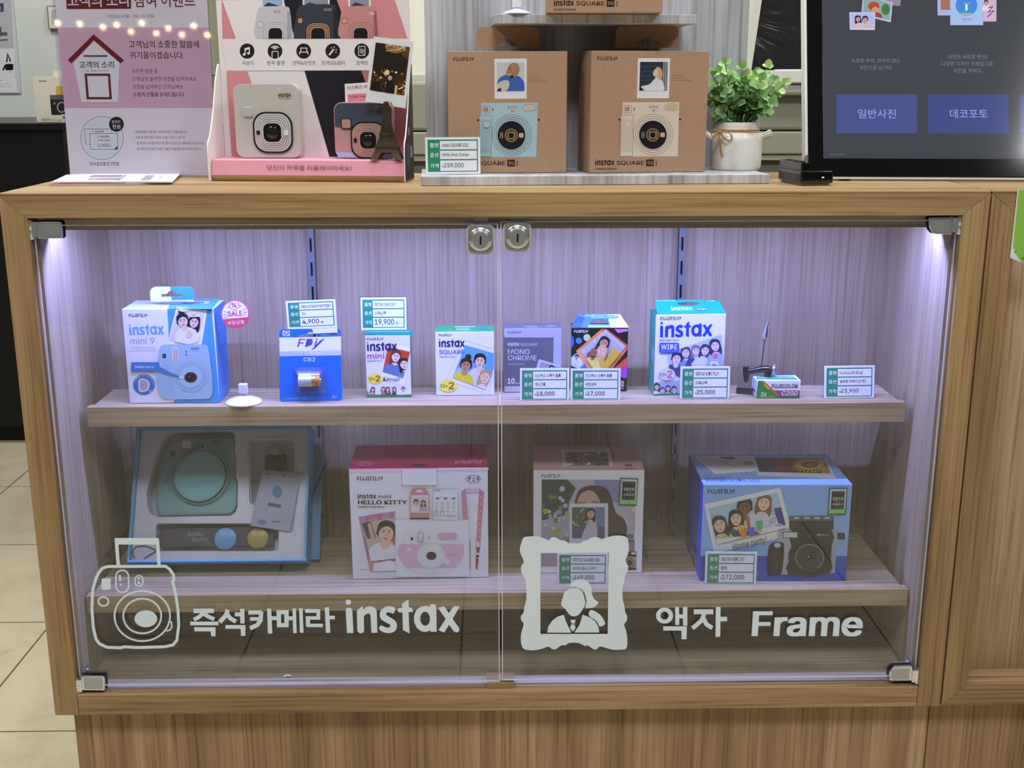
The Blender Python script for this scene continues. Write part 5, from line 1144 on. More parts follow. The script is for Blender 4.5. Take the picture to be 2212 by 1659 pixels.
a.poly([(432, 1085), (420, 1040), (700, 1010), (1020, 920), (1020, 945)], '#DCE2E6'); a.poly([(495, 1095), (640, 1010), (680, 1030), (560, 1095)], '#E2BCA4'); a.poly([(700, 1020), (760, 970), (800, 1000), (730, 1040)], '#7A5440'); a.poly([(800, 950), (930, 930), (1000, 940), (830, 1000)], '#E8E2E8')
for x, y, c in ((640, 955, '#E8B83A'), (655, 990, '#E8823A'), (722, 975, '#5A6AC8'), (790, 920, '#5ABA6A')): a.poly([(x-32, y-32), (x+30, y-36), (x+22, y+34), (x-22, y+36)], c)
a.clip_to(None); a.text('Home party!', 570, 1152, 862, 70, '#1E1E28', 1082, shear=.15)
a.text('FUJIFILM', 348, 657, 577, 38, '#1F1E26', 657, bold=.03); a.text('300', 690, 1355, 780, 38, '#7FA0E8', bold=.01)
a.poly([(1045, 845), (1425, 843), (1424, 962), (1044, 966)], '#34363A'); a.poly([(1045, 845), (1425, 843), (1424, 888), (1045, 890)], '#62666C')
for q in range(4): a.rect(1088+q*86, 856, 1132+q*86, 872, '#C4CACC')
sil = [(955, 965), (1060, 960), (1060, 1342), (972, 1342), (990, 1100), (945, 1080)]; a.poly(sil, '#A9AEB8'); a.poly([(1400, 960), (1450, 958), (1462, 1000), (1448, 1140), (1435, 1330), (1380, 1340)], '#A9AEB8')
a.poly(spline([(1062, 962), (1404, 960), (1404, 1100), (1398, 1220), (1382, 1338), (1036, 1342), (1040, 1220), (1062, 1100)], 2), '#2B2C30')
a.ell(1216, 1196, 182, 166, '#1B1C1F', 44); a.ring(1216, 1196, 170, 154, 5, '#3A3B40', 44); a.ell(1216, 1196, 132, 124, '#34353A', 40); a.ring(1216, 1196, 118, 110, 3, '#55565C')
for q in range(30):
    t = math.radians(130+q*9.6); a.ell(1216+117*math.cos(t), 1196+109*math.sin(t), 4, 4, '#D6D6D0', 8)
a.ell(1216, 1194, 54, 40, '#17171A', 28); a.ring(1216, 1194, 40, 32, 5, '#5A5B60'); a.ell(1212, 1192, 20, 18, '#0B0B0E'); a.ell(1205, 1188, 6, 6, '#EAEAEA')
a.rr(985, 976, 1118, 1032, 8, '#3A3B40'); a.rr(992, 982, 1112, 1026, 6, '#C9CEC4'); a.text('INSTAX', 1278, 1010, 1345, 13, '#C9CACC', bold=.03); a.text('WIDE 300', 1350, 1010, 1384, 8, '#C9CACC'); a.line([(1212, 1024), (1232, 1000)], 5, '#8A8C90')
a.poly(spline([(870, 1110), (905, 1072), (985, 1068), (1000, 1120), (992, 1250), (975, 1338), (930, 1348), (862, 1340), (856, 1230)], 3), '#1D1E21'); a.poly([(905, 1130), (950, 1120), (940, 1330), (915, 1335)], '#2E2F34'); a.ell(942, 1093, 30, 22, '#A9AEB4'); a.ell(942, 1090, 20, 14, '#C9CED2')
a.rr(1448, 982, 1528, 1052, 12, '#AEB4C0'); a.rr(1456, 990, 1520, 1046, 10, '#24262C'); a.rr(1470, 1000, 1508, 1034, 6, '#3A3C46')
a.done('front_print', k['root'])
seal(k['F'], 'Q', [(1388, 606), (1540, 605), (1526, 832), (1372, 830)], k['root'])
a = Art(k['T'], 'Q'); a.glyphs(INSTAX, 335, 554, 522, 36, '#2448B8', 556); a.text('WIDE 300', 540, 556, 802, 25, '#2448B8', bold=.01); a.text('INSTANT CAMERA', 330, 521, 552, 10, '#3A5AC0')
pl = [(228, 332), (745, 338), (772, 466), (410, 490)]; a.poly(pl, '#D6D8D8'); ip = [(262, 342), (735, 348), (752, 445), (425, 462)]; a.poly(ip, '#C2C6C0'); a.clip_to(ip); a.poly(spline([(450, 345), (520, 335), (590, 355), (540, 366), (480, 360)], 3), '#4A4236'); a.ell(695, 398, 42, 20, '#8A8A3A'); a.line([(430, 375), (520, 400), (570, 432), (640, 420)], 8, '#9AA0A0'); a.clip_to(None)
pl = [(735, 344), (1362, 346), (1446, 532), (775, 508)]; a.poly(pl, '#C9CEDC'); ip = [(752, 352), (1345, 354), (1402, 488), (790, 474)]; a.poly(ip, '#5A2030'); a.clip_to(ip); a.poly([(752, 352), (930, 352), (960, 474), (790, 474)], '#2E3440'); a.poly([(900, 352), (1050, 352), (1060, 440), (950, 474)], '#7A1E28'); a.poly([(1280, 352), (1345, 354), (1402, 488), (1330, 486)], '#A8742A')
for q in range(26):
    t = q*2*math.pi/26; a.poly([(1220+170*math.cos(t), 424+66*math.sin(t)), (1220+90*math.cos(t+.16), 424+36*math.sin(t+.16)), (1220+90*math.cos(t-.16), 424+36*math.sin(t-.16))], '#D9B83A')
a.ell(1220, 424, 120, 46, '#C89A2E'); a.ell(1222, 428, 74, 28, '#5A3420'); a.ell(1222, 428, 38, 14, '#8A6A3A'); a.clip_to(None)
a.done('top_print', k['root'])
a = Art(k['L'], 'Q'); a.clip = [(0, 1, -.002), (1, 0, -.001), (-1, 0, k['d']-.001)]
for q in range(18): a.line([(222+q*.4, 560+q*26), (272, 600+q*32)], 6, '#6A84E0' if q != 2 else '#A8B8F0')
a.poly([(204, 1112), (252, 1190), (252, 1330), (208, 1236)], '#B9C4E8'); a.poly([(212, 1140), (246, 1196), (246, 1300), (214, 1226)], '#5A5E7A'); a.done('side_print', k['root'])
price_tag('tilted price tag reading 172,000 in front of the big blue camera box', 'Q', (325, 1425), (762, 1428), Z2, (330, 1152), [('INSTAX WIDE 300', .45, DK, .11), ('블랙', .11, DK, .11), ('₩172,000', .43, DK, .17)], cut=.05)
# scrap of paper on the cabinet floor
p = onz(622, 1464, FL)
c = thing('paper_scrap', 'tiny crumpled white paper scrap on the cabinet floor behind the left glass door', 'litter', p)
mb = MB(); rnd = random.Random(5)
for q in range(4): mb.ball(p+V3((q*.0022-.004, .001*((q % 2)), .0022+.0012*(q % 3)/2)), .0022, mat('#E4E4EE', .6), 6, (1.3, .8, .8))
mk('crumple', mb, c)
# ------------------------------------------------------------------ things on the counter top
ZC = CT+.0002
# -- poster in a clear stand
P0 = onz(*px('P', 152, 381), ZC); P1 = onz(*px('P', 469, 381), ZC)
UP_ = (P1-P0).normalized(); bk = V3((-UP_.y, UP_.x, 0)); PW = (P1-P0).length; PH = .297
Fo = Face(P0+V3((0, 0, .0012)), UP_, V3((0, 0, 1))+bk*.02)
k = thing('poster_stand', 'pink and white notice poster in a clear acrylic stand on the counter', 'poster', P0+UP_*(PW/2), math.atan2(UP_.y, UP_.x))
PINKP = mat('#EFE2EC', .5)
mk('poster', MB().fbox(Fo, 0, PW, 0, PH, -.0006, 0, PINKP), k)
mk('clear_front', MB().fbox(Fo, -.0035, PW+.0035, -.0008, PH+.003, .0024, .0044, ACRYL), k)
mk('clear_back', MB().fbox(Fo, -.0035, PW+.0035, -.0008, PH+.003, -.0032, -.0014, ACRYL), k)
mk('clear_foot', MB().fbox(Face(P0, UP_, (0, 0, 1)), -.0035, PW+.0035, 0, .0010, -.032, -.006, ACRYL), k)
a = Art(Fo, 'A', rough=.5)
a.clip = [(1, 0, 0), (-1, 0, PW), (0, 1, 0), (0, -1, PH)]
a.poly([(485, 235), (1790, 235), (1830, 922), (540, 922)], '#DDAFC6')
MAR = '#6E1420'
a.poly([(560, -90), (1120, -90), (1118, 75), (570, 78)], MAR)
a.text('고객의 소리', 580, 62, 1100, 120, '#F0E9EE', 58, bold=.012); a.text('참여 이벤트', 1150, 62, 1668, 120, MAR, 62, bold=.012)
a.text('2021.11.01(월) - 2021.11.31(일)', 922, 156, 1318, 32, '#3A3640', 154)
a.poly([(800, 292), (1060, 515), (1030, 542), (802, 345), (610, 542), (578, 512)], MAR)
a.poly([(802, 350), (1020, 535), (1005, 870), (697, 870), (628, 538)], '#E9E6EC'); a.rr(712, 470, 918, 486, 6, '#5A555C')
a.text('고객의 소리', 678, 583, 975, 60, '#1E1A20', 583, bold=.012); a.text('칭찬 / 불만함 / 건의사항 등', 735, 614, 922, 16, '#3A3640')
a.poly([(722, 628), (940, 628), (956, 848), (740, 848)], MAR); a.poly([(744, 648), (922, 648), (934, 828), (760, 828)], '#E9E6EC')
a.text('고객님의 소중한 말씀에', 1102, 410, 1700, 64, '#1E1A22', 410, bold=.01); a.text('귀기울이겠습니다.', 1110, 500, 1575, 60, '#1E1A22', 503, bold=.01)
a.text('사진관 방문 후', 1125, 628, 1348, 40, '#4A3E48'); a.text('고객님의 솔직한 의견을 남겨주세요.', 1128, 694, 1688, 40, '#4A3E48'); a.text('의견을 남겨주신 고객님께는', 1132, 760, 1565, 38, '#4A3E48'); a.text('소정의 선물을 보내드립니다.', 1138, 826, 1580, 40, '#2A2238', bold=.012)
a.ell(870, 1178, 184, 186, '#26242A', 56); a.ell(870, 1178, 181, 183, '#E2E3E8', 56)
a.outline([(720, 1100), (950, 1100), (952, 1135), (950, 1230), (732, 1230)], 3, '#34343A'); a.poly([(765, 1140), (1002, 1140), (1006, 1274), (776, 1274)], '#E4E5E9'); a.outline([(765, 1140), (1002, 1140), (1006, 1274), (776, 1274)], 3, '#34343A')
a.text('7-ELEVEN', 790, 1130, 885, 16, '#2A2A30', bold=.02); a.text('7-ELEVEN', 835, 1174, 930, 17, '#2A2A30', bold=.02); a.text('모바일 상품권', 835, 1206, 938, 18, '#3A3A42'); a.text('1,000', 838, 1260, 932, 34, '#26262C', bold=.004); a.text('원', 938, 1252, 952, 14, '#3A3A42'); a.poly([(1003, 1245), (1005, 1272), (972, 1273)], '#2E7A3A')
a.ell(994, 1060, 63, 64, '#141318', 36); a.text('참여자', 955, 1054, 1030, 28, '#E6E4EA'); a.text('전원', 962, 1098, 1030, 34, '#F0EEF2', bold=.012)
a.text('모바일상품권 2천원', 765, 1416, 1016, 34, '#2A2836', 1414, bold=.006)
for q, (t, x1, y) in enumerate((('- 세븐일레븐 상품권은 모바일쿠폰으로 발급됩니다.', 1600, 1138), ('- 모바일 쿠폰 발급 시일은 12월 15일(수) 입니다.', 1588, 1186), ('- 본 행사는 500명 한정으로 행사기간은 조기종료 될 수 있습니다.', 1745, 1234), ('- 본 프로모션 관련 자세한 내용은 직원에게 문의 부탁드립니다.', 1728, 1284))): a.text(t, 1145+q*5, y, x1, 25, '#5A5060')
a.done('poster_print', k)
# warm string lights hanging in front of the shop, mirrored in the poster's acrylic
Fm = Face(Fo.p(0, 0, .0044), Fo.U, Fo.V); bulbs = []
for x, y in ((490, 195), (680, 203), (877, 232), (993, 212), (1117, 268), (1210, 195), (1332, 283), (1435, 241), (1552, 296), (1652, 220), (1766, 298)):
    q = px('A', x, y); h = onplane(*q, Fm.O, Fm.N); d = ray(*q).normalized(); r = d-Fm.N*2*d.dot(Fm.N); t_ = (-3.3-h.y)/r.y; bulbs.append(h+r*t_)
sl = thing('string_lights', 'string of small warm bulbs hanging behind the viewer, mirrored in the poster stand', 'string lights', bulbs[0])
warm = mat('#FFD9A8', .4, emit=30, name='warm_bulb')
order = sorted(bulbs, key=lambda p: p.x); wire = []
wire.append(V3((X0+.02, -3.3, order[0].z+.35)))
for b in order: wire.append(b+V3((0, 0, .06)))
wire.append(V3((X1-.02, -3.3, order[-1].z+.35)))
mk('wire', MB().tube(wire, .003, BLACKP, 6), sl)
for b in bulbs:
    mk('bulb', MB().ball(b, .0115, warm, 12).lathe(b+V3((0, 0, .010)), [(.007, 0), (.006, .048)], BLACKP, 10), sl, smooth=True)
# -- leaflets
def leaflet(name, label, q, z, m, pr):
    g = [onz(*px('A', *p), z) for p in q]; c = sum(g, V3())/4
    t = thing(name, label, 'leaflet', c, 0, 'folded leaflets beside the poster')
    Fz = Face((c.x, c.y, z), (1, 0, 0), (0, 1, 0)); u = [(p.x-c.x, p.y-c.y) for p in g]
    mb = MB()
    for i in range(3): mb.prism(Fz, u, i*.0006+.0001, i*.0006+.0005, m)
    mk('pages', mb, t); a = Art(Fz, local=True, base=.0018); L = lambda s_, v: (u[0][0]+(u[1][0]-u[0][0])*s_+(u[3][0]-u[0][0])*v, u[0][1]+(u[1][1]-u[0][1])*s_+(u[3][1]-u[0][1])*v)
    for (s0, v0, s1, v1, cc) in pr: a.poly([L(s0, v0), L(s1, v0), L(s1, v1), L(s0, v1)], cc)
    a.done('cover_print', t)
lf = mat('#E2E2E6', .4)
leaflet('leaflet', 'lower folded leaflet with a red edge, at the left end of the counter', [(420, 1588), (1465, 1570), (1555, 1475), (560, 1508)], ZC, mat('#D8D6DA', .45), [(0, 0, .62, .12, '#8E2A34')])
leaflet('leaflet', 'upper white leaflet with grey pictures, lying on top before the poster', [(440, 1562), (1470, 1560), (1562, 1470), (570, 1500)], ZC+.0021, lf, [(.24, .62, .52, .9, '#7E84A4'), (.27, .2, .53, .5, '#A9868E'), (.535, .1, .545, .9, '#4A4A55'), (.72, .15, .80, .85, '#9A9AA6'), (.30, .25, .34, .45, '#C9B4B4'), (.86, .4, .88, .8, '#B4B4BE')])

# -- pink counter display with two cameras
T0 = onz(*px('B', 66, 1545), ZC); T1 = onz(*px('B', 1715, 1556), ZC); U = (T1-T0).normalized(); bk = V3((-U.y, U.x, 0)); TW = (T1-T0).length
Ft = Face(T0, U, (0, 0, 1))
k = thing('counter_display', 'pink and white cardboard camera display with icon banner on the counter', 'display', T0+U*(TW/2)+bk*.03, math.atan2(U.y, U.x))
TD = .062; LH = Ft.uv(*px('B', 900, 1368))[1]
card = mat('#E8E2E4', .5); pinkc = mat('#E0A0B4', .48); creamc = mat('#CDBE9E', .6)
a = Art(Ft, 'B'); zl = a.pt((900, 1503))[1]
mb = MB()
Pz = lambda u, y, z: T0+U*u+bk*y+V3((0, 0, z))
mb.hexa([Pz(.002, .006, .0004), Pz(TW-.002, .006, .0004), Pz(TW-.002, TD, .0004), Pz(.002, TD, .0004), Pz(0, 0, zl), Pz(TW, 0, zl), Pz(TW, TD, zl), Pz(0, TD, zl)], creamc)
mk('base_tray', mb, k)
mb = MB().hexa([Pz(0, 0, zl+.0002), Pz(TW, 0, zl+.0002), Pz(TW, TD, zl+.0002), Pz(0, TD, zl+.0002), Pz(0.0015, .003, LH), Pz(TW-.0015, .003, LH), Pz(TW-.0015, TD, LH+.0008), Pz(.0015, TD, LH+.0008)], pinkc)
mk('pink_step', mb, k, bevel=.0008)
a.text('당신의 하루를 리플레이하세요!', 540, 1452, 1265, 44, '#5A4450', 1458); a.done('step_print', k)
BH = .235
Fb = Face(Pz(0, TD+.0002, 0), U, (0, 0, 1)); 
mk('back_board', MB().fbox(Fb, 0, TW, .0005, BH, -.0016, 0, card), k)
for sd in (0, 1):
    Fs = Face(Pz(TW+.0003, 0, 0), bk, (0, 0, 1)) if sd else Face(Pz(-.0019, 0, 0), bk, (0, 0, 1))
    pf = spline([(-.004, .0005), (-.004, .045), (.008, .060), (.026, .090), (.040, .125), (.055, .150), (TD, .152)], 4, False)+[(TD, .0005)]
    mk('side_wing', MB().prism(Fs, pf, 0, .0016, card if not sd else mat('#D8CCD0', .5), side=mat('#EDEAE8', .5)), k)
    if sd:
        Fx = Face(Pz(TW+.0019, 0, 0), bk, (0, 0, 1)); as_ = Art(Fx, local=True)
        as_.poly([(p[0]*.97+.001, p[1]*.985+.001) for p in pf], '#1E1A26'); as_.rect(.012, .02, .03, .05, '#4A4654'); as_.rect(.035, .03, .05, .045, '#B0A8B0'); as_.rect(.02, .06, .034, .07, '#8A8490'); as_.done('wing_print', k)
a = Art(Fb, 'B'); a.clip = [(1, 0, -.0006), (-1, 0, TW-.0006), (0, 1, -LH-.001), (0, -1, BH)]
PK = '#D28C92'; BKc = '#1E1C26'; WD = '#E4DEE2'
a.poly([(150, -160), (100, -160), (190, 90), (275, 330), (160, 330)], PK); a.poly([(640, -160), (1080, -160), (1260, 330), (770, 330)], BKc); a.poly([(1080, -160), (1580, -160), (1760, 330), (1255, 330)], PK); a.poly([(1580, -160), (1800, -160), (1800, 330), (1740, 330)], WD)
def lip(x0, x1, y0, y1, c, dk, ac, rt):
    a.poly(spline([(x0+20, y0+30), (x0+50, y0+5), (x1-40, y0), (x1-5, y0+45), (x1+10, 240), (x1+10, 330), (x0+5, 330), (x0, 150)], 4), c); a.poly([(x1-30, y0+40), (x1-5, y0+45), (x1+10, 330), (x1-25, 330)], dk)
    w = x1-x0; cx = x0+w*.46
    a.rr(x0+12, 150+rt, x0+62, 205+rt, 14, dk); a.rr(x0+18, 156+rt, x0+56, 198+rt, 12, ac)
    for r_, cc in ((1.0, dk), (.94, ac), (.86, dk), (.80, ac), (.72, dk), (.66, ac), (.56, '#141318')): a.clip = [(1, 0, -.0006), (-1, 0, TW-.0006), (0, 1, -a.pt((500, 329))[1]), (0, -1, BH)]; a.poly(rrect(cx+30-105*r_, 300-108*r_, cx+30+105*r_, 300+108*r_, 66*r_), cc)
    a.clip = [(1, 0, -.0006), (-1, 0, TW-.0006), (0, 1, -LH-.001), (0, -1, BH)]
for q in ((490, -80, 686, 60), (845, -80, 1075, 45), (1235, -80, 1425, 58)):
    a.rect(*q, '#E9E9EE'); a.rect(q[0]+14, q[1], q[2]-14, q[3]-6, '#9AB6DA' if q[0] < 600 else '#8A94A0'); a.poly([(q[0]+20, q[3]-6), (q[0]+60, 20), (q[0]+110, 35), (q[2]-30, q[3]-6)], '#3A4044')
lip(448, 742, 55, 330, '#C9C6D2', '#A8A6B4', '#D6D4DE', 35); lip(788, 1135, 38, 330, '#3A3C4A', '#26262E', '#C09070', 0); lip(1168, 1480, 52, 330, '#C68A8A', '#9A5E5E', '#CFA09A', 0)
a.glyphs(INSTAX, 598, 112, 655, 28, '#8A8894'); a.glyphs(INSTAX, 1025, 95, 1095, 28, '#B08A70'); a.glyphs(INSTAX, 1415, 128, 1460, 28, '#E4D0D0')
a.poly([(150, 333), (1800, 330), (1800, 600), (200, 603)], '#E6E1E4')
ICW = '#EEECEF'
for q, (x, t, x0, x1) in enumerate(((372, '사운드', 330, 434), (610, '원격 촬영', 540, 692), (855, '선택&프린트', 760, 960), (1103, '프레임&필터', 1008, 1206), (1350, '컴팩트', 1304, 1405))):
    a.ell(x, 436, 63, 65, '#1C1B22', 36); a.text(t, x0, 556, x1, 38, '#26242C')
    if q == 0: a.line([(355, 462), (355, 415), (392, 405), (392, 452)], 8, ICW); a.line([(355, 425), (392, 415)], 9, ICW); a.ell(347, 465, 12, 10, ICW); a.ell(384, 455, 12, 10, ICW)
    if q == 1:
        for r_ in (40, 26, 12): a.line(arc(610, 425, r_, r_*.8, 215, 325, 9), 7, ICW)
        a.line([(585, 495), (585, 445), (592, 438), (630, 438), (637, 445), (637, 495)], 6, ICW)
    if q == 2: a.line([(818, 465), (822, 445), (890, 445), (894, 465)], 7, ICW); a.line([(830, 442), (830, 410), (882, 410), (882, 442)], 7, ICW)
    if q == 3:
        a.line([(1072, 470), (1112, 420)], 14, ICW)
        for xx, yy in ((1115, 402), (1132, 425), (1130, 447), (1092, 408)): a.line([(xx-6, yy), (xx+6, yy)], 4, ICW); a.line([(xx, yy-6), (xx, yy+6)], 4, ICW)
    if q == 4: a.outline(rrect(1322, 395, 1378, 474, 6, 3), 5, ICW); a.ring(1352, 437, 16, 16, 5, ICW); a.ell(1352, 437, 6, 6, ICW); a.ell(1335, 410, 4, 4, ICW); a.ell(1366, 466, 5, 5, ICW)
a.poly([(195, 603), (370, 603), (640, 1345), (240, 1345)], PK); a.poly([(860, 603), (1345, 601), (1610, 1345), (1075, 1345)], BKc); a.poly([(1345, 601), (1800, 600), (1800, 1345), (1610, 1345)], '#B9767E')
a.done('board_print', k)
# cameras on the step: rounded bodies with ringed lens
def liplay(label, q, top, low, ring, dark, shut, group, band=None, z=None):
    Fc = Face(Pz(0, .030, 0), U, (0, 0, 1)); ac = Art(Fc, 'B'); zb = LH+.0012
    x0, x1, y0 = q; u0 = ac.pt((x0, 1340))[0]; u1 = ac.pt((x1, 1340))[0]; v1 = ac.pt(((x0+x1)/2, y0))[1]
    c = thing('instant_camera', label, 'camera', Fc.p((u0+u1)/2, zb, -.010), math.atan2(U.y, U.x), group)
    mb = MB(); body = rrect(u0, zb, u1, v1, .011, 7)
    mb.prism(Fc, body, -.018, 0, mat(low, .35, coat=.3)); b_ = mk('body', mb, c, bevel=.0028, seg=3)
    if top != low:
        vt = ac.pt((1300, 1080))[1]; Fd = Face(Fc.p(0, 0, .0001), U, (0, 0, 1))
        up = [(u, v) for u, v in rrect(u0+.0012, zb, u1-.0012, v1-.0012, .010, 7) if v > vt]+[(u0+.0012, vt), (u1-.0012, vt)]
        up.sort(key=lambda p_: math.atan2(p_[1]-(vt+v1)/2, p_[0]-(u0+u1)/2)); mk('upper_shell', MB().prism(Fd, up, 0, .0012, mat(top, .5)), c, bevel=.0008)
        vb = ac.pt((1300, 1300))[1]; mk('lower_band', MB().prism(Fd, [(u0+.004, zb+.001), (u1-.004, zb+.001), (u1-.0012, vb), (u0+.0012, vb)], 0, .0008, mat('#A6B4D6', .4)), c)
    cx, cy = (u0+u1)/2+(u1-u0)*.088, ac.pt((x0, 1130 if not band else 1195))[1]; R = (u1-u0)*.305
    for i in range(6):
        f0 = 1-.095*i; Fg = Face(Fc.p(cx, cy, .0015-.0001*0), U, (0, 0, 1))
        mk('lens_ring', MB().prism(Fg, rrect(-R*f0, -R*f0, R*f0, R*f0, R*.66*f0, 7), 0, .0008+.0005*i, mat(dark if i in (0,) else (ring if i % 2 else ring), .22, .15 if i else .2), [rrect(-R*(f0-.07), -R*(f0-.07), R*(f0-.07), R*(f0-.07), R*.66*(f0-.07), 7)]), c)
    mk('lens_plate', MB().prism(Fg, rrect(-R*.97, -R*.97, R*.97, R*.97, R*.6, 7), -.0014, .0006, mat('#6E5E5C' if band else '#8A8B92', .3, .2)), c)
    mk('lens_glass', MB().prism(Fg, rrect(-R*.44, -R*.44, R*.44, R*.44, R*.2, 6), .0005, .0032, mat('#0C0C10', .08, spec=.7, coat=1.0)), c, bevel=.0008)
    mk('lens_front', MB().lathe(Fg.p(0, 0, .0033), [(R*.3, 0), (R*.26, .0006), (.0003, .0007)], mat('#1C1C26', .1, coat=1), 24, axis=Fg.N), c, smooth=True)
    Fw = Face(Fc.p(cx-R*.72, cy, 0), U, (0, 0, 1)); mk('finder_window', MB().prism(Fw, rrect(-.0022, -.0026, .0022, .0026, .001), .0010, .0046, mat('#2A2620', .2)), c)
    Fw = Face(Fc.p(cx+R*.70, cy, 0), U, (0, 0, 1)); mk('flash_window', MB().prism(Fw, rrect(-.0030, -.0034, .0030, .0034, .001), .0010, .0046, mat('#D8DCE0', .12, spec=.6)), c)
    su, sv = ac.pt(((x0+95), 955 if not band else 1055)); Fs_ = Face(Fc.p(su, sv, 0), U, (0, 0, 1))
    mk('shutter_button', MB().prism(Fs_, rrect(-.0072, -.0072, .0072, .0072, .0028), .0002, .0016, mat(dark if band else '#BFC0BC', .4)).prism(Fs_, rrect(-.0058, -.0058, .0058, .0058, .0022), .0016, .0026, mat(shut, .3, .3)), c, bevel=.0004)
    al = Art(Face(Fc.p(0, 0, .0014 if band else .0001), U, (0, 0, 1)), 'B')
    if not band: al.glyphs(INSTAX, 636, 830, 746, 38, '#2A2830', 828); al.text('mini LiPlay', 638, 851, 746, 20, '#5A5660', 850)
    else: al.glyphs(INSTAX, 1466, 925, 1560, 32, '#8A8078'); al.text('mini LiPlay', 1466, 945, 1545, 14, '#8A8078')
    al.done('logo_print', c)
    return c
liplay('pearl white instant camera with silver lens rings on the pink display', (283, 832, 717), '#BEBEB9', '#BEBEB9', '#D2D2D6', '#2A2A30', '#CDD0D6', 'cameras on the pink display')
liplay('slate and pink two-tone instant camera behind the tower photo holder', (1124, 1618, 872), '#3F4858', '#BE9298', '#C9A49C', '#2A2A34', '#C69E92', 'cameras on the pink display', band=True)
Fk = Face(Pz(0, .045, 0), U, (0, 0, 1)); a = Art(Fk, 'B')
kc = thing('info_card', 'small white card with pink strip tucked behind the two-tone camera', 'card', Pz(.17, .045, LH+.001), math.atan2(U.y, U.x))
u = [a.pt(q) for q in ((1228, 1340), (1600, 1340), (1590, 690), (1203, 716))]; u[0] = (u[3][0], LH+.0012); u[1] = (u[2][0], LH+.0012)
mk('card', MB().prism(Fk, u, -.0006, 0, mat('#E9E7EA', .5)), kc)
a.text('인스탁스 미니 리플레이', 1226, 765, 1575, 30, '#2A2834', 742, bold=.006); a.poly([(1226, 805), (1590, 782), (1596, 860), (1230, 870)], '#D98A98'); a.text('the new life', 1250, 836, 1500, 20, '#8A3A4A', 824); a.done('card_print', kc)
# -- tower photo holder
Fh = Face(Pz(0, .010, 0), U, (0, 0, 1)); a = Art(Fh, 'B'); zb = LH+.0012
tw = thing('photo_holder', 'bronze lattice tower photo holder gripping a night-lights snapshot', 'ornament', Fh.p(a.pt((1570, 1360))[0], zb), math.atan2(U.y, U.x))
bz = mat('#4A4030', .5, .55); cu = a.pt((1570, 1360))[0]
def tw_r(y): return a.pt((1570, y))[1]
S_ = abs(a.pt((1670, 1200))[0]-a.pt((1570, 1200))[0])/100
mb = MB(); e = Fh.U; nrm = Fh.N
def frus(y0, r0, y1, r1, hollow=False):
    z0, z1 = tw_r(y0), tw_r(y1); r0 *= S_; r1 *= S_
    C = lambda r, z: [Fh.p(cu-r, z, 0)+nrm*(r*.55), Fh.p(cu+r, z, 0)+nrm*(r*.55), Fh.p(cu+r, z, 0)-nrm*(r*.55), Fh.p(cu-r, z, 0)-nrm*(r*.55)]
    mb.hexa(C(r0, z0)+C(r1, z1), bz)
for seg in ((870, 14, 866, 8), (930, 24, 870, 20), (1135, 52, 930, 26), (1152, 64, 1133, 62), (1245, 88, 1152, 56), (1262, 102, 1243, 100), (1300, 108, 1262, 92)): frus(seg[0], seg[1], seg[2], seg[3])
zb_px = 1362
for sx in (-1, 1):
    for sy in (-1, 1):
        z0 = zb; z1 = tw_r(1300); r0, r1 = 138*S_, 106*S_
        def cn(r, z, wd): return [Fh.p(cu+sx*(r-wd), z, sy*r*.55), Fh.p(cu+sx*r, z, sy*r*.55), Fh.p(cu+sx*r, z, sy*(r*.55-wd*.6)), Fh.p(cu+sx*(r-wd), z, sy*(r*.55-wd*.6))]
        q = cn(r0, z0, 62*S_)+cn(r1, z1, 66*S_)
        if sx*sy > 0: pass
        else: q = [q[i] for i in (3, 2, 1, 0, 7, 6, 5, 4)]
        mb.hexa(q, bz)
lat = mat('#2E2820', .6, .3)
mk('tower', mb, tw)
for sx in (-1, 1):
    ar = MB(); ar.tube([Fh.p(cu+70*S_*math.cos(t)*1.0, zb+.0+ (tw_r(1302)-zb)*math.sin(t), sx*70*S_*.6) for t in [math.pi*i/12 for i in range(13)]], .0007, bz, 6); mk('arch', ar, tw)
lt = MB()
for yy in range(890, 1300, 22):
    f = (yy-880)/420; r = (22+90*f**1.5)*S_
    lt.tube([Fh.p(cu-r*.86, tw_r(yy+14), r*.50+.0004), Fh.p(cu+r*.7, tw_r(yy-6), r*.42+.0004)], .00035, lat, 5); lt.tube([Fh.p(cu+r*.86, tw_r(yy+14), r*.50+.0004), Fh.p(cu-r*.7, tw_r(yy-6), r*.42+.0004)], .00035, lat, 5)
mk('lattice', lt, tw)
Fp_ = Face(Pz(0, .010, 0), U, V3((0, 0, 1))+bk*.03); a = Art(Fp_, 'B')
sn = thing('snapshot', 'white-bordered instant photo of golden night lights held by the bronze tower', 'photo', Fp_.p(*a.pt((1550, 905))), math.atan2(U.y, U.x))
pq = [(1452, 310), (1793, 356), (1722, 925), (1620, 908), (1600, 870), (1560, 858), (1530, 885), (1378, 866)]
mk('photo_card', MB().prism(Fp_, [a.pt(q) for q in pq], -.0008, 0, mat('#D9DEE2', .35)), sn)
ip = [(1468, 362), (1760, 402), (1710, 815), (1417, 768)]; a.poly(ip, '#1E1914'); a.clip_to(ip); rnd = random.Random(11)
a.poly([(1700, 395), (1765, 400), (1750, 520), (1690, 470)], '#5A3416'); a.ell(1640, 395, 92, 60, '#8A6A3A', 30)
for q in range(26): a.line([(1640+rnd.uniform(-85, 85), 395+rnd.uniform(-50, 55)), (1640+rnd.uniform(-85, 85), 395+rnd.uniform(-50, 55))], 4, rnd.choice(['#E8D8A8', '#C9A868', '#4A3418']))
a.poly([(1425, 700), (1430, 590), (1500, 640), (1560, 668), (1640, 660), (1740, 560), (1720, 815), (1417, 770)], '#3A2412')
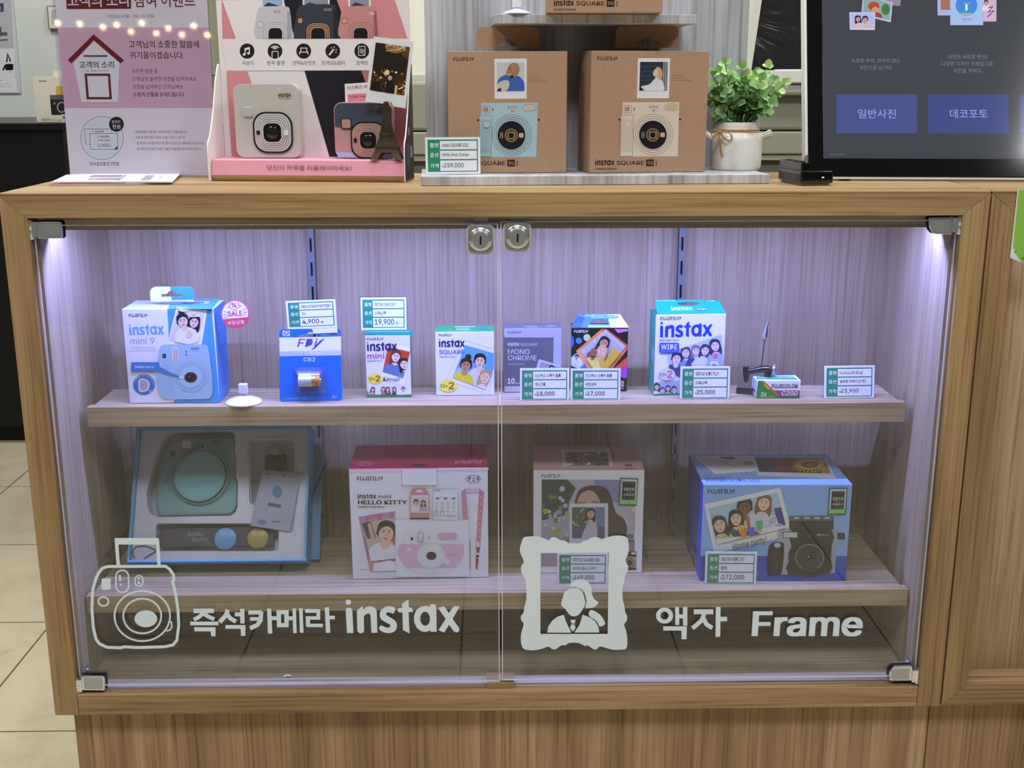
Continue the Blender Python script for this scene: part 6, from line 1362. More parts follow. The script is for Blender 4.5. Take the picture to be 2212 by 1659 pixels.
for q in range(70):
    x, y = rnd.uniform(1430, 1725), rnd.uniform(590, 800); a.ell(x, y, rnd.uniform(4, 13), rnd.uniform(4, 13), rnd.choice(['#D89A3A', '#B8702A', '#F0D090', '#7A4A1E', '#2A1A10', '#C8843A', '#14100C', '#14100C']), 8)
a.poly([(1440, 700), (1500, 690), (1520, 790), (1430, 775)], '#14110E'); a.poly([(1560, 690), (1620, 690), (1620, 800), (1550, 790)], '#14110E'); a.ell(1566, 618, 21, 23, '#D8C8A0', 18); a.ell(1642, 618, 10, 9, '#F4E8C8'); a.ell(1590, 665, 18, 20, '#C89A7A'); a.line([(1662, 760), (1695, 748)], 8, '#F4F0E0'); a.poly([(1635, 730), (1655, 730), (1645, 810), (1625, 805)], '#D8B878')
a.clip_to(None); a.done('photo_print', sn)

# -- grey wood-print display stand with the kraft boxes
D0 = onz(*px('C', 120, 1588), ZC); D1 = onz(*px('D', 1668, 1567), ZC); U = (D1-D0).normalized(); bk = V3((-U.y, U.x, 0)); DW = (D1-D0).length
k = thing('display_stand', 'grey wood-grain display stand with a small upper shelf on the counter', 'display', D0+U*(DW/2)+bk*.06, math.atan2(U.y, U.x))
Pd = lambda u, y, z: D0+U*u+bk*y+V3((0, 0, z))
def dbox(u0, u1, y0, y1, z0, z1, m, mats=None): return MB().hexa([Pd(u0, y0, z0), Pd(u1, y0, z0), Pd(u1, y1, z0), Pd(u0, y1, z0), Pd(u0, y0, z1), Pd(u1, y0, z1), Pd(u1, y1, z1), Pd(u0, y1, z1)], m, mats)
SBH = .0118
mk('base_board', dbox(0, DW, 0, .138, .0003, SBH, grey_e), k, bevel=.0006)
pl_ = (onplane(*px('P', 916, 10), Pd(0, .138, 0), -bk)-D0).dot(U); pr_ = (onplane(*px('P', 1614, 120), Pd(0, .138, 0), -bk)-D0).dot(U)
mk('back_board', dbox(pl_, pr_, .138, .144, .0003, .40, grey_v), k)
SY = .036
us0 = (onplane(*px('P', 1069, 40), Pd(0, SY, 0), -bk)-D0).dot(U); us1 = (onplane(*px('P', 1505, 40), Pd(0, SY, 0), -bk)-D0).dot(U)
q0 = onplane(*px('P', 1287, 31), Pd(0, SY, 0), -bk).z-ZC; q1 = onplane(*px('P', 1287, 51), Pd(0, SY, 0), -bk).z-ZC
mk('upper_shelf', dbox(us0, us1, SY, .1378, q1, q0, grey_e), k, bevel=.0006)
ZB = ZC+SBH+.0002; ZS = ZC+q0+.0002
TABH = [(-.5, 0)]
def kraft_box(label, crop, bl, br, z, tl, depth, cam=None):
    kk = carton('camera_box', label, 'box', crop, bl, br, z, tl, depth, (KRAFT, KRAFT, KRAFT, KRAFT), 'brown kraft camera boxes'); return kk
def sq1_art(kk, crop, o1, o2, o3, o4, cam, line='#A98C6C'):
    a = Art(kk['F'], crop); I = '#2A1E18'
    X = lambda o: (lambda x: x+o[0]); 
    def sh(o): return lambda pts: [(x+o[0], y+o[1]) for x, y in pts]
    f = sh(o1); a.text('FUJIFILM', 198+o1[0], 514+o1[1], 368+o1[0], 31, I, bold=.03)
    f = sh(o2); pq = f([(545, 496), (820, 496), (810, 838), (536, 838)]); a.poly(pq, '#E6E6EA')
    return a, f
def tab(kk, crop, pts, hole, back):
    Ft = Face(kk['F'].p(0, 0, -back), kk['F'].U, kk['F'].V); a = Art(Ft, crop)
    u = [a.pt(q) for q in pts]; hh = kk['h']+.0003; u = [(p, max(q, hh)) for p, q in u]
    mk('hang_tab', MB().prism(Ft, u, -.0012, 0, KRAFT, [[a.pt(q) for q in hole]]), kk['root'])
def camdraw(a, dx, dy, body, grip, skin):
    L = lambda pts: [(x+dx, y+dy) for x, y in pts]; ln = '#7E6A58'
    a.poly(L([(415, 873), (898, 872), (884, 1334), (392, 1336), (400, 985), (412, 985)]), body)
    a.poly(L([(400, 980), (506, 980), (498, 1330), (390, 1334)]), body); a.outline(L([(400, 980), (506, 980), (498, 1332), (391, 1334)]), 3, ln)
    for q in range(12): a.line(L([(404+q*8.2, 1015), (398+q*8.2, 1300)]), 2.5, grip)
    a.ell(460+dx, 1058+dy, 27, 27, body, 24); a.ring(460+dx, 1058+dy, 27, 27, 3, grip)
    a.outline(L(rrect(427, 900, 490, 962, 8, 3)), 3.5, ln); a.poly(L([(437, 912), (474, 912), (472, 948), (436, 948)]), '#B57F68'); a.rr(508+dx, 916+dy, 518+dx, 946+dy, 4, ln)
    a.glyphs(INSTAX, 638+dx, 924+dy, 722+dx, 28, '#A89078'); a.rr(667+dx, 932+dy, 692+dx, 955+dy, 3, '#A89078'); a.text('SQ', 670+dx, 951+dy, 689+dx, 14, body, bold=.03); a.text('1', 700+dx, 953+dy, 706+dx, 18, '#A89078', bold=.02)
    a.outline(L(rrect(770, 884, 884, 944, 29, 6)), 4, '#A08A74'); a.rr(782+dx, 892+dy, 872+dx, 936+dy, 14, skin)
    for r_ in (169, 150, 132): a.ring(675+dx, 1148+dy, r_, r_*1.03, 3, ln, 52)
    a.ell(672+dx, 1150+dy, 118, 121, '#16161E', 48)
    for r_ in (54, 46): a.ring(670+dx, 1151+dy, r_, r_*1.03, 3.5, '#B59A6A', 36)
    a.outline(L(rrect(640, 1122, 702, 1182, 12, 4)), 3.5, '#B59A6A'); a.ring(670+dx, 1152+dy, 27, 27, 4, '#C9B08A', 28); a.ell(670+dx, 1152+dy, 20, 20, '#0E0E16')
    for yy in (1138, 1163): a.ring(587+dx, yy+dy, 11, 11, 4, '#C9B08A', 18)
    a.rr(735+dx, 1131+dy, 775+dx, 1170+dy, 8, '#D3B28C'); a.ell(386+dx, 1021+dy, 9, 8, '#1E1814'); a.ell(905+dx, 1018+dy, 10, 8, '#1E1814')
def bottomline(a, x, y, s=1.0):
    I = '#261A14'
    a.glyphs(INSTAX, x, y, x+166*s, 54*s, I); a.text('SQUARE', x+184*s, y-2, x+420*s, 38*s, I, bold=.02); a.rr(x+437*s, y-52*s, x+502*s, y+6*s, 5, I); a.text('SQ', x+446*s, y-7*s, x+494*s, 31*s, '#B68C64', bold=.025); a.text('1', x+514*s, y-3, x+532*s, 38*s, I, bold=.02)
    a.text('Instant Camera', x, y+36*s, x+184*s, 18*s, I, bold=.02)
# left box: a seated man in blue, blue camera
kk = kraft_box('brown kraft camera box with a pale blue camera printed, behind the price tag', 'C', (357, 1481), (1355, 1475), ZB, (350, 436), .066)
tab(kk, 'C', [(587, 415), (587, 290), (592, 255), (612, 235), (640, 230), (1075, 230), (1105, 238), (1122, 262), (1126, 300), (1126, 415)], [(768, 398), (764, 380), (775, 366), (812, 362), (830, 340), (855, 329), (882, 338), (900, 360), (938, 364), (950, 378), (947, 396)], .045)
a = Art(kk['F'], 'C'); a.text('FUJIFILM', 393, 520, 566, 31, '#2A1E18', bold=.03); a.done('lettering', kk['root']); a = Art(kk['F'], 'C')
pq = [(743, 502), (1018, 499), (1018, 842), (745, 844)]; a.poly(pq, '#E2E2E8'); ip = [(762, 533), (999, 531), (999, 777), (763, 779)]; a.poly(ip, '#C6C9CA'); a.clip_to(ip)
a.poly([(762, 720), (1000, 690), (1000, 780), (762, 780)], '#A9ABAC'); a.poly(spline([(770, 690), (830, 640), (900, 650), (960, 655), (1000, 720), (1000, 790), (860, 790), (780, 770)], 4), '#3A66B4'); a.poly(spline([(765, 720), (830, 685), (870, 700), (850, 770), (765, 790)], 3), '#C9C4BC'); a.poly([(770, 760), (800, 750), (800, 785), (765, 785)], '#2A2E36')
a.poly(spline([(905, 535), (865, 560), (850, 610), (858, 650), (900, 660), (940, 640), (958, 590), (945, 550)], 4), '#A87E62'); a.poly([(850, 600), (840, 625), (856, 632)], '#9C7258'); a.line([(862, 640), (884, 632)], 5, '#E4D8D0'); a.ell(872, 594, 5, 4, '#241A16'); a.line([(862, 582), (884, 582)], 4, '#3A2A22'); a.ell(940, 612, 8, 13, '#9A7056'); a.poly([(868, 650), (905, 640), (905, 665), (880, 668)], '#3A2C26')
a.clip_to(None)
for q, (y, x1) in enumerate(((648, 1138), (670, 1146), (692, 1198))): a.text('Simulated Image', 1034, y+6, x1, 10, '#7A5C42')
a.done('photo_print', kk['root']); a = Art(kk['F'], 'C'); camdraw(a, 216, 4, '#A6C6D4', '#9AA8AC', '#C9BCAA'); bottomline(a, 415, 1414, 1.0)
a.done('front_print', kk['root'])
# right box: a woman in white, cream camera
kk = kraft_box('brown kraft camera box with a cream camera printed, beside the potted plant', 'D', (133, 1480), (1116, 1465), ZB, (150, 432), .066)
tab(kk, 'D', [(352, 408), (357, 290), (360, 255), (378, 230), (405, 222), (850, 222), (878, 230), (892, 255), (893, 300), (889, 408)], [(528, 385), (526, 368), (540, 352), (575, 348), (592, 328), (625, 317), (655, 328), (672, 348), (705, 352), (717, 366), (710, 384)], .045)
a = Art(kk['F'], 'D'); a.text('FUJIFILM', 198, 514, 368, 31, '#2A1E18', bold=.03); a.done('lettering', kk['root']); a = Art(kk['F'], 'D')
pq = [(545, 496), (820, 496), (810, 838), (536, 838)]; a.poly(pq, '#E2E2E8'); ip = [(564, 528), (800, 528), (793, 774), (556, 774)]; a.poly(ip, '#2A3244'); a.clip_to(ip)
for q in range(5): a.line([(556, 575+q*38), (720, 560+q*40)], 6, '#46506A')
for q in range(4): a.line([(765+q*10, 520), (758+q*10, 780)], 5, '#8A90A4' if q % 2 else '#D0D2DA')
a.poly(spline([(720, 650), (690, 670), (640, 720), (570, 740), (580, 775), (760, 775), (752, 690)], 3), '#DCDCE4'); a.poly(spline([(700, 575), (735, 578), (752, 610), (750, 665), (725, 680), (708, 640)], 3), '#C9A47E'); a.poly(spline([(705, 585), (682, 600), (672, 630), (685, 652), (708, 648), (718, 610)], 3), '#E3C3AE'); a.line([(690, 664), (720, 650)], 8, '#E3C3AE'); a.ell(686, 612, 3, 3, '#2A2020'); a.poly([(560, 735), (600, 770), (556, 775)], '#20242E')
a.clip_to(None)
for q, (y, x1) in enumerate(((643, 935), (665, 943), (686, 992))): a.text('Simulated Image', 832, y+6, x1, 10, '#7A5C42')
a.done('photo_print', kk['root']); a = Art(kk['F'], 'D'); camdraw(a, 0, 0, '#DACDBF', '#BFAF9C', '#C9B092'); bottomline(a, 178, 1412)
a.done('front_print', kk['root'])
# upper box
kk = kraft_box('brown kraft camera box standing on the small upper shelf of the grey stand', 'C', (1184, 112), (1184+994, 110), ZS, (1184, -875), .060)
a = Art(kk['F'], 'C'); bottomline(a, 1250, 52, 1.03)
camdraw(a, 1064, -1356, '#D69A78', '#B88A6C', '#C9B092'); a.done('front_print', kk['root'])
# clip foot on the upper shelf
c0 = onz(*px('C', 938, 122), ZS); c0 = Pd((c0-D0).dot(U), .050, 0); c0.z = ZS
cf = thing('clip_stand', 'white plastic clip foot at the left of the small upper shelf', 'clip', c0)
mk('foot', MB().lathe(c0, [(.0185, .0002), (.0190, .0014), (.016, .003), (.008, .0058), (.0030, .0075)], clipm, 32), cf, smooth=True)
mk('clip', MB().box(c0.x-.0060, c0.x+.0060, c0.y-.004, c0.y+.004, c0.z+.0085, c0.z+.030, mat('#E4E4E8', .35)).lathe((c0.x, c0.y, c0.z+.006), [(.0020, 0), (.0020, .004)], clipm, 10), cf, bevel=.001)
price_tag('price tag reading 159,000 before the left kraft camera box', 'C', (158, 1492), (625, 1487), ZB, (150, 1172), [('instax SQUARE SQ1', .48, DK, .10), ('White, Blue, Orange', .48, DK, .105), ('₩159,000', .355, DK, .145)])

# -- potted plant
g = onz(*px('D', 1385, 1458), ZB); 
sc_ = (ony(*px('D', 1592, 1300), g.y).x-ony(*px('D', 1168, 1300), g.y).x)/2   # pot radius
pc = V3((g.x, g.y+sc_*.9, ZB))
pc = V3((ony(*px('D', 1380, 1300), pc.y).x, pc.y, ZB)); R = sc_*1.035
zz = lambda y: ony(*px('D', 1380, y), pc.y).z
k = thing('potted_plant', 'small leafy green plant in a white ceramic pot tied with twine', 'plant', pc)
por = mat('#DAD8D4', .18, spec=.55, coat=.5)
def glaze():
    m, nt, b, N, L = nodes('speckled_white_glaze'); tc = N('ShaderNodeTexCoord'); n = N('ShaderNodeTexNoise'); n.inputs['Scale'].default_value = 34; n.inputs['Detail'].default_value = 4
    L(tc.outputs['Object'], n.inputs['Vector']); r = ramp(N, [(.3, '#C9C2B8'), (.5, '#DCDAD6'), (.7, '#E2E1DF')]); L(n.outputs['Fac'], r.inputs[0]); L(r.outputs[0], b.inputs['Base Color']); b.inputs['Roughness'].default_value = .2; b.inputs['Coat Weight'].default_value = .4
    return m
por = glaze()
zt_, zn, zs_ = zz(1040), zz(1112), zz(1165)
h_ = zt_-ZB
mk('pot', MB().lathe(pc, [(R*.93, .0003), (R*.985, .0030), (R, .008), (R*1.0, (zs_-ZB)*.93), (R*.97, zs_-ZB), (R*.86, zn-ZB+.001), (R*.835, zn-ZB+.004), (R*.845, h_-.002), (R*.83, h_), (R*.79, h_), (R*.78, h_-.010), (R*.2, h_-.011)], por, 44), k, smooth=True)
hd = MB(); 
for sg in (-1, 1):
    p0 = pc+V3((sg*R*.93, -.004, zz(1170)-ZB)); hd.tube([p0, p0+V3((sg*.007, 0, .002)), p0+V3((sg*.0125, 0, .0045)), p0+V3((sg*.0150, 0, .0058))], [.0048, .0050, .0058, .0052], por, 14)
mk('handle', hd, k, smooth=True)
tm_ = mat('#A37C4A', .8); zk = zz(1120); tr = R*.868
tb = MB(); tb.tube([pc+V3((tr*math.cos(t), tr*math.sin(t), zk-ZB+.0008*math.sin(2*t))) for t in [2*math.pi*i/40 for i in range(40)]], .00125, tm_, 7, True); tb.tube([pc+V3((tr*1.0*math.cos(t), tr*1.0*math.sin(t), zk-ZB+.0022)) for t in [2*math.pi*i/40 for i in range(40)]], .0011, tm_, 7, True)
kn = V3((ony(*px('D', 1240, 1125), pc.y-R*.85).x, pc.y-R*.80, zk))
Fk = Face((0, pc.y-R*.90, 0), (1, 0, 0), (0, 0, 1)); at_ = Art(Fk, 'D'); TP = lambda x, y, d=0.0: Fk.p(*at_.pt((x, y)), d)
tb.tube([TP(1240, 1125, .001), TP(1290, 1120, .004), TP(1335, 1145, .004), TP(1345, 1185, .003), TP(1315, 1205, .003), TP(1280, 1180, .003), TP(1245, 1132, .001)], .0011, tm_, 7); tb.tube([TP(1240, 1125, .001), TP(1195, 1105, .002), TP(1165, 1130, .002), TP(1180, 1165, .002), TP(1235, 1130, .001)], .0011, tm_, 7)
tb.tube([TP(1240, 1128, .001), TP(1235, 1180, .003), TP(1250, 1250, .001), TP(1265, 1330, -.003)], .0012, tm_, 7); tb.tube([TP(1240, 1128, .001), TP(1205, 1160, .003), TP(1170, 1190, .002)], .0011, tm_, 7); tb.ball(TP(1240, 1126, .0015), .0026, tm_, 10); tb.ball(TP(1265, 1328, -.003), .0018, tm_, 8)
mk('twine', tb, k, smooth=True)
mk('soil', MB().lathe(pc+V3((0, 0, h_-.0095)), [(R*.77, 0), (R*.5, .003), (.0005, .004)], mat('#2A2620', .9), 24), k)
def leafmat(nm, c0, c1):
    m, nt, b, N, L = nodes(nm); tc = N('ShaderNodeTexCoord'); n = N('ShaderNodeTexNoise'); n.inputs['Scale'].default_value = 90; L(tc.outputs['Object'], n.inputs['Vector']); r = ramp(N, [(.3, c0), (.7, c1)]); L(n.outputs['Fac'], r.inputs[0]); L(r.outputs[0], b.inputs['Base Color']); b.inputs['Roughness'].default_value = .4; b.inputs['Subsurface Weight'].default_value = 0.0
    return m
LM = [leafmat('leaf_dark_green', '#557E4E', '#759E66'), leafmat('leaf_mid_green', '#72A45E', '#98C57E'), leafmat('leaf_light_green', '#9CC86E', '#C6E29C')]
rnd = random.Random(21); stm = MB(); lv = MB()
def leaf(p, d, n, L_, m):
    d = d.normalized(); s_ = d.cross(n).normalized(); n = s_.cross(d).normalized(); W_ = L_*.46; vs = [p]
    prof = [(.18, .55), (.42, .95), (.68, .92), (.88, .52)]
    for f, w_ in prof: vs += [p+d*(L_*f)-s_*(W_*w_)+n*(L_*.10*w_), p+d*(L_*f)-n*(L_*.03), p+d*(L_*f)+s_*(W_*w_)+n*(L_*.10*w_)]
    vs.append(p+d*L_-n*L_*.05); fs = [(0, 2, 1), (0, 3, 2)]
    for i in range(3):
        b = 1+3*i; fs += [(b, b+1, b+4, b+3), (b+1, b+2, b+5, b+4)]
    b = 10; fs += [(b, b+1, 13), (b+1, b+2, 13)]
    lv.add(vs, fs, m)
tips = [(1290, 545), (1345, 690), (1200, 660), (1215, 760), (1430, 590), (1470, 650), (1545, 640), (1650, 575), (1700, 700), (1790, 720), (1720, 830), (1640, 960), (1180, 850), (1300, 800), (1400, 760), (1560, 760), (1250, 960), (1330, 930), (1470, 930), (1560, 880), (1600, 820), (1180, 640), (1385, 860), (1510, 1000), (1340, 1010), (1220, 980), (1250, 620), (1330, 640), (1440, 700), (1500, 700), (1590, 690), (1620, 780), (1500, 800), (1260, 720), (1380, 700), (1450, 840), (1300, 880), (1550, 950), (1400, 960), (1660, 880)]
base = pc+V3((0, 0, h_-.004))
for i, (x, y) in enumerate(tips):
    dy = rnd.uniform(-.018, .022) if y < 800 else rnd.uniform(-.026, .012)
    tp = ony(*px('D', x, y), pc.y+dy); b0 = base+V3(((tp.x-pc.x)*.25, dy*.4, 0)); mid = b0.lerp(tp, .5)+V3((0, 0, .008))
    pts = [b0.lerp(mid, t).lerp(mid.lerp(tp, t), t) for t in [j/6 for j in range(7)]]
    stm.tube(pts, .0006, mat('#5A7A3C', .6), 5)
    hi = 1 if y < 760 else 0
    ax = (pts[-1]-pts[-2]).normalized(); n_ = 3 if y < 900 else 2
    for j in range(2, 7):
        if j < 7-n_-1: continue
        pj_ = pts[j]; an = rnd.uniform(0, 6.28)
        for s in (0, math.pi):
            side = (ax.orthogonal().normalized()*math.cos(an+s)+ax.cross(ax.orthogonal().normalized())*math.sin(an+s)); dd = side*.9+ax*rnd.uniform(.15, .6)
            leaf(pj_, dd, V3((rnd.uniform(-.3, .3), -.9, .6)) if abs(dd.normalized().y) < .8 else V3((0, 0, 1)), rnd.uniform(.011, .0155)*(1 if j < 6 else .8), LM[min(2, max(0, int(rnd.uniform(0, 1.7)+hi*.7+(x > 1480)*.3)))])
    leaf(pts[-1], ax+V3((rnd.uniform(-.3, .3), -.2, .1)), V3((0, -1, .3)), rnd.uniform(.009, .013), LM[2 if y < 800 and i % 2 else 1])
mk('stems', stm, k, smooth=True); mk('foliage', lv, k, smooth=True)

# -- black card reader
r0 = onz(*px('P', 1684, 390), ZC); r1 = onz(*px('P', 1727, 401), ZC); r2 = onz(*px('P', 1793, 400), ZC)
rd = V3((.3835, .0815, ZC)); ang = math.radians(10)
U = V3((math.cos(ang), math.sin(ang), 0)); bk = V3((-U.y, U.x, 0)); O_ = onz(*px('P', 1729, 402), ZC)
k = thing('card_reader', 'glossy black stepped card reader lying in front of the touchscreen', 'device', O_+U*.02+bk*.03, ang)
gl = mat('#08080B', .12, spec=.6, coat=.6)
Pq = lambda u, y, z: O_+U*u+bk*y+V3((0, 0, z))
def rb(u0, u1, y0, y1, z0, z1, m):
    u0, u1, y0, y1, z0, z1 = (q*1.12 for q in (u0, u1, y0, y1, z0, z1)); return MB().hexa([Pq(u0, y0, z0), Pq(u1, y0, z0), Pq(u1, y1, z0), Pq(u0, y1, z0), Pq(u0, y0, z1), Pq(u1, y0, z1), Pq(u1, y1, z1), Pq(u0, y1, z1)], m)
mk('rubber_sole', rb(.003, .036, .003, .060, .0002, .0022, mat('#8E8E8A', .5)), k)
mk('lower_body', rb(0, .0400, 0, .064, .0022, .0165, gl), k, bevel=.0026, seg=3)
mk('upper_body', rb(.0005, .0120, .0006, .0635, .0150, .0262, gl), k, bevel=.0022, seg=3)
for i in range(3): mk('key', rb(.0030, .0095, .010+i*.016, .020+i*.016, .0255, .0272, mat('#141416', .35)), k, bevel=.0005)
mk('indicator_light', rb(.0255, .0280, -.0003, .0004, .0088, .0098, mat('#E8EEF0', .3, emit=1.5)), k)

# -- touchscreen kiosk
K0 = onz(*px('E', 352, 1262), ZC+.006); K1 = onz(*px('E', 1898, 1270), ZC+.006)
U = (K1-K0).normalized(); bk = V3((-U.y, U.x, 0)); KW = .54; KH = .36
Vk = V3((0, 0, 1))*math.cos(math.radians(24))+bk*math.sin(math.radians(24)); Fk = Face(K0, U, Vk)
k = thing('touchscreen', 'large black-framed touchscreen photo kiosk at the right of the counter', 'screen', K0+U*(KW/2)+bk*.02, math.atan2(U.y, U.x))
mk('rear_shell', MB().fbox(Fk, -.0028, KW, .030, KH, -.034, -.0042, mat('#DADCDC', .35)), k, bevel=.002)
bz_ = mat('#05060A', .09, spec=.55)
mk('glass_front', MB().fbox(Fk, 0, KW, 0, KH, -.004, 0, bz_), k, bevel=.0008)
for u in (.045, KW-.06): mk('foot', MB().hexa([K0+U*(u+q[0])+bk*q[1]+V3((0, 0, q[2])) for q in ((0, .010, -.0058), (.012, .010, -.0058), (.012, .032, -.0058), (0, .032, -.0058), (0, .010, .003), (.012, .010, .003), (.012, .032, .012), (0, .032, .012))], mat('#3A3A3C', .6)), k)
mk('lower_trim', MB().fbox(Fk, .001, KW-.001, -.0030, -.0004, -.0036, -.0012, mat('#C9B8A8', .4)), k)
a = Art(Fk, 'E', rough=.09, spec=.5); s0 = a.pt((462, 1135)); s1 = a.pt((468, 700))
SCR = {}
def em(h, st):
    if (h, st) not in SCR:
        m = bpy.data.materials.new('screen_'+h.lstrip('#')); m.use_nodes = True; b = m.node_tree.nodes['Principled BSDF']
        b.inputs['Base Color'].default_value = lin('#08080A'); b.inputs['Roughness'].default_value = .09; b.inputs['Specular IOR Level'].default_value = .55
        b.inputs['Emission Color'].default_value = lin(h); b.inputs['Emission Strength'].default_value = st; SCR[(h, st)] = m
    return SCR[(h, st)]
dsp = [(s0[0], s0[1]), (KW-.03, s0[1]), (KW-.03, KH-.03), (s0[0], KH-.03)]
scr = MB().prism(Fk, dsp, .0001, .0004, em('#40434A', 1.0)); scr_o = mk('display', scr, k)
a.base = .0006; a.mat = lambda c: em(c, .95)
a.rr(553, 678, 1130, 957, 8, '#48558E'); a.rr(1208, 678, 1785, 957, 8, '#424E86'); a.rr(1862, 678, 2430, 957, 8, '#424E86')
a.text('일반사진', 707, 850, 980, 66, '#92A2E8', bold=.008); a.text('데코포토', 1367, 850, 1638, 66, '#92A2E8', bold=.008)
a.text('소중한 추억, 변하지 않는', 660, 455, 1012, 34, '#7E84A0'); a.text('사진으로 남기다', 718, 503, 948, 34, '#7E84A0'); a.text('사진의 새로운 변신!', 1350, 426, 1632, 34, '#7E84A0'); a.text('다양한 디자인 프레임으로', 1306, 475, 1675, 34, '#7E84A0'); a.text('사진을 꾸미다.', 1390, 525, 1598, 34, '#7E84A0')
a.done('screen_buttons', k); a = Art(Fk, 'E', rough=.09, spec=.5, base=.0006); a.mat = lambda c: em(c, .95)
a.text('version 5.0.06', 500, 1112, 610, 9, '#8A8E96')
a.done('version_text', k); a = Art(Fk, 'E', rough=.09, spec=.5, base=.0006); a.mat = lambda c: em(c, .95)
a.poly([(880, -60), (1020, -50), (1010, 45), (950, 40), (870, 10)], '#9A8AA0'); a.poly([(745, -40), (955, 20), (942, 162), (730, 110)], '#B9C6E4'); ip = [(752, -30), (945, 28), (932, 148), (742, 100)]; a.poly(ip, '#8FA8A8'); a.clip_to(ip); a.ell(820, 48, 40, 34, '#B84A34'); a.ell(830, 80, 28, 30, '#C99A84'); a.ell(835, 125, 45, 34, '#A8442E'); a.ell(905, 70, 30, 40, '#4A7A4A'); a.clip_to(None)
a.poly([(645, 90), (830, 92), (828, 218), (648, 216)], '#C6CCF4'); ip = [(655, 100), (820, 101), (819, 206), (658, 205)]; a.poly(ip, '#AEBCE8'); a.clip_to(ip); person(a, 706, 140, 22, '#1E1C2A', '#C99A94', '#DAD8F0', True, -8); person(a, 757, 145, 23, '#1A1826', '#C99A94', '#DAD8F0', False, 6); a.poly([(660, 180), (820, 178), (820, 206), (658, 206)], '#D8B8BC'); a.clip_to(None)
a.done('photo_tiles', k); a = Art(Fk, 'E', rough=.09, spec=.5, base=.0006); a.mat = lambda c: em(c, .95)
a.poly([(1275, -60), (1370, -60), (1368, 112), (1278, 112)], '#A8B8EA'); a.rect(1300, -40, 1368, 72, '#B0705A'); a.poly([(1366, -60), (1605, -60), (1604, 182), (1368, 182)], '#A9C2F0'); a.ell(1484, 40, 78, 74, '#4A8AE0', 32); a.poly(arc(1484, 40, 78, 74, 25, 155, 14), '#3A9AC8'); a.poly(arc(1484, 40, 74, 70, 55, 125, 10), '#C8B89A'); a.line([(1484, 78), (1484, 30)], 16, '#EAEAF6'); a.line([(1462, 20), (1484, 35), (1508, 20)], 5, '#D8B8B0'); a.text('BEST FILM', 1455, 148, 1522, 14, '#B03A4A', bold=.02)
a.poly([(1605, -60), (1700, -60), (1698, 156), (1605, 156)], '#D8B4D4'); person(a, 1625, 20, 16, '#1E1C2A', '#C99A94', '#EAD8E8', False); a.line([(1640, 60), (1672, 50), (1640, 90), (1680, 80), (1635, 125)], 7, '#2A1E2E')
a.done('photo_tiles', k)
# ------------------------------------------------------------------ things behind the counter
# far black counter along the back wall
YF = 2.25; ztop = ony(60, 266, YF).z
k = thing('back_counter', 'black counter along the far wall at the left', 'counter', (-.9, 2.6, 0))
blkf = mat('#08080A', .45)
mk('body', MB().box(X0+.02, .2, YF+.02, Y1-.02, .06, ztop-.02, blkf), k)
mk('plinth', MB().box(X0+.02, .2, YF+.06, Y1-.02, .0, .0598, mat('#030303', .6)), k)
mk('counter_top', MB().box(X0+.02, .2, YF, Y1-.02, ztop-.0198, ztop, mat('#141417', .3)), k, bevel=.002)
# cream camera box on it
def flatbox(name, label, cat, x0, y0, x1, y1, Y, depth, m, group=None, zb=None):
    A = ony(x0, y1, Y); B = ony(x1, y1, Y); T = ony(x0, y0, Y); z0 = zb if zb is not None else A.z
    F = Face((A.x, Y, z0), (1, 0, 0), (0, 0, 1)); t = thing(name, label, cat, ((A.x+B.x)/2, Y+depth/2, z0), 0, group)
    return t, F, B.x-A.x, T.z-z0
t, F, w, h = flatbox('camera_box', 'small cream camera box with a black camera printed, on the far black counter', 'box', 80, 166, 185, 268, YF+.06, .09, None, zb=ztop+.0005)
mk('carton', MB().fbox(F, 0, w, 0, h, -.09, 0, mat('#D3CDBE', .55)), t, bevel=.001)
tf = Face(F.p(0, 0, -.05), F.U, F.V); mk('hang_tab', MB().prism(tf, [(w*.30, h+.0003), (w*.7, h+.0003), (w*.68, h+.020), (w*.32, h+.020)], -.001, 0, mat('#D3CDBE', .55)), t)
a = Art(F, 'A', base=.0004); a.rect(478, 735, 600, 808, '#C9A640'); a.poly([(425, 812), (680, 805), (700, 985), (440, 980)], '#1A191B'); a.poly([(430, 815), (680, 808), (682, 845), (432, 850)], '#5A5A58'); a.ring(525, 915, 34, 42, 9, '#A9A9A6'); a.ell(525, 915, 24, 30, '#0E0E10'); a.ring(465, 882, 6, 8, 4, '#B0B0AE'); a.line([(330, 692), (398, 692)], 9, '#7A766C'); a.glyphs(INSTAX, 358, 1032, 430, 26, '#7A766C'); a.text('mini 40', 440, 1032, 527, 20, '#8A867C'); a.done('front_print', t)
t, F, w, h = flatbox('price_tag', 'tiny white price card before the cream box on the far counter', 'price tag', 134, 247, 172, 268, YF+.045, .003, None, zb=ztop+.0005)
mk('card', MB().fbox(F, 0, w, 0, h, -.002, 0, mat('#DDE2E0', .5)), t); mk('green_strip', MB().fbox(F, w*.06, w*.94, h*.5, h*.75, .0002, .0006, mat('#4A9A84', .5)), t)
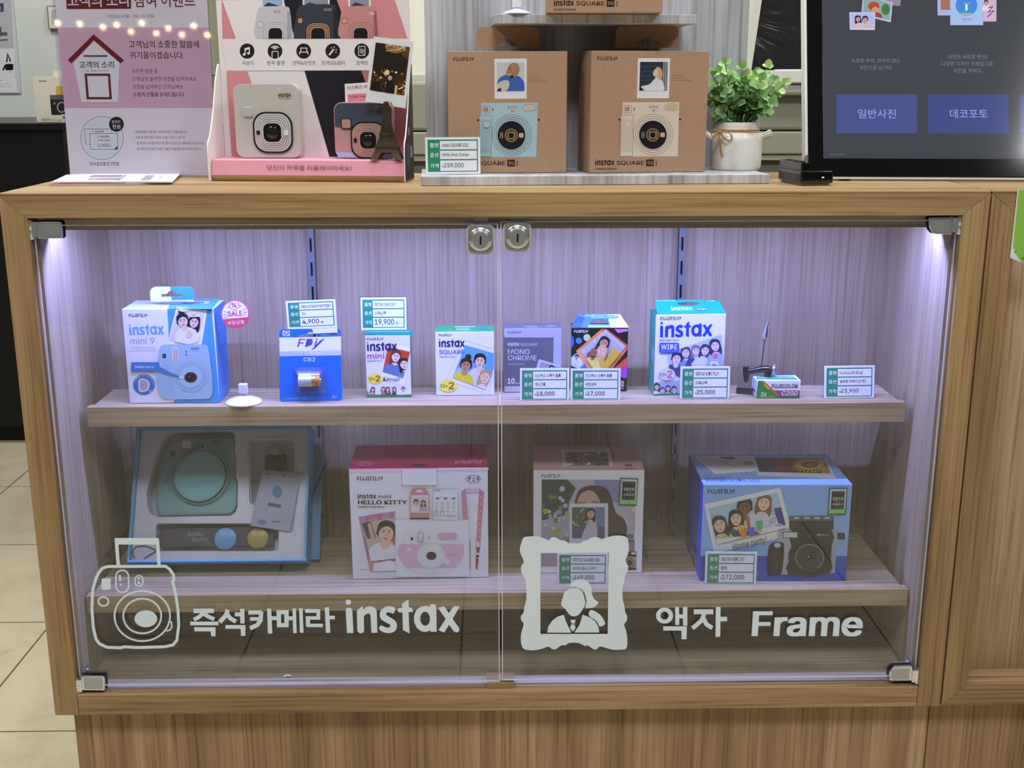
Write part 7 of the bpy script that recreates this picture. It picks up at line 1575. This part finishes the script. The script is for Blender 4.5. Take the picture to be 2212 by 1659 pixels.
# posters on the back wall
YW = Y1-.003
def wallsheet(name, label, cat, pts, m, th_=.004):
    Fw = Face((0, YW, 0), (1, 0, 0), (0, 0, 1)); a = Art(Fw, 'A', base=th_+.0006); u = [a.pt(q) for q in pts]; c = (sum(p[0] for p in u)/len(u), sum(p[1] for p in u)/len(u))
    t = thing(name, label, cat, (c[0], YW, c[1])); mk('sheet', MB().prism(Fw, u, 0, th_, m), t); return t, a
t, a = wallsheet('wall_poster', 'white product poster with a black shoulder bag on the far wall', 'poster', [(-420, -260), (95, -260), (184, 795), (-420, 800)], mat('#CFD2D8', .5))
a.poly([(-420, -260), (90, -260), (118, 410), (-420, 415)], '#B9BAC0'); a.rect(-420, 28, 36, 102, '#2E4A70'); a.text('sale', -80, 92, 16, 48, '#D8B050', shear=.2); a.poly([(-420, 225), (15, 230), (20, 310), (-420, 320)], '#5A5A66'); a.rect(10, 275, 66, 305, '#6A5A50'); a.poly([(-420, 350), (74, 335), (70, 345), (-420, 372)], '#3A3A3E'); a.rect(-420, 415, 130, 665, '#E2E4E6'); a.line([(62, 530), (70, 462), (95, 525)], 14, '#1A1A1C'); a.rr(50, 545, 118, 600, 10, '#141416'); a.poly([(22, 600), (45, 550), (56, 560), (38, 602)], '#1A1A1C'); a.line([(80, 614), (100, 614)], 5, '#7A7A80'); a.ell(-30, 575, 36, 30, '#C9C4B4')
a.poly([(-420, 670), (140, 665), (150, 785), (-420, 790)], '#E6E7EA'); a.line([(-200, 688), (20, 686)], 6, '#8A8A90'); a.text('지금 바로 상담하세요', -150, 724, 100, 12, '#8A8A90'); a.text('세계 최고의 카메라 가방', -150, 746, 110, 12, '#8A8A90')
a.done('poster_print', t)
t, a = wallsheet('picture_frame', 'small wooden picture frame on the far wall', 'picture', [(412, 52), (640, 48), (650, 248), (428, 250)], mat('#8A6A4A', .5), .015)
a.poly([(422, 60), (640, 56), (642, 240), (436, 243)], '#E2E3DE'); a.rr(455, 90, 560, 210, 14, '#9A9AA4'); a.rr(462, 98, 560, 204, 12, '#C9C9CE'); a.done('picture_print', t)
# grey-green pillar and white shelf board seen between poster and display
YP = 1.45
pg = mat('#8D8974', .6); A = ony(437, 250, YP); B = ony(498, 250, YP)
t = thing('grey_locker', 'grey-beige tall locker behind the gap between the poster and the pink display', 'locker', ((A.x+B.x)/2, YP+.15, 0))
zc0 = ony(460, 163, YP).z; zc1 = ony(460, 244, YP).z; zc2 = ony(460, 252, YP).z; zc3 = ony(460, 266, YP).z
xa, xb = A.x-.12, B.x+.06
mk('upper_door', MB().box(xa, xb, YP, YP+.35, zc0+.001, 2.0, pg), t, bevel=.002); mk('lower_door', MB().box(xa, xb, YP, YP+.35, zc1, zc0-.001, mat('#7E7B68', .6)), t, bevel=.002)
mk('white_ledge', MB().box(xa, xb, YP-.01, YP+.35, zc3, zc2, mat('#D6D4CC', .5)), t); mk('dark_slot', MB().box(xa, xb, YP+.01, YP+.35, zc2+.0003, zc1-.0003, mat('#1A1918', .6)), t)
mk('base', MB().box(xa, xb, YP+.005, YP+.35, 0, zc3-.0003, mat('#0C0C0D', .6)), t)
# big grey photo printer behind the stand
YM = .80
m1 = mat('#8F8F7E', .5); m2 = mat('#6F6F66', .5); m3 = mat('#B6B4AA', .5)
xl = ony(700, 300, YM).x; xr_ = ony(1800, 300, YM).x
t = thing('photo_printer', 'large grey-beige photo printing machine behind the counter', 'machine', ((xl+xr_)/2, YM+.25, 0))
zp = [ony(1000, y, YM).z for y in (176, 284, 336, 348, 372)]
mk('upper_body', MB().box(xl, xr_, YM, YM+.5, zp[1]+.001, zp[0], m1), t, bevel=.006)
mk('paper_door', MB().box(xl, xr_, YM-.006, YM+.5, zp[2]+.001, zp[1]-.001, m1), t, bevel=.003)
mk('trim_band', MB().box(xl, xr_, YM-.002, YM+.5, zp[3]+.0005, zp[2]-.0005, mat('#9C9A8C', .5)), t)
mk('base_unit', MB().box(xl, xr_, YM+.01, YM+.5, .0, zp[3]-.0005, m2), t)
# its tilted lid on the right, with a rounded shoulder
YL = .78
za, zb_, zc_ = ony(1700, 163, YL).z, ony(1700, 178, YL).z, ony(1700, 206, YL).z
xs = ony(1668, 170, YL).x; xe = ony(1850, 170, YL).x; zt2 = ony(1700, 150, YL).z
mk('feed_lid', MB().box(xs+.004, xe, YL-.010, YL+.019, zb_-.002, zt2, mat('#CFCEC8', .4)), t, bevel=.003)
mk('lid_shoulder', MB().box(xs-.03, xe, YL-.004, YL+.0195, zc_, zb_-.0022, mat('#A9A89C', .45)), t, bevel=.006)
# black cloth cover on the machine behind the lid
YB = .86
Fc = Face((0, YB, 0), (1, 0, 0), (0, 0, 1)); a = Art(Fc, 'D')
q = [a.pt(p) for p in ((1515, 598), (1605, 0), (1660, -420), (2300, -420), (2300, 598))]
t = thing('black_cover', 'creased black plastic cover hanging beside the touchscreen', 'cover', Fc.p(q[0][0]+.1, q[0][1], 0))
def crinkle():
    m, nt, b, N, L = nodes('creased_black_plastic'); tc = N('ShaderNodeTexCoord'); n = N('ShaderNodeTexNoise'); n.inputs['Scale'].default_value = 7; n.inputs['Detail'].default_value = 4; n.inputs['Distortion'].default_value = 1.2
    L(tc.outputs['Object'], n.inputs['Vector']); bp = N('ShaderNodeBump'); bp.inputs['Strength'].default_value = .9; bp.inputs['Distance'].default_value = .02; L(n.outputs['Fac'], bp.inputs['Height']); L(bp.outputs[0], b.inputs['Normal'])
    b.inputs['Base Color'].default_value = lin('#121213'); b.inputs['Roughness'].default_value = .28
    return m
zmin = zp[0]+.001
q = [(u, max(v, zmin)) for u, v in q]
mk('cover', MB().prism(Fc, q, -.03, 0, crinkle()), t)
mk('pale_edge', MB().prism(Fc, [(q[0][0]-.014, q[0][1]), (q[0][0]-.0005, q[0][1]), (q[1][0]-.0005, q[1][1]), (q[2][0]-.0005, q[2][1]), (q[2][0]-.016, q[2][1]), (q[1][0]-.014, q[1][1])], -.03, 0, mat('#C9C9BC', .5)), t)
# white panel behind the stand at the left
YQ = 1.02
A = ony(868, 172, YQ); B = ony(1700, 172, YQ)
t = thing('white_panel', 'white lit partition panel standing behind the photo printer', 'panel', ((A.x+B.x)/2, YQ, 0))
t.location.y = YQ+.4
zA = A.z
mk('panel', MB().box(A.x-.25, B.x+.25, YM+.52, YM+.54, 0, 2.1, mat('#E6E4D4', .5)), t); mk('lower_rail', MB().box(A.x-.25, B.x+.25, YM+.516, YM+.5198, 0, ony(900, 162, YM+.516).z, mat('#C4C2B4', .5)), t)
